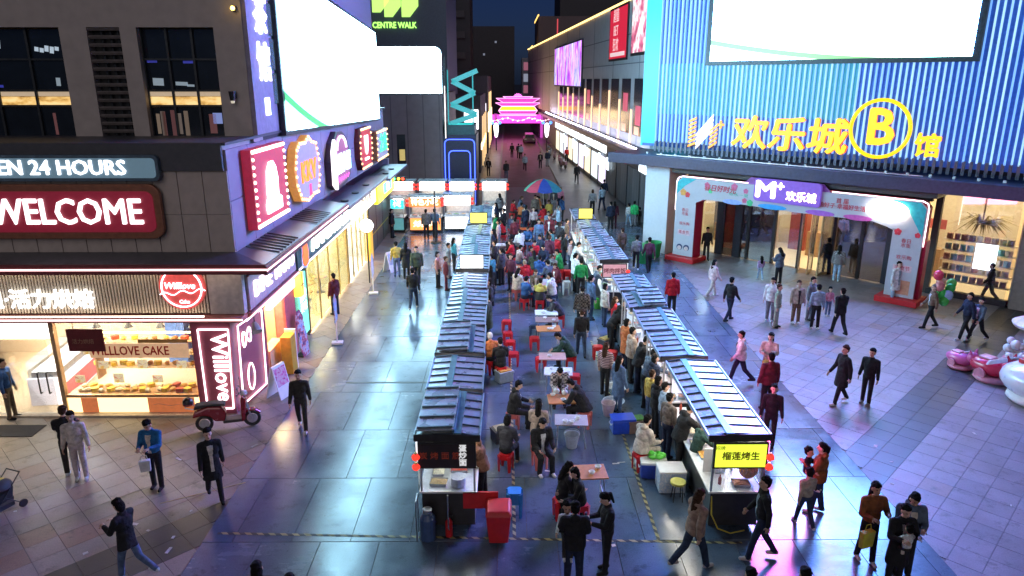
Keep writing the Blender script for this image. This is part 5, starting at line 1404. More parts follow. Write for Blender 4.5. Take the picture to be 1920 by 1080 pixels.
# ================================================================ RIGHT: the mall (turned 45 degrees); local x runs along its front, y into it
MALL = ((8.5, 40.0, 0.0), -45.0)
ml = thing('mall_building', 'blue striped mall with deep entrance canopy and glass doors', 'building', MALL[0], MALL[1])
BLUEW = mat('deep_blue_cladding', (0.06, 0.14, 0.42), 0.35, 0.2, emit=0.13, ecol=(0.03, 0.14, 0.75))
bx('facade', BLUEW, ml, -0.2, 24, -1.40, -0.6, 5.6, 20)
CYAN = mat('cyan_corner', (0.05, 0.35, 0.5), 0.4, emit=0.55, ecol=(0.02, 0.55, 0.9))
bx('corner_strip', CYAN, ml, -0.25, 0.62, -1.46, -1.402, 5.75, 20)
bx('side_wall', CYAN, ml, -0.3, -0.2, -1.45, 3.0, 5.6, 20)


def stripe_mat():
    """LED fins: pale blue-white light, tinted cyan high on the left part of the front"""
    g = NT('led_fin')
    geo = g.n('ShaderNodeTexCoord')
    oi = g.n('ShaderNodeObjectInfo')
    col = g.mix(oi.outputs['Random'], (0.16, 0.42, 1.0), (0.45, 0.78, 1.0))
    g.put(g.b.inputs['Emission Color'], col)
    g.b.inputs['Emission Strength'].default_value = 0.65
    g.b.inputs['Base Color'].default_value = (0.2, 0.3, 0.5, 1)
    return g.m


FIN = stripe_mat()
fm = MB().box(-0.028, 0.028, -0.06, 0.06, -7.0, 7.0).mesh('light_fin')
fm.materials.append(FIN)
for i in range(98):
    x = 0.68 + i * 0.232
    if 3.6 < x < 14.95:
        f2 = inst('light_fin', fm, ml, (x, -1.46, 7.85), scale=(1, 1, 2.0 / 7.0))
    else:
        inst('light_fin', fm, ml, (x, -1.46, 12.85))
pm = MB().box(-0.06, 0.06, -0.02, 0.02, -0.28, 0.28).mesh('base_slat')
pm.materials.append(mat('grey_base_slat', (0.12, 0.12, 0.16), 0.4, 0.5))
for i in range(86):
    inst('base_slat', pm, ml, (0.7 + i * 0.262, -1.50, 5.62))
# pale projected band under the screen
tealp = mat('teal_led_mesh', (0.04, 0.2, 0.3), 0.4, emit=0.3, ecol=(0.05, 0.45, 0.62))
bx('teal_band', tealp, ml, 0.6, 10.6, -1.425, -1.402, 7.3, 9.8)
sc_ = thing('led_wall', 'vast white LED wall over the mall front with faint green arc', 'screen', (14.9, 33.1, 9.8), MALL[1])


def loc_m(x, y, z=0):
    p = Matrix.Translation(MALL[0]) @ Matrix.Rotation(R(MALL[1]), 4, 'Z') @ Vector((x, y, z))
    return (p.x, p.y, p.z)


sc_.location = loc_m(9.3, -1.6, 9.8)
bx('housing', DARKST, sc_, -5.85, 5.75, -0.12, 0.15, -0.12, 8.6)
bx('panel', screen_mat('white_led_mall', 42.0, (5.5, 59.9), 60.0, 'xz', (0.35, 1.0, 0.3), extra=(3.0, 4.0), white=(0.17, 0.42, 1.0)), sc_, -5.6, 5.5, -0.14, -0.122, 0.08, 8.4)
sg = thing('mall_sign', 'yellow lit mall name with striped M logo and ringed B', 'sign', (0, 0, 0), MALL[1])
sg.location = loc_m(8.0, -1.62, 5.7)
YEL = glow('yellow_letters', (1.0, 0.62, 0.01), 1.3)
ORG = glow('orange_stripe', (1.0, 0.36, 0.03), 1.3)
LWB = glow('white_stripe', (0.95, 0.95, 1.0), 1.6)
# M logo of slanted stripes: left and right legs orange, middle white
lg_ = MB()
lw_ = MB()
for i in range(7):                     # slanted orange stripes of the two legs
    z = i * 0.205
    lg_.prism([(0, 0.0), (0.40, 0.17), (0.40, 0.285), (0, 0.115)], (-5.25, 0, z), (1, 0, 0), (0, 0, 1), (0, -1, 0), 0.06)
    if i < 5:
        lg_.prism([(0, 0.0), (0.40, 0.28), (0.40, 0.395), (0, 0.115)], (-4.05, 0, z), (1, 0, 0), (0, 0, 1), (0, -1, 0), 0.06)
for i in range(4):                     # white diagonal between them
    lw_.prism([(0, 0), (0.98, 0.98), (0.98, 1.12), (0, 0.14)], (-4.80, 0.002, 0.02 + i * 0.215 - 0.1), (0.9, 0, 0), (0, 0, 1), (0, -1, 0), 0.05)
lg_.build('orange_stripes', ORG, sg)
lw_.build('white_stripes', LWB, sg)
text('+', 0.75, ORG, sg, (-3.5, -0.02, 1.15), ext=0.06, bold=0.03, align='CENTER')
NRD = glow('orange_red_outline', (1.0, 0.10, 0.02), 1.5)
text('欢乐城', 1.62, NRD, sg, (-0.15, 0.04, 0.78), ext=0.04, bold=0.048, align='CENTER', width=5.58, shear=0.06, name='letter_outline')
text('B', 2.1, NRD, sg, (3.85, 0.04, 1.33), ext=0.04, bold=0.06, align='CENTER', name='letter_outline')
text('馆', 1.0, NRD, sg, (5.75, 0.04, 0.68), ext=0.04, bold=0.03, align='CENTER', name='letter_outline')
text('欢乐城', 1.62, YEL, sg, (-0.15, -0.02, 0.78), ext=0.08, bold=0.035, align='CENTER', width=5.5, shear=0.06)
MB().tube([(3.85 + 1.18 * math.cos(R(a)), -0.02, 1.33 + 1.18 * math.sin(R(a))) for a in range(0, 361, 10)], 0.085, 6).build('ring', YEL, sg)
text('B', 2.1, YEL, sg, (3.85, -0.02, 1.33), ext=0.08, bold=0.05, align='CENTER')
text('馆', 1.0, YEL, sg, (5.75, -0.02, 0.68), ext=0.06, bold=0.03, align='CENTER')
# canopy
CANM = mat('dark_blue_canopy', (0.05, 0.055, 0.10), 0.35, 0.4)
cp = MB().box(-1.4, 24, -2.85, 0.4, 4.72, 5.25)
cp.build('canopy', CANM, ml, bevel=0.02)
bx('canopy_rail', STEEL, ml, 1.5, 14, -2.6, -2.55, 5.3, 5.34)
sm_ = MB().box(-0.05, 0.05, -0.05, 0.05, 0, 0.08).mesh('canopy_spot')
sm_.materials.append(WHITEP)
for i in range(22):
    inst('canopy_spot', sm_, ml, (0.5 + i * 0.85, -1.9, 5.25))
bx('lower_soffit', BLACK, ml, 2.4, 14.6, -2.4, 0.0, 4.45, 4.70)
SOF = glow('soffit_line', (1.0, 0.85, 0.65), 3.0)
for x in (3.4, 10.2, 12.0, 13.2):
    bx('soffit_light', SOF, ml, x - 0.5, x + 0.5, -2.2, -2.0, 4.43, 4.448)
# pillar left of the arch and stone piers
bx('white_pillar', mat('white_pillar', (0.55, 0.56, 0.6), 0.5, var=0.05), ml, 0.55, 2.0, -2.0, -0.4, 0.0, 4.72)
PIERM = mat('brown_stone_pier', (0.24, 0.19, 0.165), 0.45, var=0.12)
pq = MB().box(-0.62, 0.62, -0.03, 0.03, -0.58, 0.58).mesh('stone_panel')
pq.materials.append(PIERM)
for i in range(4):
    for x in (17.95, 19.22, 20.5, 21.8):
        inst('stone_panel', pq, ml, (x, -0.3, 0.59 + 1.18 * i))
bx('pier_core', PIERM, ml, 17.3, 24, -0.28, 0.5, 0.0, 4.72)
# inside of the mall
ORDK = ['first', 'second', 'third', 'fourth', 'fifth', 'sixth', 'seventh', 'eighth', 'ninth']
WARMI = mat('warm_mall_interior', (0.62, 0.52, 0.38), 0.5, var=0.06)
mi = MB().box(1.8, 17.2, 5.0, 5.1, 0, 4.6).box(1.7, 1.8, 0.1, 5.1, 0, 4.6).box(17.2, 17.3, 0.1, 5.1, 0, 4.6).box(1.8, 17.2, 0.1, 5.0, 0.004, 0.03)
mi.build('lobby_wall', WARMI, ml)
bx('lobby_ceiling', WHITEP, ml, 1.7, 17.3, 0.1, 5.1, 4.6, 4.66)
wl_ = MB().box(-0.7, 0.7, -0.35, 0.35, -0.02, 0).mesh('ceiling_light')
wl_.materials.append(glow('warm_mall_panel', (1.0, 0.80, 0.48), 18.0))
for x in (3.0, 5.6, 8.2, 10.8, 13.4, 16.0):
    for y in (1.2, 3.4):
        inst('ceiling_light', wl_, ml, (x, y, 4.59))
# glass door front
for x0, x1, op in ((2.3, 4.0, 0), (4.15, 5.6, 1), (5.75, 7.0, 1), (7.1, 8.3, 0), (10.1, 11.2, 1), (11.3, 12.4, 1), (12.6, 13.6, 1)):
    bx('door_pane', glass('dark_door_glass', (0.26, 0.26, 0.3), 0.22) if op else GLASS, ml, x0, x1, -0.02, 0.0, 0.05, 3.9)
for x in (2.25, 4.08, 5.68, 7.05, 8.4, 10.0, 11.25, 12.5, 13.7):
    bx('door_frame', mat('bronze_frame', (0.035, 0.03, 0.03), 0.35, 0.5), ml, x - 0.07, x + 0.07, -0.1, 0.08, 0.03, 4.0)
for x in (4.08, 5.1, 12.5):
    bx('door_pier', mat('dark_door_pier', (0.02, 0.022, 0.03), 0.4), ml, x - 0.2, x + 0.2, -0.12, 0.12, 0.03, 4.3)
bx('door_head', mat('bronze_frame2', (0.05, 0.045, 0.045), 0.4), ml, 2.0, 13.9, -0.14, 0.1, 4.0, 4.44)
for x, a in ((8.45, 70), (9.1, 80), (9.9, 100)):
    o = bx('open_leaf', GLASS, ml, 0, 0.95, -0.012, 0.012, 0.06, 3.6)
    o.location = (x, 0, 0)
    o.rotation_euler = (0, 0, R(-a))
    fr = MB().box(0, 0.05, -0.03, 0.03, 0.04, 3.65).box(0.9, 0.97, -0.03, 0.03, 0.04, 3.65).box(0, 0.95, -0.03, 0.03, 3.6, 3.68).box(0, 0.95, -0.03, 0.03, 0.03, 0.14)
    o = fr.build('leaf_frame', mat('brass_leaf', (0.45, 0.34, 0.2), 0.3, 0.7), ml)
    o.location = (x, 0, 0)
    o.rotation_euler = (0, 0, R(-a))
# kiosks and shelves standing in the lobby
rv = random.Random(14)
for k in range(9):
    kx = 2.6 + 1.35 * k
    t = thing('lobby_kiosk', 'display kiosk seen through the mall doors, %s along the lobby' % ORDK[k], 'kiosk', loc_m(kx, 3.2 + 0.9 * (k % 2), 0.03), MALL[1], 'display kiosks in the mall lobby')
    bx('cabinet', mat('kiosk_%d' % (k % 4), ((0.35, 0.22, 0.12), (0.1, 0.1, 0.12), (0.5, 0.42, 0.35), (0.3, 0.06, 0.05))[k % 4], 0.4), t, -0.45, 0.45, -0.3, 0.3, 0, rv.uniform(0.9, 2.3))
    bx('header', mat('kiosk_head_%d' % (k % 3), ((0.5, 0.3, 0.1), (0.12, 0.25, 0.2), (0.45, 0.1, 0.1))[k % 3], 0.5), t, -0.5, 0.5, -0.32, -0.28, 2.3, 2.75)
    bx('header_post', DARKST, t, -0.03, 0.03, -0.28, -0.22, 0.0, 2.4)
# display window at the right with shelves of goods
bx('display_pane', GLASS, ml, 14.3, 17.1, -0.02, 0.0, 0.25, 4.5)
bx('display_plinth', DARKST, ml, 14.2, 17.2, -0.2, 0.1, 0.0, 0.25)
bx('display_frame', mat('bronze_frame3', (0.06, 0.05, 0.045), 0.4), ml, 14.05, 14.3, -0.15, 0.1, 0.0, 4.7)
bx('lit_poster', glow('white_poster', (1.0, 0.97, 0.9), 4.0), ml, 15.7, 16.5, 0.3, 0.34, 1.3, 2.4)
gd = random.Random(21)
goods = []
for i, (c) in enumerate([(0.5, 0.42, 0.3), (0.3, 0.22, 0.15), (0.6, 0.55, 0.5), (0.12, 0.3, 0.35), (0.45, 0.2, 0.15)]):
    me = MB().prism(rounded(0.22, 0.2, 0.04, 3), (0, 0, 0), (1, 0, 0), (0, 1, 0), (0, 0, 1), 0.24).mesh('boxed_goods')
    me.materials.append(mat('goods_%d' % i, c, 0.5))
    goods.append(me)
for lvl in range(5):
    bx('display_shelf', mat('pale_shelf', (0.55, 0.48, 0.38), 0.5), ml, 14.4, 17.1, 0.5, 0.9, 0.55 + lvl * 0.45, 0.58 + lvl * 0.45)
    for i in range(9):
        o = bpy.data.objects.new('boxed_goods', goods[gd.randrange(5)])
        C.objects.link(o)
        o.location = loc_m(14.6 + i * 0.28, 0.7, 0.582 + lvl * 0.45)
        o.rotation_euler = (0, 0, gd.uniform(0, 3))
        tag(o, 'boxed goods on a shelf in the mall display window', 'box', 'goods in the mall display window')
tr = thing('palm_decoration', 'drooping dried palm fronds hanging in the mall display window', 'decoration', loc_m(15.7, 0.7, 3.2), MALL[1])
fro = MB()
for i in range(90):
    a = gd.uniform(0, 2 * math.pi)
    L_ = gd.uniform(0.5, 1.5)
    b = Vector((math.cos(a) * L_, 0.35 * math.sin(a) * L_, gd.uniform(-0.6, 0.35)))
    n_ = Vector((-math.sin(a), math.cos(a), 0.2)) * 0.035
    m_ = b * 0.55 + Vector((0, 0, 0.22))
    fro.add([tuple(-n_), tuple(n_), tuple(m_ + n_), tuple(b), tuple(m_ - n_)], [(0, 1, 2, 4), (4, 2, 3)])
fro.build('fronds', mat('dried_palm', (0.34, 0.24, 0.1), 0.7), tr)
MB().cyl((0, 0, 0), (0, 0, 1.3), 0.03, n=6).build('stem', mat('stem_brown', (0.2, 0.12, 0.06), 0.8), tr)

# promotional arch before the doors
ar = thing('festival_arch', 'white festival arch with teal corners and coloured flowers before the mall doors', 'arch', loc_m(8.6, -2.26, 0), MALL[1])
AW = mat('arch_white_board', (0.42, 0.41, 0.45), 0.5, var=0.04)
CRR = mat('arch_crimson_side', (0.42, 0.01, 0.05), 0.45)


def arch_leg(x0, x1, side):
    bx('leg_board', AW, ar, x0, x1, -0.42, -0.38, 0.28, 3.1)
    bx('leg_core', CRR, ar, x0 + 0.02, x1 - 0.02, -0.375, 0.4, 0.25, 3.1)
    bx('leg_plinth', REDPL, ar, x0 - 0.25, x1 + 0.25, -0.75, 0.6, 0.004, 0.25, bevel=0.02)
    bx('leg_wing', CRR, ar, x1 if side > 0 else x0 - 0.12, x1 + 0.12 if side > 0 else x0, -0.2, 0.3, 0.25, 2.7)


arch_leg(-5.7, -4.55, -1)
arch_leg(4.65, 5.8, 1)
beam = [(-5.7, 3.1), (-4.55, 3.1), (-4.15, 3.3), (-3.0, 3.32), (0.5, 3.25), (3.8, 3.3), (4.4, 3.15), (4.65, 3.05), (5.8, 3.1), (5.8, 4.05), (5.55, 4.3), (-5.4, 4.3), (-5.7, 4.05)]
MB().prism(beam, (0, -0.38, 0), (1, 0, 0), (0, 0, 1), (0, -1, 0), 0.04).build('beam_board', AW, ar)
MB().prism([(p[0] * 0.995, p[1] - 0.01) for p in beam], (0, 0.4, 0), (1, 0, 0), (0, 0, 1), (0, -1, 0), 0.775).build('beam_core', CRR, ar)
TEALB = mat('teal_corner_board', (0.02, 0.38, 0.42), 0.45)
MB().prism([(-5.66, 3.45), (-5.2, 3.9), (-4.6, 4.27), (-5.38, 4.27), (-5.66, 4.03)], (0, -0.421, 0), (1, 0, 0), (0, 0, 1), (0, -1, 0), 0.015).build('teal_corner', TEALB, ar)
MB().prism([(5.76, 2.9), (5.76, 4.03), (5.53, 4.27), (4.5, 4.27), (5.2, 3.8)], (0, -0.421, 0), (1, 0, 0), (0, 0, 1), (0, -1, 0), 0.015).build('teal_corner', TEALB, ar)
edge = [(-5.74, 2.6), (-5.74, 4.05), (-5.65, 4.25), (-5.42, 4.34), (-1.9, 4.34)]
MB().tube([(p[0], -0.36, p[1]) for p in edge], 0.025, 6).build('edge_light', NEONW, ar)
edge = [(2.0, 4.34), (5.58, 4.34), (5.78, 4.25), (5.84, 4.05), (5.84, 2.5)]
MB().tube([(p[0], -0.36, p[1]) for p in edge], 0.025, 6).build('edge_light', NEONW, ar)
# coloured waves along the foot of the beam
rc = random.Random(2)
for x, w_, c in ((-2.6, 1.0, (0.25, 0.35, 0.75)), (-0.6, 1.4, (0.02, 0.3, 0.65)), (1.6, 1.3, (0.35, 0.1, 0.5)), (3.2, 1.2, (0.5, 0.08, 0.35))):
    MB().prism([(w_ / 2 * math.cos(R(a)), 0.12 * math.sin(R(a))) for a in range(0, 360, 24)], (x, -0.421, 3.36), (1, 0, 0), (0, 0, 1), (0, -1, 0), 0.01).build('colour_wave', mat('wave_%d' % int(x * 10), c, 0.5), ar)
for i, (x, z, r, c) in enumerate(((-4.0, 4.05, 0.12, 'p'), (-2.55, 4.1, 0.15, 'p'), (-1.95, 3.95, 0.11, 'p'), (-1.98, 3.5, 0.11, 'p'), (-5.3, 3.55, 0.16, 'o'), (-5.05, 3.45, 0.13, 'r'), (4.85, 3.0, 0.13, 'r'), (5.6, 2.95, 0.1, 'r'), (-3.8, 3.75, 0.1, 'g'), (-1.7, 3.42, 0.14, 'g'))):
    col = {'p': (0.55, 0.1, 0.22), 'o': (0.65, 0.3, 0.05), 'r': (0.6, 0.03, 0.05), 'g': (0.05, 0.45, 0.2)}[c]
    mb = MB()
    for k in range(5):
        a = R(72 * k + 18)
        mb.prism([(r * 0.6 * math.cos(a) + r * 0.55 * math.cos(R(t)), r * 0.6 * math.sin(a) + r * 0.55 * math.sin(R(t))) for t in range(0, 360, 40)], (x, -0.4212 - k * 0.0012, z), (1, 0, 0), (0, 0, 1), (0, -1, 0), 0.012)
    mb.build('flower', mat('flower_' + c, col, 0.5), ar)
RPR = mat('red_arch_print', (0.5, 0.05, 0.08), 0.5)
text('春日好时光', 0.34, RPR, ar, (-3.3, -0.43, 3.9), ext=0.006, bold=0.008, align='CENTER', shear=0.15)
text('欢乐一夏', 0.16, mat('green_arch_print', (0.05, 0.4, 0.25), 0.5), ar, (-2.3, -0.43, 3.72), ext=0.006, align='CENTER', width=1.0)
text('首 届\n购好子·幸福好生活', 0.24, RPR, ar, (2.5, -0.43, 3.86), ext=0.006, bold=0.004, align='CENTER')
for x, s_ in ((-5.12, 0), (5.22, 1)):
    for z, t_ in ((2.55, '春日\n市集'), (1.95, '欢乐购'), (1.5, '美食节')):
        text(t_, 0.2, RPR, ar, (x, -0.43, z), ext=0.006, align='CENTER')
    MB().box(x - 0.36, x + 0.36, -0.424, -0.421, 1.36, 1.64).build('print_band', mat('pale_pink_band', (0.6, 0.42, 0.45), 0.5), ar)
hr = MB()
for a0 in (-0.2, 0.2):
    hr.prism([(a0 + 0.17 * math.cos(R(t)), 0.16 * math.sin(R(t))) for t in range(0, 360, 30)], (-5.12, -0.421, 0.72), (1, 0, 0), (0, 0, 1), (0, -1, 0), 0.012)
hr.build('face_print', mat('dark_blue_print', (0.04, 0.05, 0.12), 0.5), ar)
hr = MB()
for a0 in (-0.2, 0.2):
    hr.prism([(a0 + 0.12 * math.cos(R(t)), -0.04 + 0.11 * math.sin(R(t))) for t in range(0, 360, 30)], (-5.12, -0.434, 0.72), (1, 0, 0), (0, 0, 1), (0, -1, 0), 0.008)
hr.build('face_print', mat('pale_face_print', (0.6, 0.45, 0.42), 0.5), ar)
bx('leg_print', mat('orange_print', (0.55, 0.25, 0.15), 0.5), ar, 5.0, 5.6, -0.424, -0.421, 0.4, 1.0)
pu = MB().prism(rounded(3.1, 1.05, 0.16), (0.05, -0.42, 4.12), (1, 0, 0), (0, 0, 1), (0, -1, 0), 0.14)
pu.build('name_plate', mat('purple_plate', (0.10, 0.045, 0.28), 0.4, emit=0.4, ecol=(0.22, 0.1, 0.62)), ar, bevel=0.02)
MB().prism([(-2.2, 4.25), (2.0, 4.25), (1.6, 4.62), (-1.8, 4.62)], (0, -0.3, 0), (1, 0, 0), (0, 0, 1), (0, -1, 0), 0.06).build('purple_crest', mat('violet_crest', (0.28, 0.08, 0.35), 0.45), ar)
text('M', 1.05, glow('plate_white', (1.0, 0.9, 0.9), 5.0), ar, (-0.92, -0.58, 4.12), ext=0.04, bold=0.03, align='CENTER', width=0.95)
text('+', 0.6, _mats['plate_white'], ar, (-0.22, -0.58, 4.34), ext=0.04, bold=0.03, align='CENTER')
text('欢乐城', 0.46, glow('plate_amber', (1.0, 0.78, 0.5), 4.5), ar, (0.75, -0.58, 3.95), ext=0.03, bold=0.01, align='CENTER')
ob = MB().prism([(0.82 * math.cos(R(a)), 0.42 * math.sin(R(a))) for a in range(0, 360, 12)], (4.35, -0.43, 3.82), (1, 0, 0), (0, 0, 1), (0, -1, 0), 0.16)
ob.build('oval_light', glow('oval_white', (1.0, 0.95, 0.85), 6.0), ar)

# ================================================================ white retail building along the street (runs very slightly inward)
WB_A = math.degrees(math.atan2(0.055, 1.0))
wb = thing('retail_building', 'long pale grey retail building with gold roof line and lit column strips', 'building', (9.3, 44.0, 0), WB_A)
# local: y along the street, x outward (street side is -x)
PW = mat('pale_grey_cladding', (0.60, 0.59, 0.62), 0.55, var=0.07, scale=1.5)
bx('upper_wall', PW, wb, 0.0, 14, 2.2, 96, 4.6, 14.4)
bx('ground_back', mat('shop_back_wall', (0.2, 0.2, 0.22), 0.6), wb, 0.6, 14, -3.0, 96, 0, 4.6)
bx('roof_light', glow('gold_roof_line', (1.0, 0.62, 0.2), 4.0), wb, -0.1, 0.02, 2.2, 96, 14.42, 14.55)
for y in range(6, 96, 9):
    bx('panel_joint', mat('grey_joint', (0.2, 0.2, 0.23), 0.6), wb, -0.02, 0.01, y, y + 0.06, 4.7, 14.4)
for z in (10.1, 12.1):
    bx('panel_joint', _mats['grey_joint'], wb, -0.022, 0.012, 2.3, 96, z, z + 0.07)
WIN = mat('retail_window', (0.04, 0.045, 0.06), 0.12, spec=0.7)
ry = random.Random(8)
for i in range(11):
    y = 4.3 + i * 4.1
    bx('window', WIN, wb, -0.03, 0.015, y, y + 2.9, 5.3, 9.1)
    bx('column_light', glow('warm_column_light', (1.0, 0.62, 0.36), 1.6, False), wb, -0.12, -0.02, y + 3.35, y + 3.55, 4.7, 7.0 + (i % 3) * 0.6)
    if i in (0, 1, 5):
        bx('window_poster', glow('rose_window_poster', (0.8, 0.12, 0.2), 0.7), wb, -0.05, -0.031, y + 0.7, y + 2.2, 6.0 + (i % 2) * 0.8, 7.3 + (i % 2) * 0.8)
        bx('window_glow', glow('window_glow_warm', (1.0, 0.6, 0.4), 0.8), wb, -0.05, -0.031, y + 1.0, y + 2.4, 5.35, 5.9)
bx('added_uplight', glow('lavender_wall_fill', (0.78, 0.75, 1.0), 18.0), wb, -0.75, -0.65, 3.0, 58, 4.68, 4.72)  # glowing strip added to brighten the pale wall above
cpw = MB().box(-1.5, 0.3, -4.0, 60, 4.35, 4.66)
cpw.build('street_canopy', CANM, wb, bevel=0.02)
# shop bays
ORDN = ['first', 'second', 'third', 'fourth', 'fifth', 'sixth', 'seventh', 'eighth', 'ninth', 'tenth', 'eleventh', 'twelfth', 'thirteenth', 'fourteenth']
for i in range(14):
    y = -3.4 + i * 3.9
    sh = thing('street_shop', 'distant shop bay with white lit sign, %s from the white pillar' % ORDN[i], 'shop front', (0, 0, 0), WB_A, group='shop bays under the street canopy')
    M_ = Matrix.Translation((9.3, 44.0, 0)) @ Matrix.Rotation(R(WB_A), 4, 'Z')
    sh.location = M_ @ Vector((0, y, 0))
    labs = ['grey shop bay nearest the white pillar, under a glowing white sign', 'grey shop bay with tall bright sign and cyan-lit edge', 'grey shop bay with pale panels, third from the white pillar', 'grey shop bay under a red lettered sign', 'grey shop bay with dark door, fifth from the white pillar', 'grey shop bay where the canopy begins to show white letters']
    if i < 6:
        sh['label'] = labs[i]
    for k in range(5):
        bx('shutter_panel', mat('grey_shutter%d' % (k % 3), (0.13 + 0.02 * (k % 3), 0.135 + 0.02 * (k % 3), 0.15 + 0.02 * (k % 3)), 0.45, 0.2), sh, 0.0, 0.05, 0.12 + k * 0.74, 0.80 + k * 0.74, 0.04, 3.0)
    bx('frame', DARKST, sh, -0.04, 0.6, -0.06, 0.06, 0, 3.3)
    em = [3.5, 3.0, 0.0, 0.6, 0.0, 3.0][i] if i < 6 else 3.2
    if i >= 5:
        bx('shop_window', glow('lit_far_window_%d' % (i % 3), ((0.85, 0.95, 1.0), (1.0, 0.85, 0.6), (0.9, 0.8, 1.0))[i % 3], 1.5), sh, -0.06, -0.045, 0.3, 3.4, 0.4, 2.7)
    if em > 1:
        bx('sign_box', glow('cool_white_sign', (0.9, 0.97, 1.0), em), sh, -0.16, 0.0, 0.2, 3.7, 3.1, 3.95)
        text('美食' if i % 2 else '茶饮', 0.6, mat('sign_blue_print', (0.1, 0.25, 0.4), 0.5), sh, (-0.17, 1.9, 3.5), rz=-90, ext=0.008, align='CENTER')
    elif em > 0:
        bx('sign_box', mat('red_sign_box', (0.3, 0.02, 0.04), 0.4, emit=0.4, ecol=(0.8, 0.05, 0.1)), sh, -0.16, 0.0, 0.2, 3.7, 3.1, 3.7)
        text('快时尚', 0.4, LETW, sh, (-0.17, 1.9, 3.4), rz=-90, ext=0.01, align='CENTER')
    else:
        bx('sign_box', mat('dark_sign_box', (0.05, 0.05, 0.06), 0.4), sh, -0.12, 0.0, 0.2, 3.7, 3.1, 3.9)
    if i == 0:
        bx('edge_light', glow('cyan_edge', (0.55, 0.9, 1.0), 2.5), sh, -0.1, -0.02, 0.02, 0.12, 0.3, 3.0)
    if i in (4, 5, 7, 9, 11):
        bx('lit_panel', glow('white_blue_panel', (0.75, 0.9, 1.0), 3.0), sh, -0.25, -0.17, 2.2, 2.9, 1.9, 2.9)
# posters and screen on the upper wall
def wpt(y, z, x=-0.06):
    return M_ @ Vector((x, y, z))


ps = thing('poster', 'red framed BET poster high on the pale grey building', 'poster', wpt(13.2, 12.4), WB_A)
bx('frame', DARKST, ps, -0.04, 0.04, -3.35, 3.35, -1.98, 1.98)
bx('print', mat('crimson_print', (0.42, 0.015, 0.03), 0.4, emit=0.55, ecol=(0.75, 0.02, 0.06)), ps, -0.06, -0.041, -3.1, 3.1, -1.8, 1.8)
text('超值\nBET\n狂欢', 1.05, glow('pale_rose_print', (1.0, 0.7, 0.7), 0.9, False), ps, (-0.07, 0.7, 0.2), rz=-90, ext=0.01, align='CENTER')
bx('stripe', _mats['pale_rose_print'], ps, -0.065, -0.061, -2.7, 2.7, -1.65, -1.35)
ps = thing('poster', 'pink and white fashion poster beside the cyan mall corner', 'poster', wpt(6.2, 12.6), WB_A)
bx('frame', DARKST, ps, -0.04, 0.04, -2.3, 2.4, -2.0, 2.6)


bx('print', art_mat('pink_poster_art', [(0.3, (0.02, 0.05, 0.03)), (0.42, (0.6, 0.1, 0.2)), (0.5, (0.8, 0.5, 0.5)), (0.58, (0.75, 0.8, 0.75)), (0.7, (0.5, 0.12, 0.2))], 0.7, 0.8), ps, -0.06, -0.041, -2.1, 2.2, -1.8, 2.4)
vsn = thing('led_wall', 'purple and white LED billboard far down the pale grey building', 'screen', wpt(41.5, 10.6), WB_A)
bx('housing', DARKST, vsn, -0.1, 0.05, -11.2, 11.2, -2.35, 2.35)
bx('panel', art_mat('violet_led_art', [(0.32, (0.08, 0.02, 0.3)), (0.44, (0.5, 0.06, 0.8)), (0.5, (0.9, 0.55, 1.0)), (0.56, (0.2, 0.25, 0.9)), (0.66, (0.95, 0.85, 1.0))], 0.5, 0.85, (1, 1.4, 0.4), 6), vsn, -0.13, -0.101, -11, 11, -2.2, 2.2)
# far tower behind, with gold edges
ftw = thing('stepped_tower', 'mauve stepped tower with gold lit roof corners beyond the retail building', 'building', (8, 142, 0), world=True)
MV = mat('mauve_tower', (0.13, 0.09, 0.10), 0.7)
bx('shaft', MV, ftw, 6.0, 16, 142, 160, 0, 20.5)
bx('lower_wing', MV, ftw, 4.9, 6.0, 142.5, 150, 0, 15)
bx('roof_light', glow('gold_edge', (1.0, 0.6, 0.15), 2.5), ftw, 5.9, 6.1, 141.8, 160, 20.5, 20.8)
bx('roof_light', _mats['gold_edge'], ftw, 4.8, 5.0, 142.3, 150, 15.0, 15.3)
bx('red_line', glow('red_line', (0.8, 0.08, 0.1), 1.0), ftw, 9.5, 9.7, 141.9, 142, 10, 20)
fw = thing('white_office', 'small pale far building with rows of dim windows behind the gate', 'building', (4, 175, 0), world=True)
bx('wall', mat('far_pale_wall', (0.3, 0.3, 0.36), 0.7), fw, 3.6, 9.2, 175, 185, 0, 14.0)
for j in range(3):
    for i in range(3):
        bx('window', glow('far_window_%d' % ((i + j) % 2), (0.5, 0.55, 0.7) if (i + j) % 2 else (0.6, 0.2, 0.3), 0.5), fw, 4.0 + i * 1.7, 5.2 + i * 1.7, 174.9, 175, 6.0 + j * 2.6, 7.8 + j * 2.6)
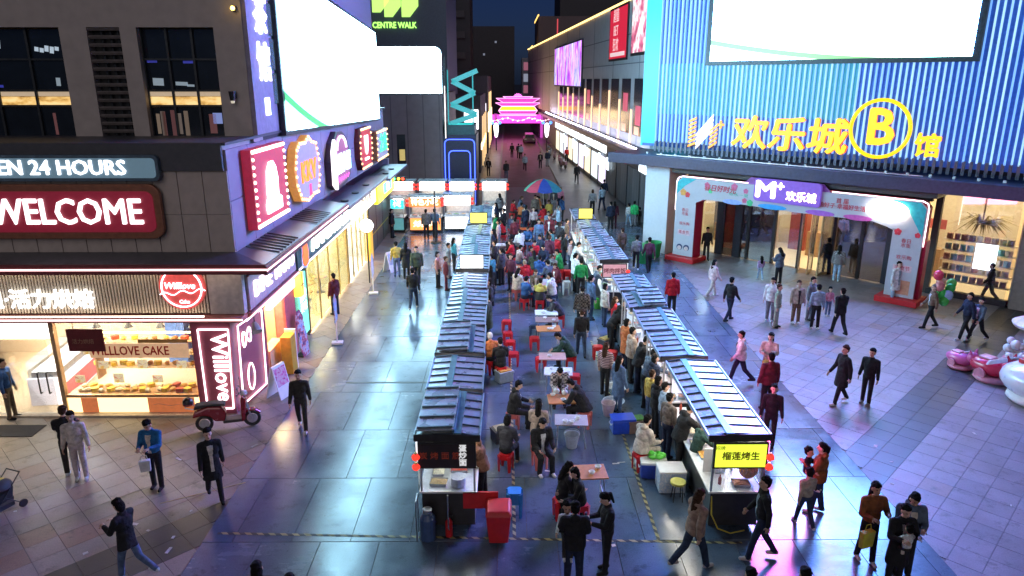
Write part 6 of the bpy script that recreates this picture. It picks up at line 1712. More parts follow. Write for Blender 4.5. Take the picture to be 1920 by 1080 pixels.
# magenta gate over the street
gt = thing('festival_gate', 'magenta glowing pagoda gate spanning the far street', 'gate', (1.8, 118, 0))
MAG = glow('magenta_light', (1.0, 0.05, 0.75), 2.6)
PKW = glow('pink_white_light', (1.0, 0.38, 0.78), 2.2)
YGO = glow('gold_board', (1.0, 0.55, 0.02), 2.6)
for z0, z1, w0, w1, m_, nm in ((3.75, 4.25, 2.7, 3.1, MAG, 'lower_roof'), (4.3, 4.95, 3.1, 2.6, YGO, 'name_board'), (5.0, 5.5, 2.6, 3.6, PKW, 'middle_roof'), (5.55, 6.2, 2.4, 3.5, PKW, 'upper_roof'), (6.2, 6.45, 1.9, 2.4, MAG, 'ridge')):
    MB().hexa([(-w0, -0.6, z0), (w0, -0.6, z0), (w0, 0.6, z0), (-w0, 0.6, z0), (-w1, -0.7, z1), (w1, -0.7, z1), (w1, 0.7, z1), (-w1, 0.7, z1)]).build(nm, m_ if m_ is YGO else mat('gate_body', (0.3, 0.04, 0.25), 0.5, emit=0.55, ecol=(0.9, 0.08, 0.65)), gt)
    MB().tube([(-w0, -0.66, z0), (w0, -0.66, z0), (w1, -0.76, z1), (-w1, -0.76, z1), (-w0, -0.66, z0)], 0.05, 5).build('edge_light', PKW, gt)
MB().prism([(0.75 * math.cos(R(a)) * (1 if k % 2 else 0.72), 0.55 * math.sin(R(a)) * (1 if k % 2 else 0.72)) for k, a in enumerate(range(0, 181, 15))] , (0, 0.1, 6.45), (1, 0, 0), (0, 0, 1), (0, -1, 0), 0.2).build('finial', glow('violet_pink', (0.9, 0.2, 0.8), 2.0), gt)
for x in (-3.6, 3.9):
    bx('post', mat('gate_post', (0.2, 0.05, 0.2), 0.5, emit=0.5, ecol=(0.8, 0.1, 0.7)), gt, x - 0.25, x + 0.25, -0.3, 0.3, 0, 3.75)
bx('cross_beam', MAG, gt, -6.0, 7.2, -0.2, 0.2, 2.3, 3.6)
bx('light_bar', PKW, gt, -3.0, 3.0, -0.26, -0.21, 3.45, 3.65)
for i, (x, lb) in enumerate(((-1.4, 'white and blue lantern column by the far kerb on the bakery side of the road'), (5.3, 'white and blue lantern column by the far kerb on the mall side of the road'))):
    ln = thing('lantern_column', lb, 'street light', (x, 96, 0))
    MB().cyl((0, 0, 0), (0, 0, 4.2), 0.07, n=8).build('post', DARKST, ln)
    MB().lathe([(0.02, 1.6), (0.2, 1.9), (0.3, 2.6), (0.32, 3.2), (0.2, 3.5), (0.02, 3.6)], n=12).build('lantern', glow('white_lantern', (0.95, 0.95, 1.0), 4.0), ln)
    for a in (-0.5, 0.5):
        MB().ball((a, 0, 3.6), 0.22, 8, 6).build('blue_globe', glow('blue_globe', (0.1, 0.3, 1.0), 2.5), ln)
# left side buildings further along the street
for i, (x0, x1, y0, y1, h, lb) in enumerate(((-16, -2.6, 72, 90, 7.5, 'low dark shop block with white sign box past the blue portal'), (-16, -2.4, 92, 114, 9.5, 'warm lit shop block near the far gate'), (-40, -12, 130, 150, 26, 'dark apartment slab far behind the gate'), (12, 40, 170, 190, 30, 'dark apartment slab far behind the stepped tower'), (-14, 2, 190, 205, 22, 'dark apartment slab straight behind the gate'))):
    bb = thing('distant_block', lb, 'building', ((x0 + x1) / 2, (y0 + y1) / 2, 0), world=True)
    bx('wall', mat('distant_wall_%d' % (i % 2), (0.06, 0.055, 0.065), 0.8), bb, x0, x1, y0, y1, 0, h)
    if i < 2:
        bx('shop_light', glow('far_shop_warm', (1.0, 0.7, 0.35), 5.0), bb, x1, x1 + 0.1, y0 + 1, y1 - 1, 2.2 if i == 0 else 2.6, 2.8 if i == 0 else 5.0)
        bx('sign', glow('far_sign_white', (0.95, 0.93, 1.0), 3.0), bb, x1 - 1.6, x1 - 0.2, y0 - 0.1, y0 - 0.02, 4.3, 6.2)
        for k in range(4):
            bx('lit_strip', glow('far_warm_strip', (1.0, 0.65, 0.3), 1.6), bb, x1 + 0.1, x1 + 0.16, y0 + 2 + k * 4, y0 + 2.6 + k * 4, 0.5, h - 2)
    else:
        for a in range(4):
            for b in range(int((h - 10) / 3)):
                if (a * 5 + b * 3 + i) % 4 == 0:
                    bx('window', glow('far_dim_window', (0.45, 0.5, 0.65), 0.35), bb, x0 + 2 + a * (x1 - x0 - 4) / 4, x0 + 2.5 + a * (x1 - x0 - 4) / 4, y0 - 0.06, y0, 9 + b * 3, 9.5 + b * 3)

# light garlands hung across the far street
for k, (y, z, m_, lb) in enumerate(((108.0, 3.7, PKW, 'pink-white light garland across the street nearest before the far gate'), (112.5, 3.4, MAG, 'magenta light garland across the street close to the far gate'), (101.0, 4.1, PKW, 'pink-white light garland farthest before the far gate'))):
    gz = thing('light_garland', lb, 'light garland', (1.6, y, 0))
    pts = [(-5.2 + 0.75 * i, 0, z - 0.5 * math.sin(math.pi * ((i * 0.75) % 3.5) / 3.5)) for i in range(15)]
    MB().tube(pts, 0.03, 5).build('cord', m_, gz)
    for p in pts:
        inst('bulb', blw, gz, p, scale=(1.6, 1.6, 1.6))
# ================================================================ MARKET STALLS
ROOFS = [mat('roof_sheet_%d' % k, c, 0.28, 0.35, 0.2, 2.5, 0.25) for k, c in enumerate(((0.46, 0.50, 0.51), (0.42, 0.48, 0.50), (0.50, 0.51, 0.51), (0.66, 0.65, 0.60)))]
ROOFM = ROOFS[0]
RIBM = mat('roof_rib_dark', (0.07, 0.095, 0.125), 0.4, 0.5)
GUT = mat('teal_gutter', (0.10, 0.20, 0.23), 0.35, 0.4)
EDGE = mat('roof_edge_trim', (0.45, 0.52, 0.62), 0.35, 0.6)
CNT = mat('stall_counter_black', (0.035, 0.032, 0.032), 0.4, 0.2, 0.2)
TOPM = mat('stall_steel_top', (0.7, 0.7, 0.69), 0.35, 0.3, 0.1)
LAN = mat('red_lantern', (0.5, 0.01, 0.01), 0.5, emit=0.9, ecol=(1.0, 0.05, 0.03))
FOODS = [mat('food_' + n, c, 0.6, var=0.35, scale=40, bump=0.6) for n, c in (('noodle', (0.5, 0.33, 0.1)), ('meat', (0.28, 0.09, 0.04)), ('greens', (0.12, 0.3, 0.06)), ('chili', (0.5, 0.06, 0.02)), ('tofu', (0.65, 0.58, 0.42)), ('fried', (0.62, 0.3, 0.05)))]
trayme = []
for i, f in enumerate(FOODS):
    mb = MB()
    mb.add([(-0.16, -0.11, 0), (0.16, -0.11, 0), (0.16, 0.11, 0), (-0.16, 0.11, 0), (-0.18, -0.13, 0.07), (0.18, -0.13, 0.07), (0.18, 0.13, 0.07), (-0.18, 0.13, 0.07)], [(0, 3, 2, 1), (0, 1, 5, 4), (1, 2, 6, 5), (2, 3, 7, 6), (3, 0, 4, 7)], 0)
    mb.add([(-0.17, -0.12, 0.05), (0.17, -0.12, 0.05), (0.17, 0.12, 0.05), (-0.17, 0.12, 0.05), (0, 0, 0.10)], [(0, 1, 4), (1, 2, 4), (2, 3, 4), (3, 0, 4)], 1)
    me = mb.mesh('food_tray')
    me.materials.append(STEEL)
    me.materials.append(f)
    trayme.append(me)
pot = MB().lathe([(0.13, 0), (0.15, 0.02), (0.15, 0.2), (0.16, 0.21), (0.0, 0.21)], n=14).mesh('stock_pot', smooth=False)
pot.materials.append(STEEL)
btl = MB().lathe([(0.03, 0), (0.035, 0.01), (0.035, 0.14), (0.012, 0.18), (0.012, 0.22), (0.0, 0.22)], n=10).mesh('sauce_bottle')
btl.materials.append(mat('sauce_red', (0.4, 0.05, 0.02), 0.35))
btl2 = btl.copy()
btl2.materials[0] = mat('bottle_white', (0.7, 0.7, 0.66), 0.4)
rs_ = random.Random(31)


def lanterns(parent, x, y, z):
    for dz in (0.0, -0.22):
        l = MB().ball((x, y, z + dz), (0.085, 0.085, 0.075), 10, 6).build('lantern', LAN, parent, smooth=True)
        MB().cyl((x, y, z + dz + 0.07), (x, y, z + dz + 0.1), 0.03, n=8).build('lantern_cap', mat('gold_cap', (0.5, 0.35, 0.08), 0.4, 0.5), l)
    MB().cyl((x, y, z + 0.05), (x, y, z + 0.3), 0.006, n=4).build('lantern_cord', BLACK, parent)


def stall(x0, x1, y0, y1, inner, label, gut=0.4, flap=None, sign=None, roofsign=None, lan=False, place='', food=True):
    W, L = x1 - x0, y1 - y0
    s = thing('food_stall', label, 'food stall', ((x0 + x1) / 2, (y0 + y1) / 2, 0), group='food stalls in two rows')
    hw, hl = W / 2, L / 2
    ins_ = 0.10
    bx('counter', CNT, s, -hw + ins_, hw - ins_, -hl + 0.06, hl - 0.06, 0.14, 0.90)
    bx('counter_top', TOPM, s, -hw + 0.05, hw - 0.05, -hl + 0.02, hl - 0.02, 0.90, 0.94, bevel=0.006)
    for sx in (-1, 1):
        for sy in (-1, 1):
            bx('post', STEEL, s, sx * (hw - 0.1) - 0.02, sx * (hw - 0.1) + 0.02, sy * (hl - 0.06) - 0.02, sy * (hl - 0.06) + 0.02, 0.94, 2.16)
            w_ = MB().cyl((sx * (hw - 0.2) - 0.025, sy * (hl - 0.3), 0.075), (sx * (hw - 0.2) + 0.025, sy * (hl - 0.3), 0.075), 0.07, n=12).build('wheel', BLACK, s)
    # roof: low pitched sheet, ribs, gutter strip, edge trim
    gx = -hw + W * gut
    rf = MB()
    rf.hexa([(-hw, -hl, 2.16), (gx, -hl, 2.20), (gx, hl, 2.20), (-hw, hl, 2.16), (-hw, -hl, 2.20), (gx, -hl, 2.255), (gx, hl, 2.255), (-hw, hl, 2.20)])
    rf.hexa([(gx, -hl, 2.20), (hw, -hl, 2.16), (hw, hl, 2.16), (gx, hl, 2.20), (gx, -hl, 2.255), (hw, -hl, 2.20), (hw, hl, 2.20), (gx, hl, 2.255)])
    roof = rf.build('roof', ROOFS[3] if L > 3.5 else rs_.choice(ROOFS[:3]), s)  # the long roof's paler sheet has the mall screen's reflection painted in
    roof.rotation_euler = (R(rs_.uniform(-0.5, 0.5)), R(rs_.uniform(-0.8, 0.8)), R(rs_.uniform(-0.7, 0.7)))
    n = max(4, round(L / 0.4))
    for i in range(n + 1):
        y = -hl + 0.02 + (L - 0.04) * i / n
        MB().bar((-hw + 0.02, y, 2.215), (gx - 0.08, y, 2.262), 0.022, 0.03).build('rib', RIBM, roof)
        MB().bar((gx + 0.08, y, 2.262), (hw - 0.02, y, 2.215), 0.022, 0.03).build('rib', RIBM, roof)
    bx('gutter_strip', GUT, roof, gx - 0.075, gx + 0.075, -hl, hl, 2.256, 2.275)
    bx('edge_trim', EDGE, roof, -hw - 0.025, -hw - 0.001, -hl, hl, 2.13, 2.235)
    bx('edge_trim', EDGE, roof, hw + 0.001, hw + 0.025, -hl, hl, 2.13, 2.235)
    MB().box(-hw - 0.02, hw + 0.02, -hl - 0.03, -hl - 0.001, 2.10, 2.25).build('end_trim', CNT, roof)
    if flap:
        a, b = (-hw + 0.02, -hw + W * flap) if inner > 0 else (hw - W * flap, hw - 0.02)
        fp = MB()
        tl = 0.10
        fp.hexa([(a, -hl + 0.02, 2.30), (b, -hl + 0.02, 2.33), (b, hl - 0.1, 2.33 + tl), (a, hl - 0.1, 2.30 + tl), (a, -hl + 0.02, 2.325), (b, -hl + 0.02, 2.355), (b, hl - 0.1, 2.355 + tl), (a, hl - 0.1, 2.325 + tl)])
        fo = fp.build('raised_flap', ROOFM, roof)
        for i in range(5):
            y = -hl + 0.1 + (L - 0.3) * i / 4
            z = 2.34 + tl * (y + hl) / L
            MB().bar((a + 0.02, y, z), (b - 0.02, y, z + 0.03), 0.035, 0.04).build('flap_rib', RIBM, roof)
        MB().box(b - 0.03, b + 0.02, -hl + 0.02, hl - 0.1, 2.28, 2.33).build('flap_hinge', GUT, roof)
    # lamps under the roof, lit side board, glass
    ix = inner * (hw - 0.22)
    MB().cyl((ix, -hl + 0.2, 2.12), (ix, hl - 0.2, 2.12), 0.022, n=8).build('lamp_tube', LAMP, s)
    MB().cyl((-ix, -hl + 0.2, 2.12), (-ix, hl - 0.2, 2.12), 0.018, n=8).build('lamp_tube', LAMP, s)
    ox = -inner * (hw - 0.03)
    bx('side_board', glow('pink_glow_board', (1.0, 0.14, 0.5), 8.0) if inner < 0 and y0 < 21 else glow('white_side_board', (0.92, 0.96, 1.0), 1.5), s, ox - 0.02, ox + 0.02, -hl + 0.06, hl - 0.06, 1.62, 2.1)  # pink ones added out of view to tint the paving beside them
    bx('glow_blocker', WHITEP, s, ox + inner * 0.045 - 0.01, ox + inner * 0.045 + 0.01, -hl + 0.05, hl - 0.05, 1.6, 2.12)  # added sheet that keeps the side board's glow out of the stall
    bx('glass_guard', GLASS, s, ox - 0.006, ox + 0.006, -hl + 0.08, hl - 0.08, 0.95, 1.45)
    bx('glass_guard', GLASS, s, -hw + 0.12, hw - 0.12, -hl + 0.03, -hl + 0.04, 0.95, 1.5)
    if sign:
        txt, fm_, lm_, sz = sign
        bx('sign_frame', CNT, s, -hw + 0.06, hw - 0.06, -hl - 0.05, -hl + 0.0, 1.52, 2.10)
        bx('sign_face', fm_, s, -hw + 0.10, hw - 0.10, -hl - 0.06, -hl - 0.051, 1.56, 2.06)
        if txt:
            text(txt[0], sz, lm_, s, txt[1] if len(txt) > 1 else (0, -hl - 0.065, 1.8), ext=0.01, bold=0.004, align='CENTER')
    if roofsign:
        fm_, txt = roofsign
        bx('roof_sign', CNT, s, -hw + 0.15, hw - 0.15, -hl, -hl + 0.08, 2.26, 2.80)
        bx('roof_sign_face', fm_, s, -hw + 0.18, hw - 0.18, -hl - 0.012, -hl - 0.001, 2.29, 2.77)
        if txt:
            text(txt, 0.3, mat('sign_dark_print', (0.1, 0.05, 0.02), 0.5), s, (0, -hl - 0.016, 2.53), ext=0.006, align='CENTER')
    if lan:
        lanterns(s, inner * -1 * (hw - 0.02), -hl - 0.06, 1.78)
    if food:
        k = max(2, int(L / 0.5))
        for i in range(k):
            for jx in (-0.22, 0.18):
                r_ = rs_.random()
                me = rs_.choice(trayme) if r_ < 0.62 else (pot if r_ < 0.8 else rs_.choice([btl, btl2]))
                o = bpy.data.objects.new(me.name.split('.')[0], me)
                C.objects.link(o)
                o.location = ((x0 + x1) / 2 + jx + rs_.uniform(-0.04, 0.04), y0 + 0.3 + i * (L - 0.5) / max(1, k - 1) + rs_.uniform(-0.05, 0.05), 0.942)
                o.rotation_euler = (0, 0, rs_.choice([0, math.pi / 2]) + rs_.uniform(-0.1, 0.1))
                nm = {'food_tray': ('steel tray of food', 'food tray'), 'stock_pot': ('round steel pot', 'pot'), 'sauce_bottle': ('small sauce bottle', 'bottle')}[o.name.split('.')[0]]
                tag(o, '%s on the counter of the %s' % (nm[0], place), nm[1], 'food and pots of the ' + place)
    return s


ORD = ['first', 'second', 'third', 'fourth', 'fifth', 'sixth', 'seventh', 'eighth', 'ninth', 'tenth', 'eleventh', 'twelfth']
DKS = mat('dark_sign_face', (0.03, 0.02, 0.02), 0.4)
YSG = glow('yellow_green_sign', (0.78, 0.95, 0.06), 1.5)
WSG = glow('white_sign_face', (0.97, 0.98, 1.0), 4.0)
PSG = mat('pink_menu_face', (0.55, 0.3, 0.33), 0.5, emit=0.35, ecol=(0.9, 0.45, 0.5))
YS2 = glow('yellow_roof_sign', (1.0, 0.85, 0.1), 1.8)
left_rows = [(12.70, 14.70, 0.66, 0.60), (14.92, 16.90, 0.40, None), (17.12, 19.20, 0.72, 0.68), (19.30, 21.18, 0.42, None), (21.27, 22.98, 0.40, None), (23.06, 25.0, 0.36, None), (25.55, 27.70, 0.45, None), (27.80, 29.75, 0.55, None), (29.85, 31.60, 0.40, None), (31.70, 33.95, 0.60, None), (34.25, 36.40, 0.45, None), (36.50, 39.40, 0.50, None)]
for i, (a, b, gf, fl_) in enumerate(left_rows):
    x0 = -1.85 - 0.005 * (a - 12.7)
    x1 = -0.57 - 0.011 * (a - 12.7)
    extra = {0: ', with dark fried noodle sign', 2: ', with raised roof flap', 6: ', under a white roof sign', 10: ', under a yellow roof sign'}.get(i, '')
    s = stall(x0, x1, a, b, 1, 'blue-roofed food stall, %s in the row beside the shops%s' % (ORD[i], extra), gf, fl_, sign=(('蛋\n炒\n面', (0.32, -1.065, 1.81)), DKS, glow('dull_white_print', (0.8, 0.8, 0.8), 0.8, False), 0.16) if i == 0 else None,
              roofsign=(WSG, None) if i == 6 else ((YS2, None) if i == 10 else None), lan=i in (0, 6), place='%s stall beside the shops' % ORD[i], food=i < 9)
    if i == 0:
        bx('white_back', mat('white_stall_back', (0.75, 0.76, 0.72), 0.5, var=0.05), s, -0.5, 0.5, 0.0, 0.02, 0.95, 1.55)
        bx('added_glow_card', glow('menu_glow_fill', (0.8, 1.0, 0.86), 1.6), s, -0.42, -0.12, -0.01, -0.002, 1.15, 1.5)  # glowing card added to brighten the inside of the stall
        bx('red_side_panel', REDPL, s, 0.3, 1.02, -0.98, -0.95, 0.55, 0.93)
        mb = MB().tube([(-0.62, -1.05, 0.05), (-0.62, -1.05, 0.95), (-0.62, -1.35, 0.95), (-0.62, -1.35, 0.05)], 0.015, 6).tube([(0.02, -1.05, 0.05), (0.02, -1.35, 0.35), (0.02, -1.35, 1.1)], 0.015, 6)
        mb.build('tow_frame', STEEL, s)
        text('炭 烤 面 筋', 0.17, mat('dim_red_print', (0.3, 0.04, 0.02), 0.5, emit=0.06, ecol=(0.6, 0.08, 0.03)), s, (-0.14, -1.065, 1.8), ext=0.006, align='CENTER')
right_rows = [(12.65, 16.60, 0.34, None), (16.85, 18.78, 0.66, None), (18.83, 20.80, 0.66, None), (20.92, 22.60, 0.3, 0.66), (22.72, 24.85, 0.6, None), (26.95, 29.2, 0.5, None), (29.3, 31.4, 0.5, None), (31.5, 33.1, 0.5, None), (33.25, 35.2, 0.45, None), (35.4, 38.6, 0.5, None)]
for i, (a, b, gf, fl_) in enumerate(right_rows):
    x0 = 4.05 - 0.026 * (a - 12.65)
    x1 = 5.26 - 0.034 * (a - 12.65)
    extra = {0: ', with yellow sign and long pale roof', 3: ', with raised roof flap', 5: ', with pink menu board', 9: ', under a yellow roof sign'}.get(i, '')
    s = stall(x0, x1, a, b, -1, 'blue-roofed food stall, %s in the row beside the mall plaza%s' % (ORD[i], extra), gf, fl_,
              sign=(('榴莲烤生', ), YSG, mat('sign_brown_print', (0.34, 0.28, 0.03), 0.5), 0.19) if i == 0 else ((('烤肉拌饭',), PSG, mat('maroon_print', (0.25, 0.02, 0.05), 0.5), 0.22) if i == 5 else None),
              roofsign=(YS2, None) if i == 9 else None, lan=i in (0, 5), place='%s stall beside the mall plaza' % ORD[i])
    if i == 0:
        bx('white_back', _mats['white_stall_back'], s, -0.48, 0.0, -1.2, -1.18, 0.95, 1.5)
        text('招牌', 0.1, _mats['sign_brown_print'], s, (-0.42, -2.04, 1.98), ext=0.006, align='CENTER')
        s['label'] = 'long pale-roofed food stall with yellow sign, first beside the mall plaza'
        MB().tube([(-0.52, -2.05, 0.9), (-0.5, -2.08, 0.5), (-0.36, -2.12, 0.2), (-0.1, -2.14, 0.1), (0.2, -2.1, 0.14)], 0.014, 6).build('gas_hose', mat('yellow_hose', (0.55, 0.42, 0.04), 0.5), s)
        MB().ball((0.36, -1.55, 1.24), (0.2, 0.16, 0.22), 12, 8).build('durian_pile', mat('orange_fruit', (0.6, 0.2, 0.02), 0.6, var=0.4, scale=25, bump=0.8), s)
# loose things by the front left stall
gc = thing('gas_cylinder', 'blue-grey gas cylinder with steel pot beside the front left stall', 'gas cylinder', (-1.62, 12.48, 0))
MB().lathe([(0.12, 0), (0.16, 0.03), (0.16, 0.5), (0.1, 0.6), (0.06, 0.62), (0, 0.62)], n=16).build('body', mat('blue_grey_cylinder', (0.05, 0.09, 0.2), 0.4), gc, smooth=False)
MB().lathe([(0.09, 0.62), (0.1, 0.7), (0.08, 0.71), (0, 0.71)], n=14).build('collar', STEEL, gc)
fe = thing('fire_extinguisher', 'small red fire extinguisher standing under the front left stall', 'fire extinguisher', (-1.2, 12.58, 0))
MB().lathe([(0.07, 0), (0.075, 0.02), (0.075, 0.34), (0.03, 0.4), (0.03, 0.44), (0, 0.44)], n=12).build('body', REDPL, fe)
MB().box(-0.02, 0.08, -0.015, 0.015, 0.44, 0.48).build('handle', BLACK, fe)

# ---- cross stalls, facing the camera
def cross_stall(x0, x1, y, label, signm, frontm, txt=None, tm=None, lan=True, h=2.2, fronttxt=None):
    s = thing('snack_booth', label, 'food stall', ((x0 + x1) / 2, y, 0), group='snack booths across the end of the market')
    hw = (x1 - x0) / 2
    bx('counter', CNT, s, -hw, hw, 0.0, 1.0, 0.1, 0.95)
    bx('counter_front', frontm, s, -hw + 0.05, hw - 0.05, -0.03, -0.002, 0.2, 0.92)
    bx('counter_top', TOPM, s, -hw - 0.03, hw + 0.03, -0.08, 1.0, 0.95, 0.99)
    for sx in (-1, 1):
        for yy in (0.0, 1.0):
            bx('post', STEEL, s, sx * (hw - 0.03) - 0.025, sx * (hw - 0.03) + 0.025, yy - 0.02, yy + 0.02, 0.99, h)
    bx('sign_board', signm, s, -hw + 0.02, hw - 0.02, -0.08, -0.03, h - 0.58, h - 0.03)
    bx('roof', ROOFM, s, -hw - 0.1, hw + 0.1, -0.12, 1.1, h, h + 0.06)
    bx('back_board', mat('booth_back', (0.45, 0.42, 0.4), 0.6), s, -hw, hw, 0.98, 1.0, 0.99, h)
    MB().cyl((-hw + 0.1, 0.3, h - 0.06), (hw - 0.1, 0.3, h - 0.06), 0.03, n=8).build('lamp_tube', LAMP, s)
    bx('glass_guard', GLASS, s, -hw + 0.05, hw - 0.05, -0.02, -0.01, 0.99, 1.3)
    if txt:
        text(txt, 0.42, tm, s, (0, -0.09, h - 0.31), ext=0.01, bold=0.01, align='CENTER', width=min(2 * hw - 0.3, 1.7))
    if fronttxt:
        text(fronttxt, 0.42, tm, s, (0, -0.04, 0.55), ext=0.01, bold=0.01, align='CENTER', width=1.5)
    if lan:
        for sx in (-1, 1):
            for dz in (0, -0.25):
                MB().ball((sx * (hw + 0.08), -0.1, h - 0.2 + dz), (0.11, 0.11, 0.1), 10, 6).build('lantern', LAN, s, smooth=True)
    for i in range(int(2 * hw / 0.42)):
        me = rs_.choice(trayme + [pot])
        o = bpy.data.objects.new(me.name.split('.')[0], me)
        C.objects.link(o)
        o.location = (x0 + 0.3 + i * 0.42, y + 0.35, 0.992)
        tag(o, 'steel vessel on the counter of the snack booths across the market end', 'pot' if me is pot else 'food tray', 'vessels on the snack booths')
    return s


ORS = glow('orange_lit_front', (1.0, 0.32, 0.08), 2.2)
REDS = glow('orange_sign', (1.0, 0.22, 0.06), 1.6)
cross_stall(-7.05, -6.25, 42.7, 'narrow snack booth with cyan sign at the end of the row', glow('cyan_sign', (0.05, 0.65, 0.7), 2.0), mat('teal_front', (0.06, 0.2, 0.2), 0.4, emit=0.3, ecol=(0.2, 0.6, 0.6)), '小吃', LETW, False, 2.1)
cross_stall(-5.95, -4.0, 42.7, 'red snack booth with orange lit sign and lettered front', REDS, ORS, '特色小吃', glow('pale_orange_letters', (1.0, 0.75, 0.5), 3.5, False), True, 2.2, '烧烤')
cross_stall(-3.85, -2.2, 43.1, 'white snack booth with blank glowing sign and front', WSG, WSG, lan=True, h=2.25)
for i, (a, b, m_, lb) in enumerate(((-7.9, -6.2, glow('rose_sign', (1.0, 0.55, 0.6), 2.6), 'snack booth with rosy sign in the back row by the shops'), (-5.8, -4.1, WSG, 'snack booth with white sign in the back row behind the orange one'), (-3.8, -2.15, glow('cream_sign', (1.0, 0.93, 0.8), 4.0), 'snack booth with cream sign in the back row before the blue portal'), (-1.65, -0.05, WSG, 'snack booth with white sign standing apart at the end of the back row'))):
    cross_stall(a, b, 47.0, lb, m_, WSG if i == 3 else mat('grey_front', (0.25, 0.25, 0.26), 0.4), lan=True, h=2.55)

# ================================================================ FURNITURE
COL = dict(wood=(0.44, 0.17, 0.05), wood2=(0.22, 0.14, 0.12), pinkwood=(0.45, 0.27, 0.24), white=(0.6, 0.62, 0.64), checked=(0.6, 0.55, 0.52), navy=(0.03, 0.05, 0.12), orange=(0.6, 0.1, 0.02), paleblue=(0.35, 0.42, 0.5), dark=(0.05, 0.05, 0.06),
           red=(0.55, 0.015, 0.02), salmon=(0.6, 0.14, 0.12), skyblue=(0.03, 0.22, 0.6), whitepink=(0.6, 0.55, 0.56), blue=(0.015, 0.06, 0.55), bluewhite=(0.02, 0.05, 0.35), pattern=(0.45, 0.5, 0.58), pinkwhite=(0.6, 0.45, 0.47), green=(0.12, 0.6, 0.08), clear=(0.35, 0.4, 0.5))


def checked_mat():
    g = NT('printed_table_top')
    tc = g.n('ShaderNodeTexCoord')
    br = g.n('ShaderNodeTexBrick', {'Vector': tc.outputs['Object'], 'Scale': 9.0, 'Color1': (0.6, 0.55, 0.52, 1), 'Color2': (0.5, 0.46, 0.44, 1), 'Mortar': (0.25, 0.2, 0.2, 1), 'Mortar Size': 0.06})
    g.put(g.b.inputs['Base Color'], br.outputs[0])
    g.b.inputs['Roughness'].default_value = 0.45
    return g.m


def furn_mat(c):
    if c == 'checked':
        return _mats.get('printed_table_top') or checked_mat()
    return mat('furn_' + c, COL[c], 0.38, var=0.14, scale=14)


def make_table(x, y, rz, c, label):
    t = thing('folding_table', label, 'table', (x, y, 0), rz, 'tables down the market')
    bx('table_top', furn_mat(c), t, -0.42, 0.42, -0.30, 0.30, 0.655, 0.685, bevel=0.006)
    for sx in (-1, 1):
        for sy in (-1, 1):
            MB().cyl((sx * 0.36, sy * 0.25, 0), (sx * 0.33, sy * 0.2, 0.655), 0.014, n=6).build('leg', STEEL, t)
        MB().bar((sx * 0.35, -0.22, 0.2), (sx * 0.35, 0.22, 0.2), 0.02, 0.02).build('brace', STEEL, t)
    if c not in ('orange',):
        for k in range(rs_.choice([1, 2, 3])):
            bw = MB().lathe([(0.03, 0), (0.05, 0.01), (0.075, 0.06), (0.07, 0.06), (0.04, 0.015), (0, 0.015)], n=12).build('food_bowl', WHITEP)
            bw.location = (x + rs_.uniform(-0.28, 0.28), y + rs_.uniform(-0.18, 0.18), 0.686)
            tag(bw, 'small white bowl on the ' + label[:60], 'bowl', 'bowls on the ' + label[:60])
    return t


def stool_meshes(c):
    m_ = furn_mat(c)
    seat = MB().prism(rounded(0.29, 0.29, 0.05, 3), (0, 0, 0.425), (1, 0, 0), (0, 1, 0), (0, 0, 1), 0.025).mesh('seat')
    seat.materials.append(m_)
    leg = MB().hexa([(-0.028, -0.012, 0), (0.028, -0.012, 0), (0.028, 0.012, 0), (-0.028, 0.012, 0), (-0.055, -0.012, 0.425), (0.055, -0.012, 0.425), (0.055, 0.012, 0.425), (-0.055, 0.012, 0.425)]).mesh('leg')
    leg.materials.append(m_)
    apr = MB().box(-0.13, 0.13, -0.008, 0.008, 0.32, 0.425).mesh('apron')
    apr.materials.append(m_)
    return seat, leg, apr


_stool = {}


def make_stool(x, y, rz, c, label, n=1):
    if c not in _stool:
        _stool[c] = stool_meshes(c)
    seat, leg, apr = _stool[c]
    t = thing('plastic_stool', label, 'stool', (x, y, 0), rz, 'plastic stools down the market')
    for k in range(n):
        dz = 0.05 * k
        inst('seat', seat, t, (0, 0, dz))
        for q in range(4):
            a = R(45 + 90 * q)
            inst('leg', leg, t, (0.185 * math.cos(a), 0.185 * math.sin(a), dz), rot=(R(-5) * math.sin(a) * 0, 0, a + R(90)))
            inst('apron', apr, t, (0.135 * math.cos(R(90 * q)), 0.135 * math.sin(R(90 * q)), dz), rot=(0, 0, R(90 * q + 90)))
    return t


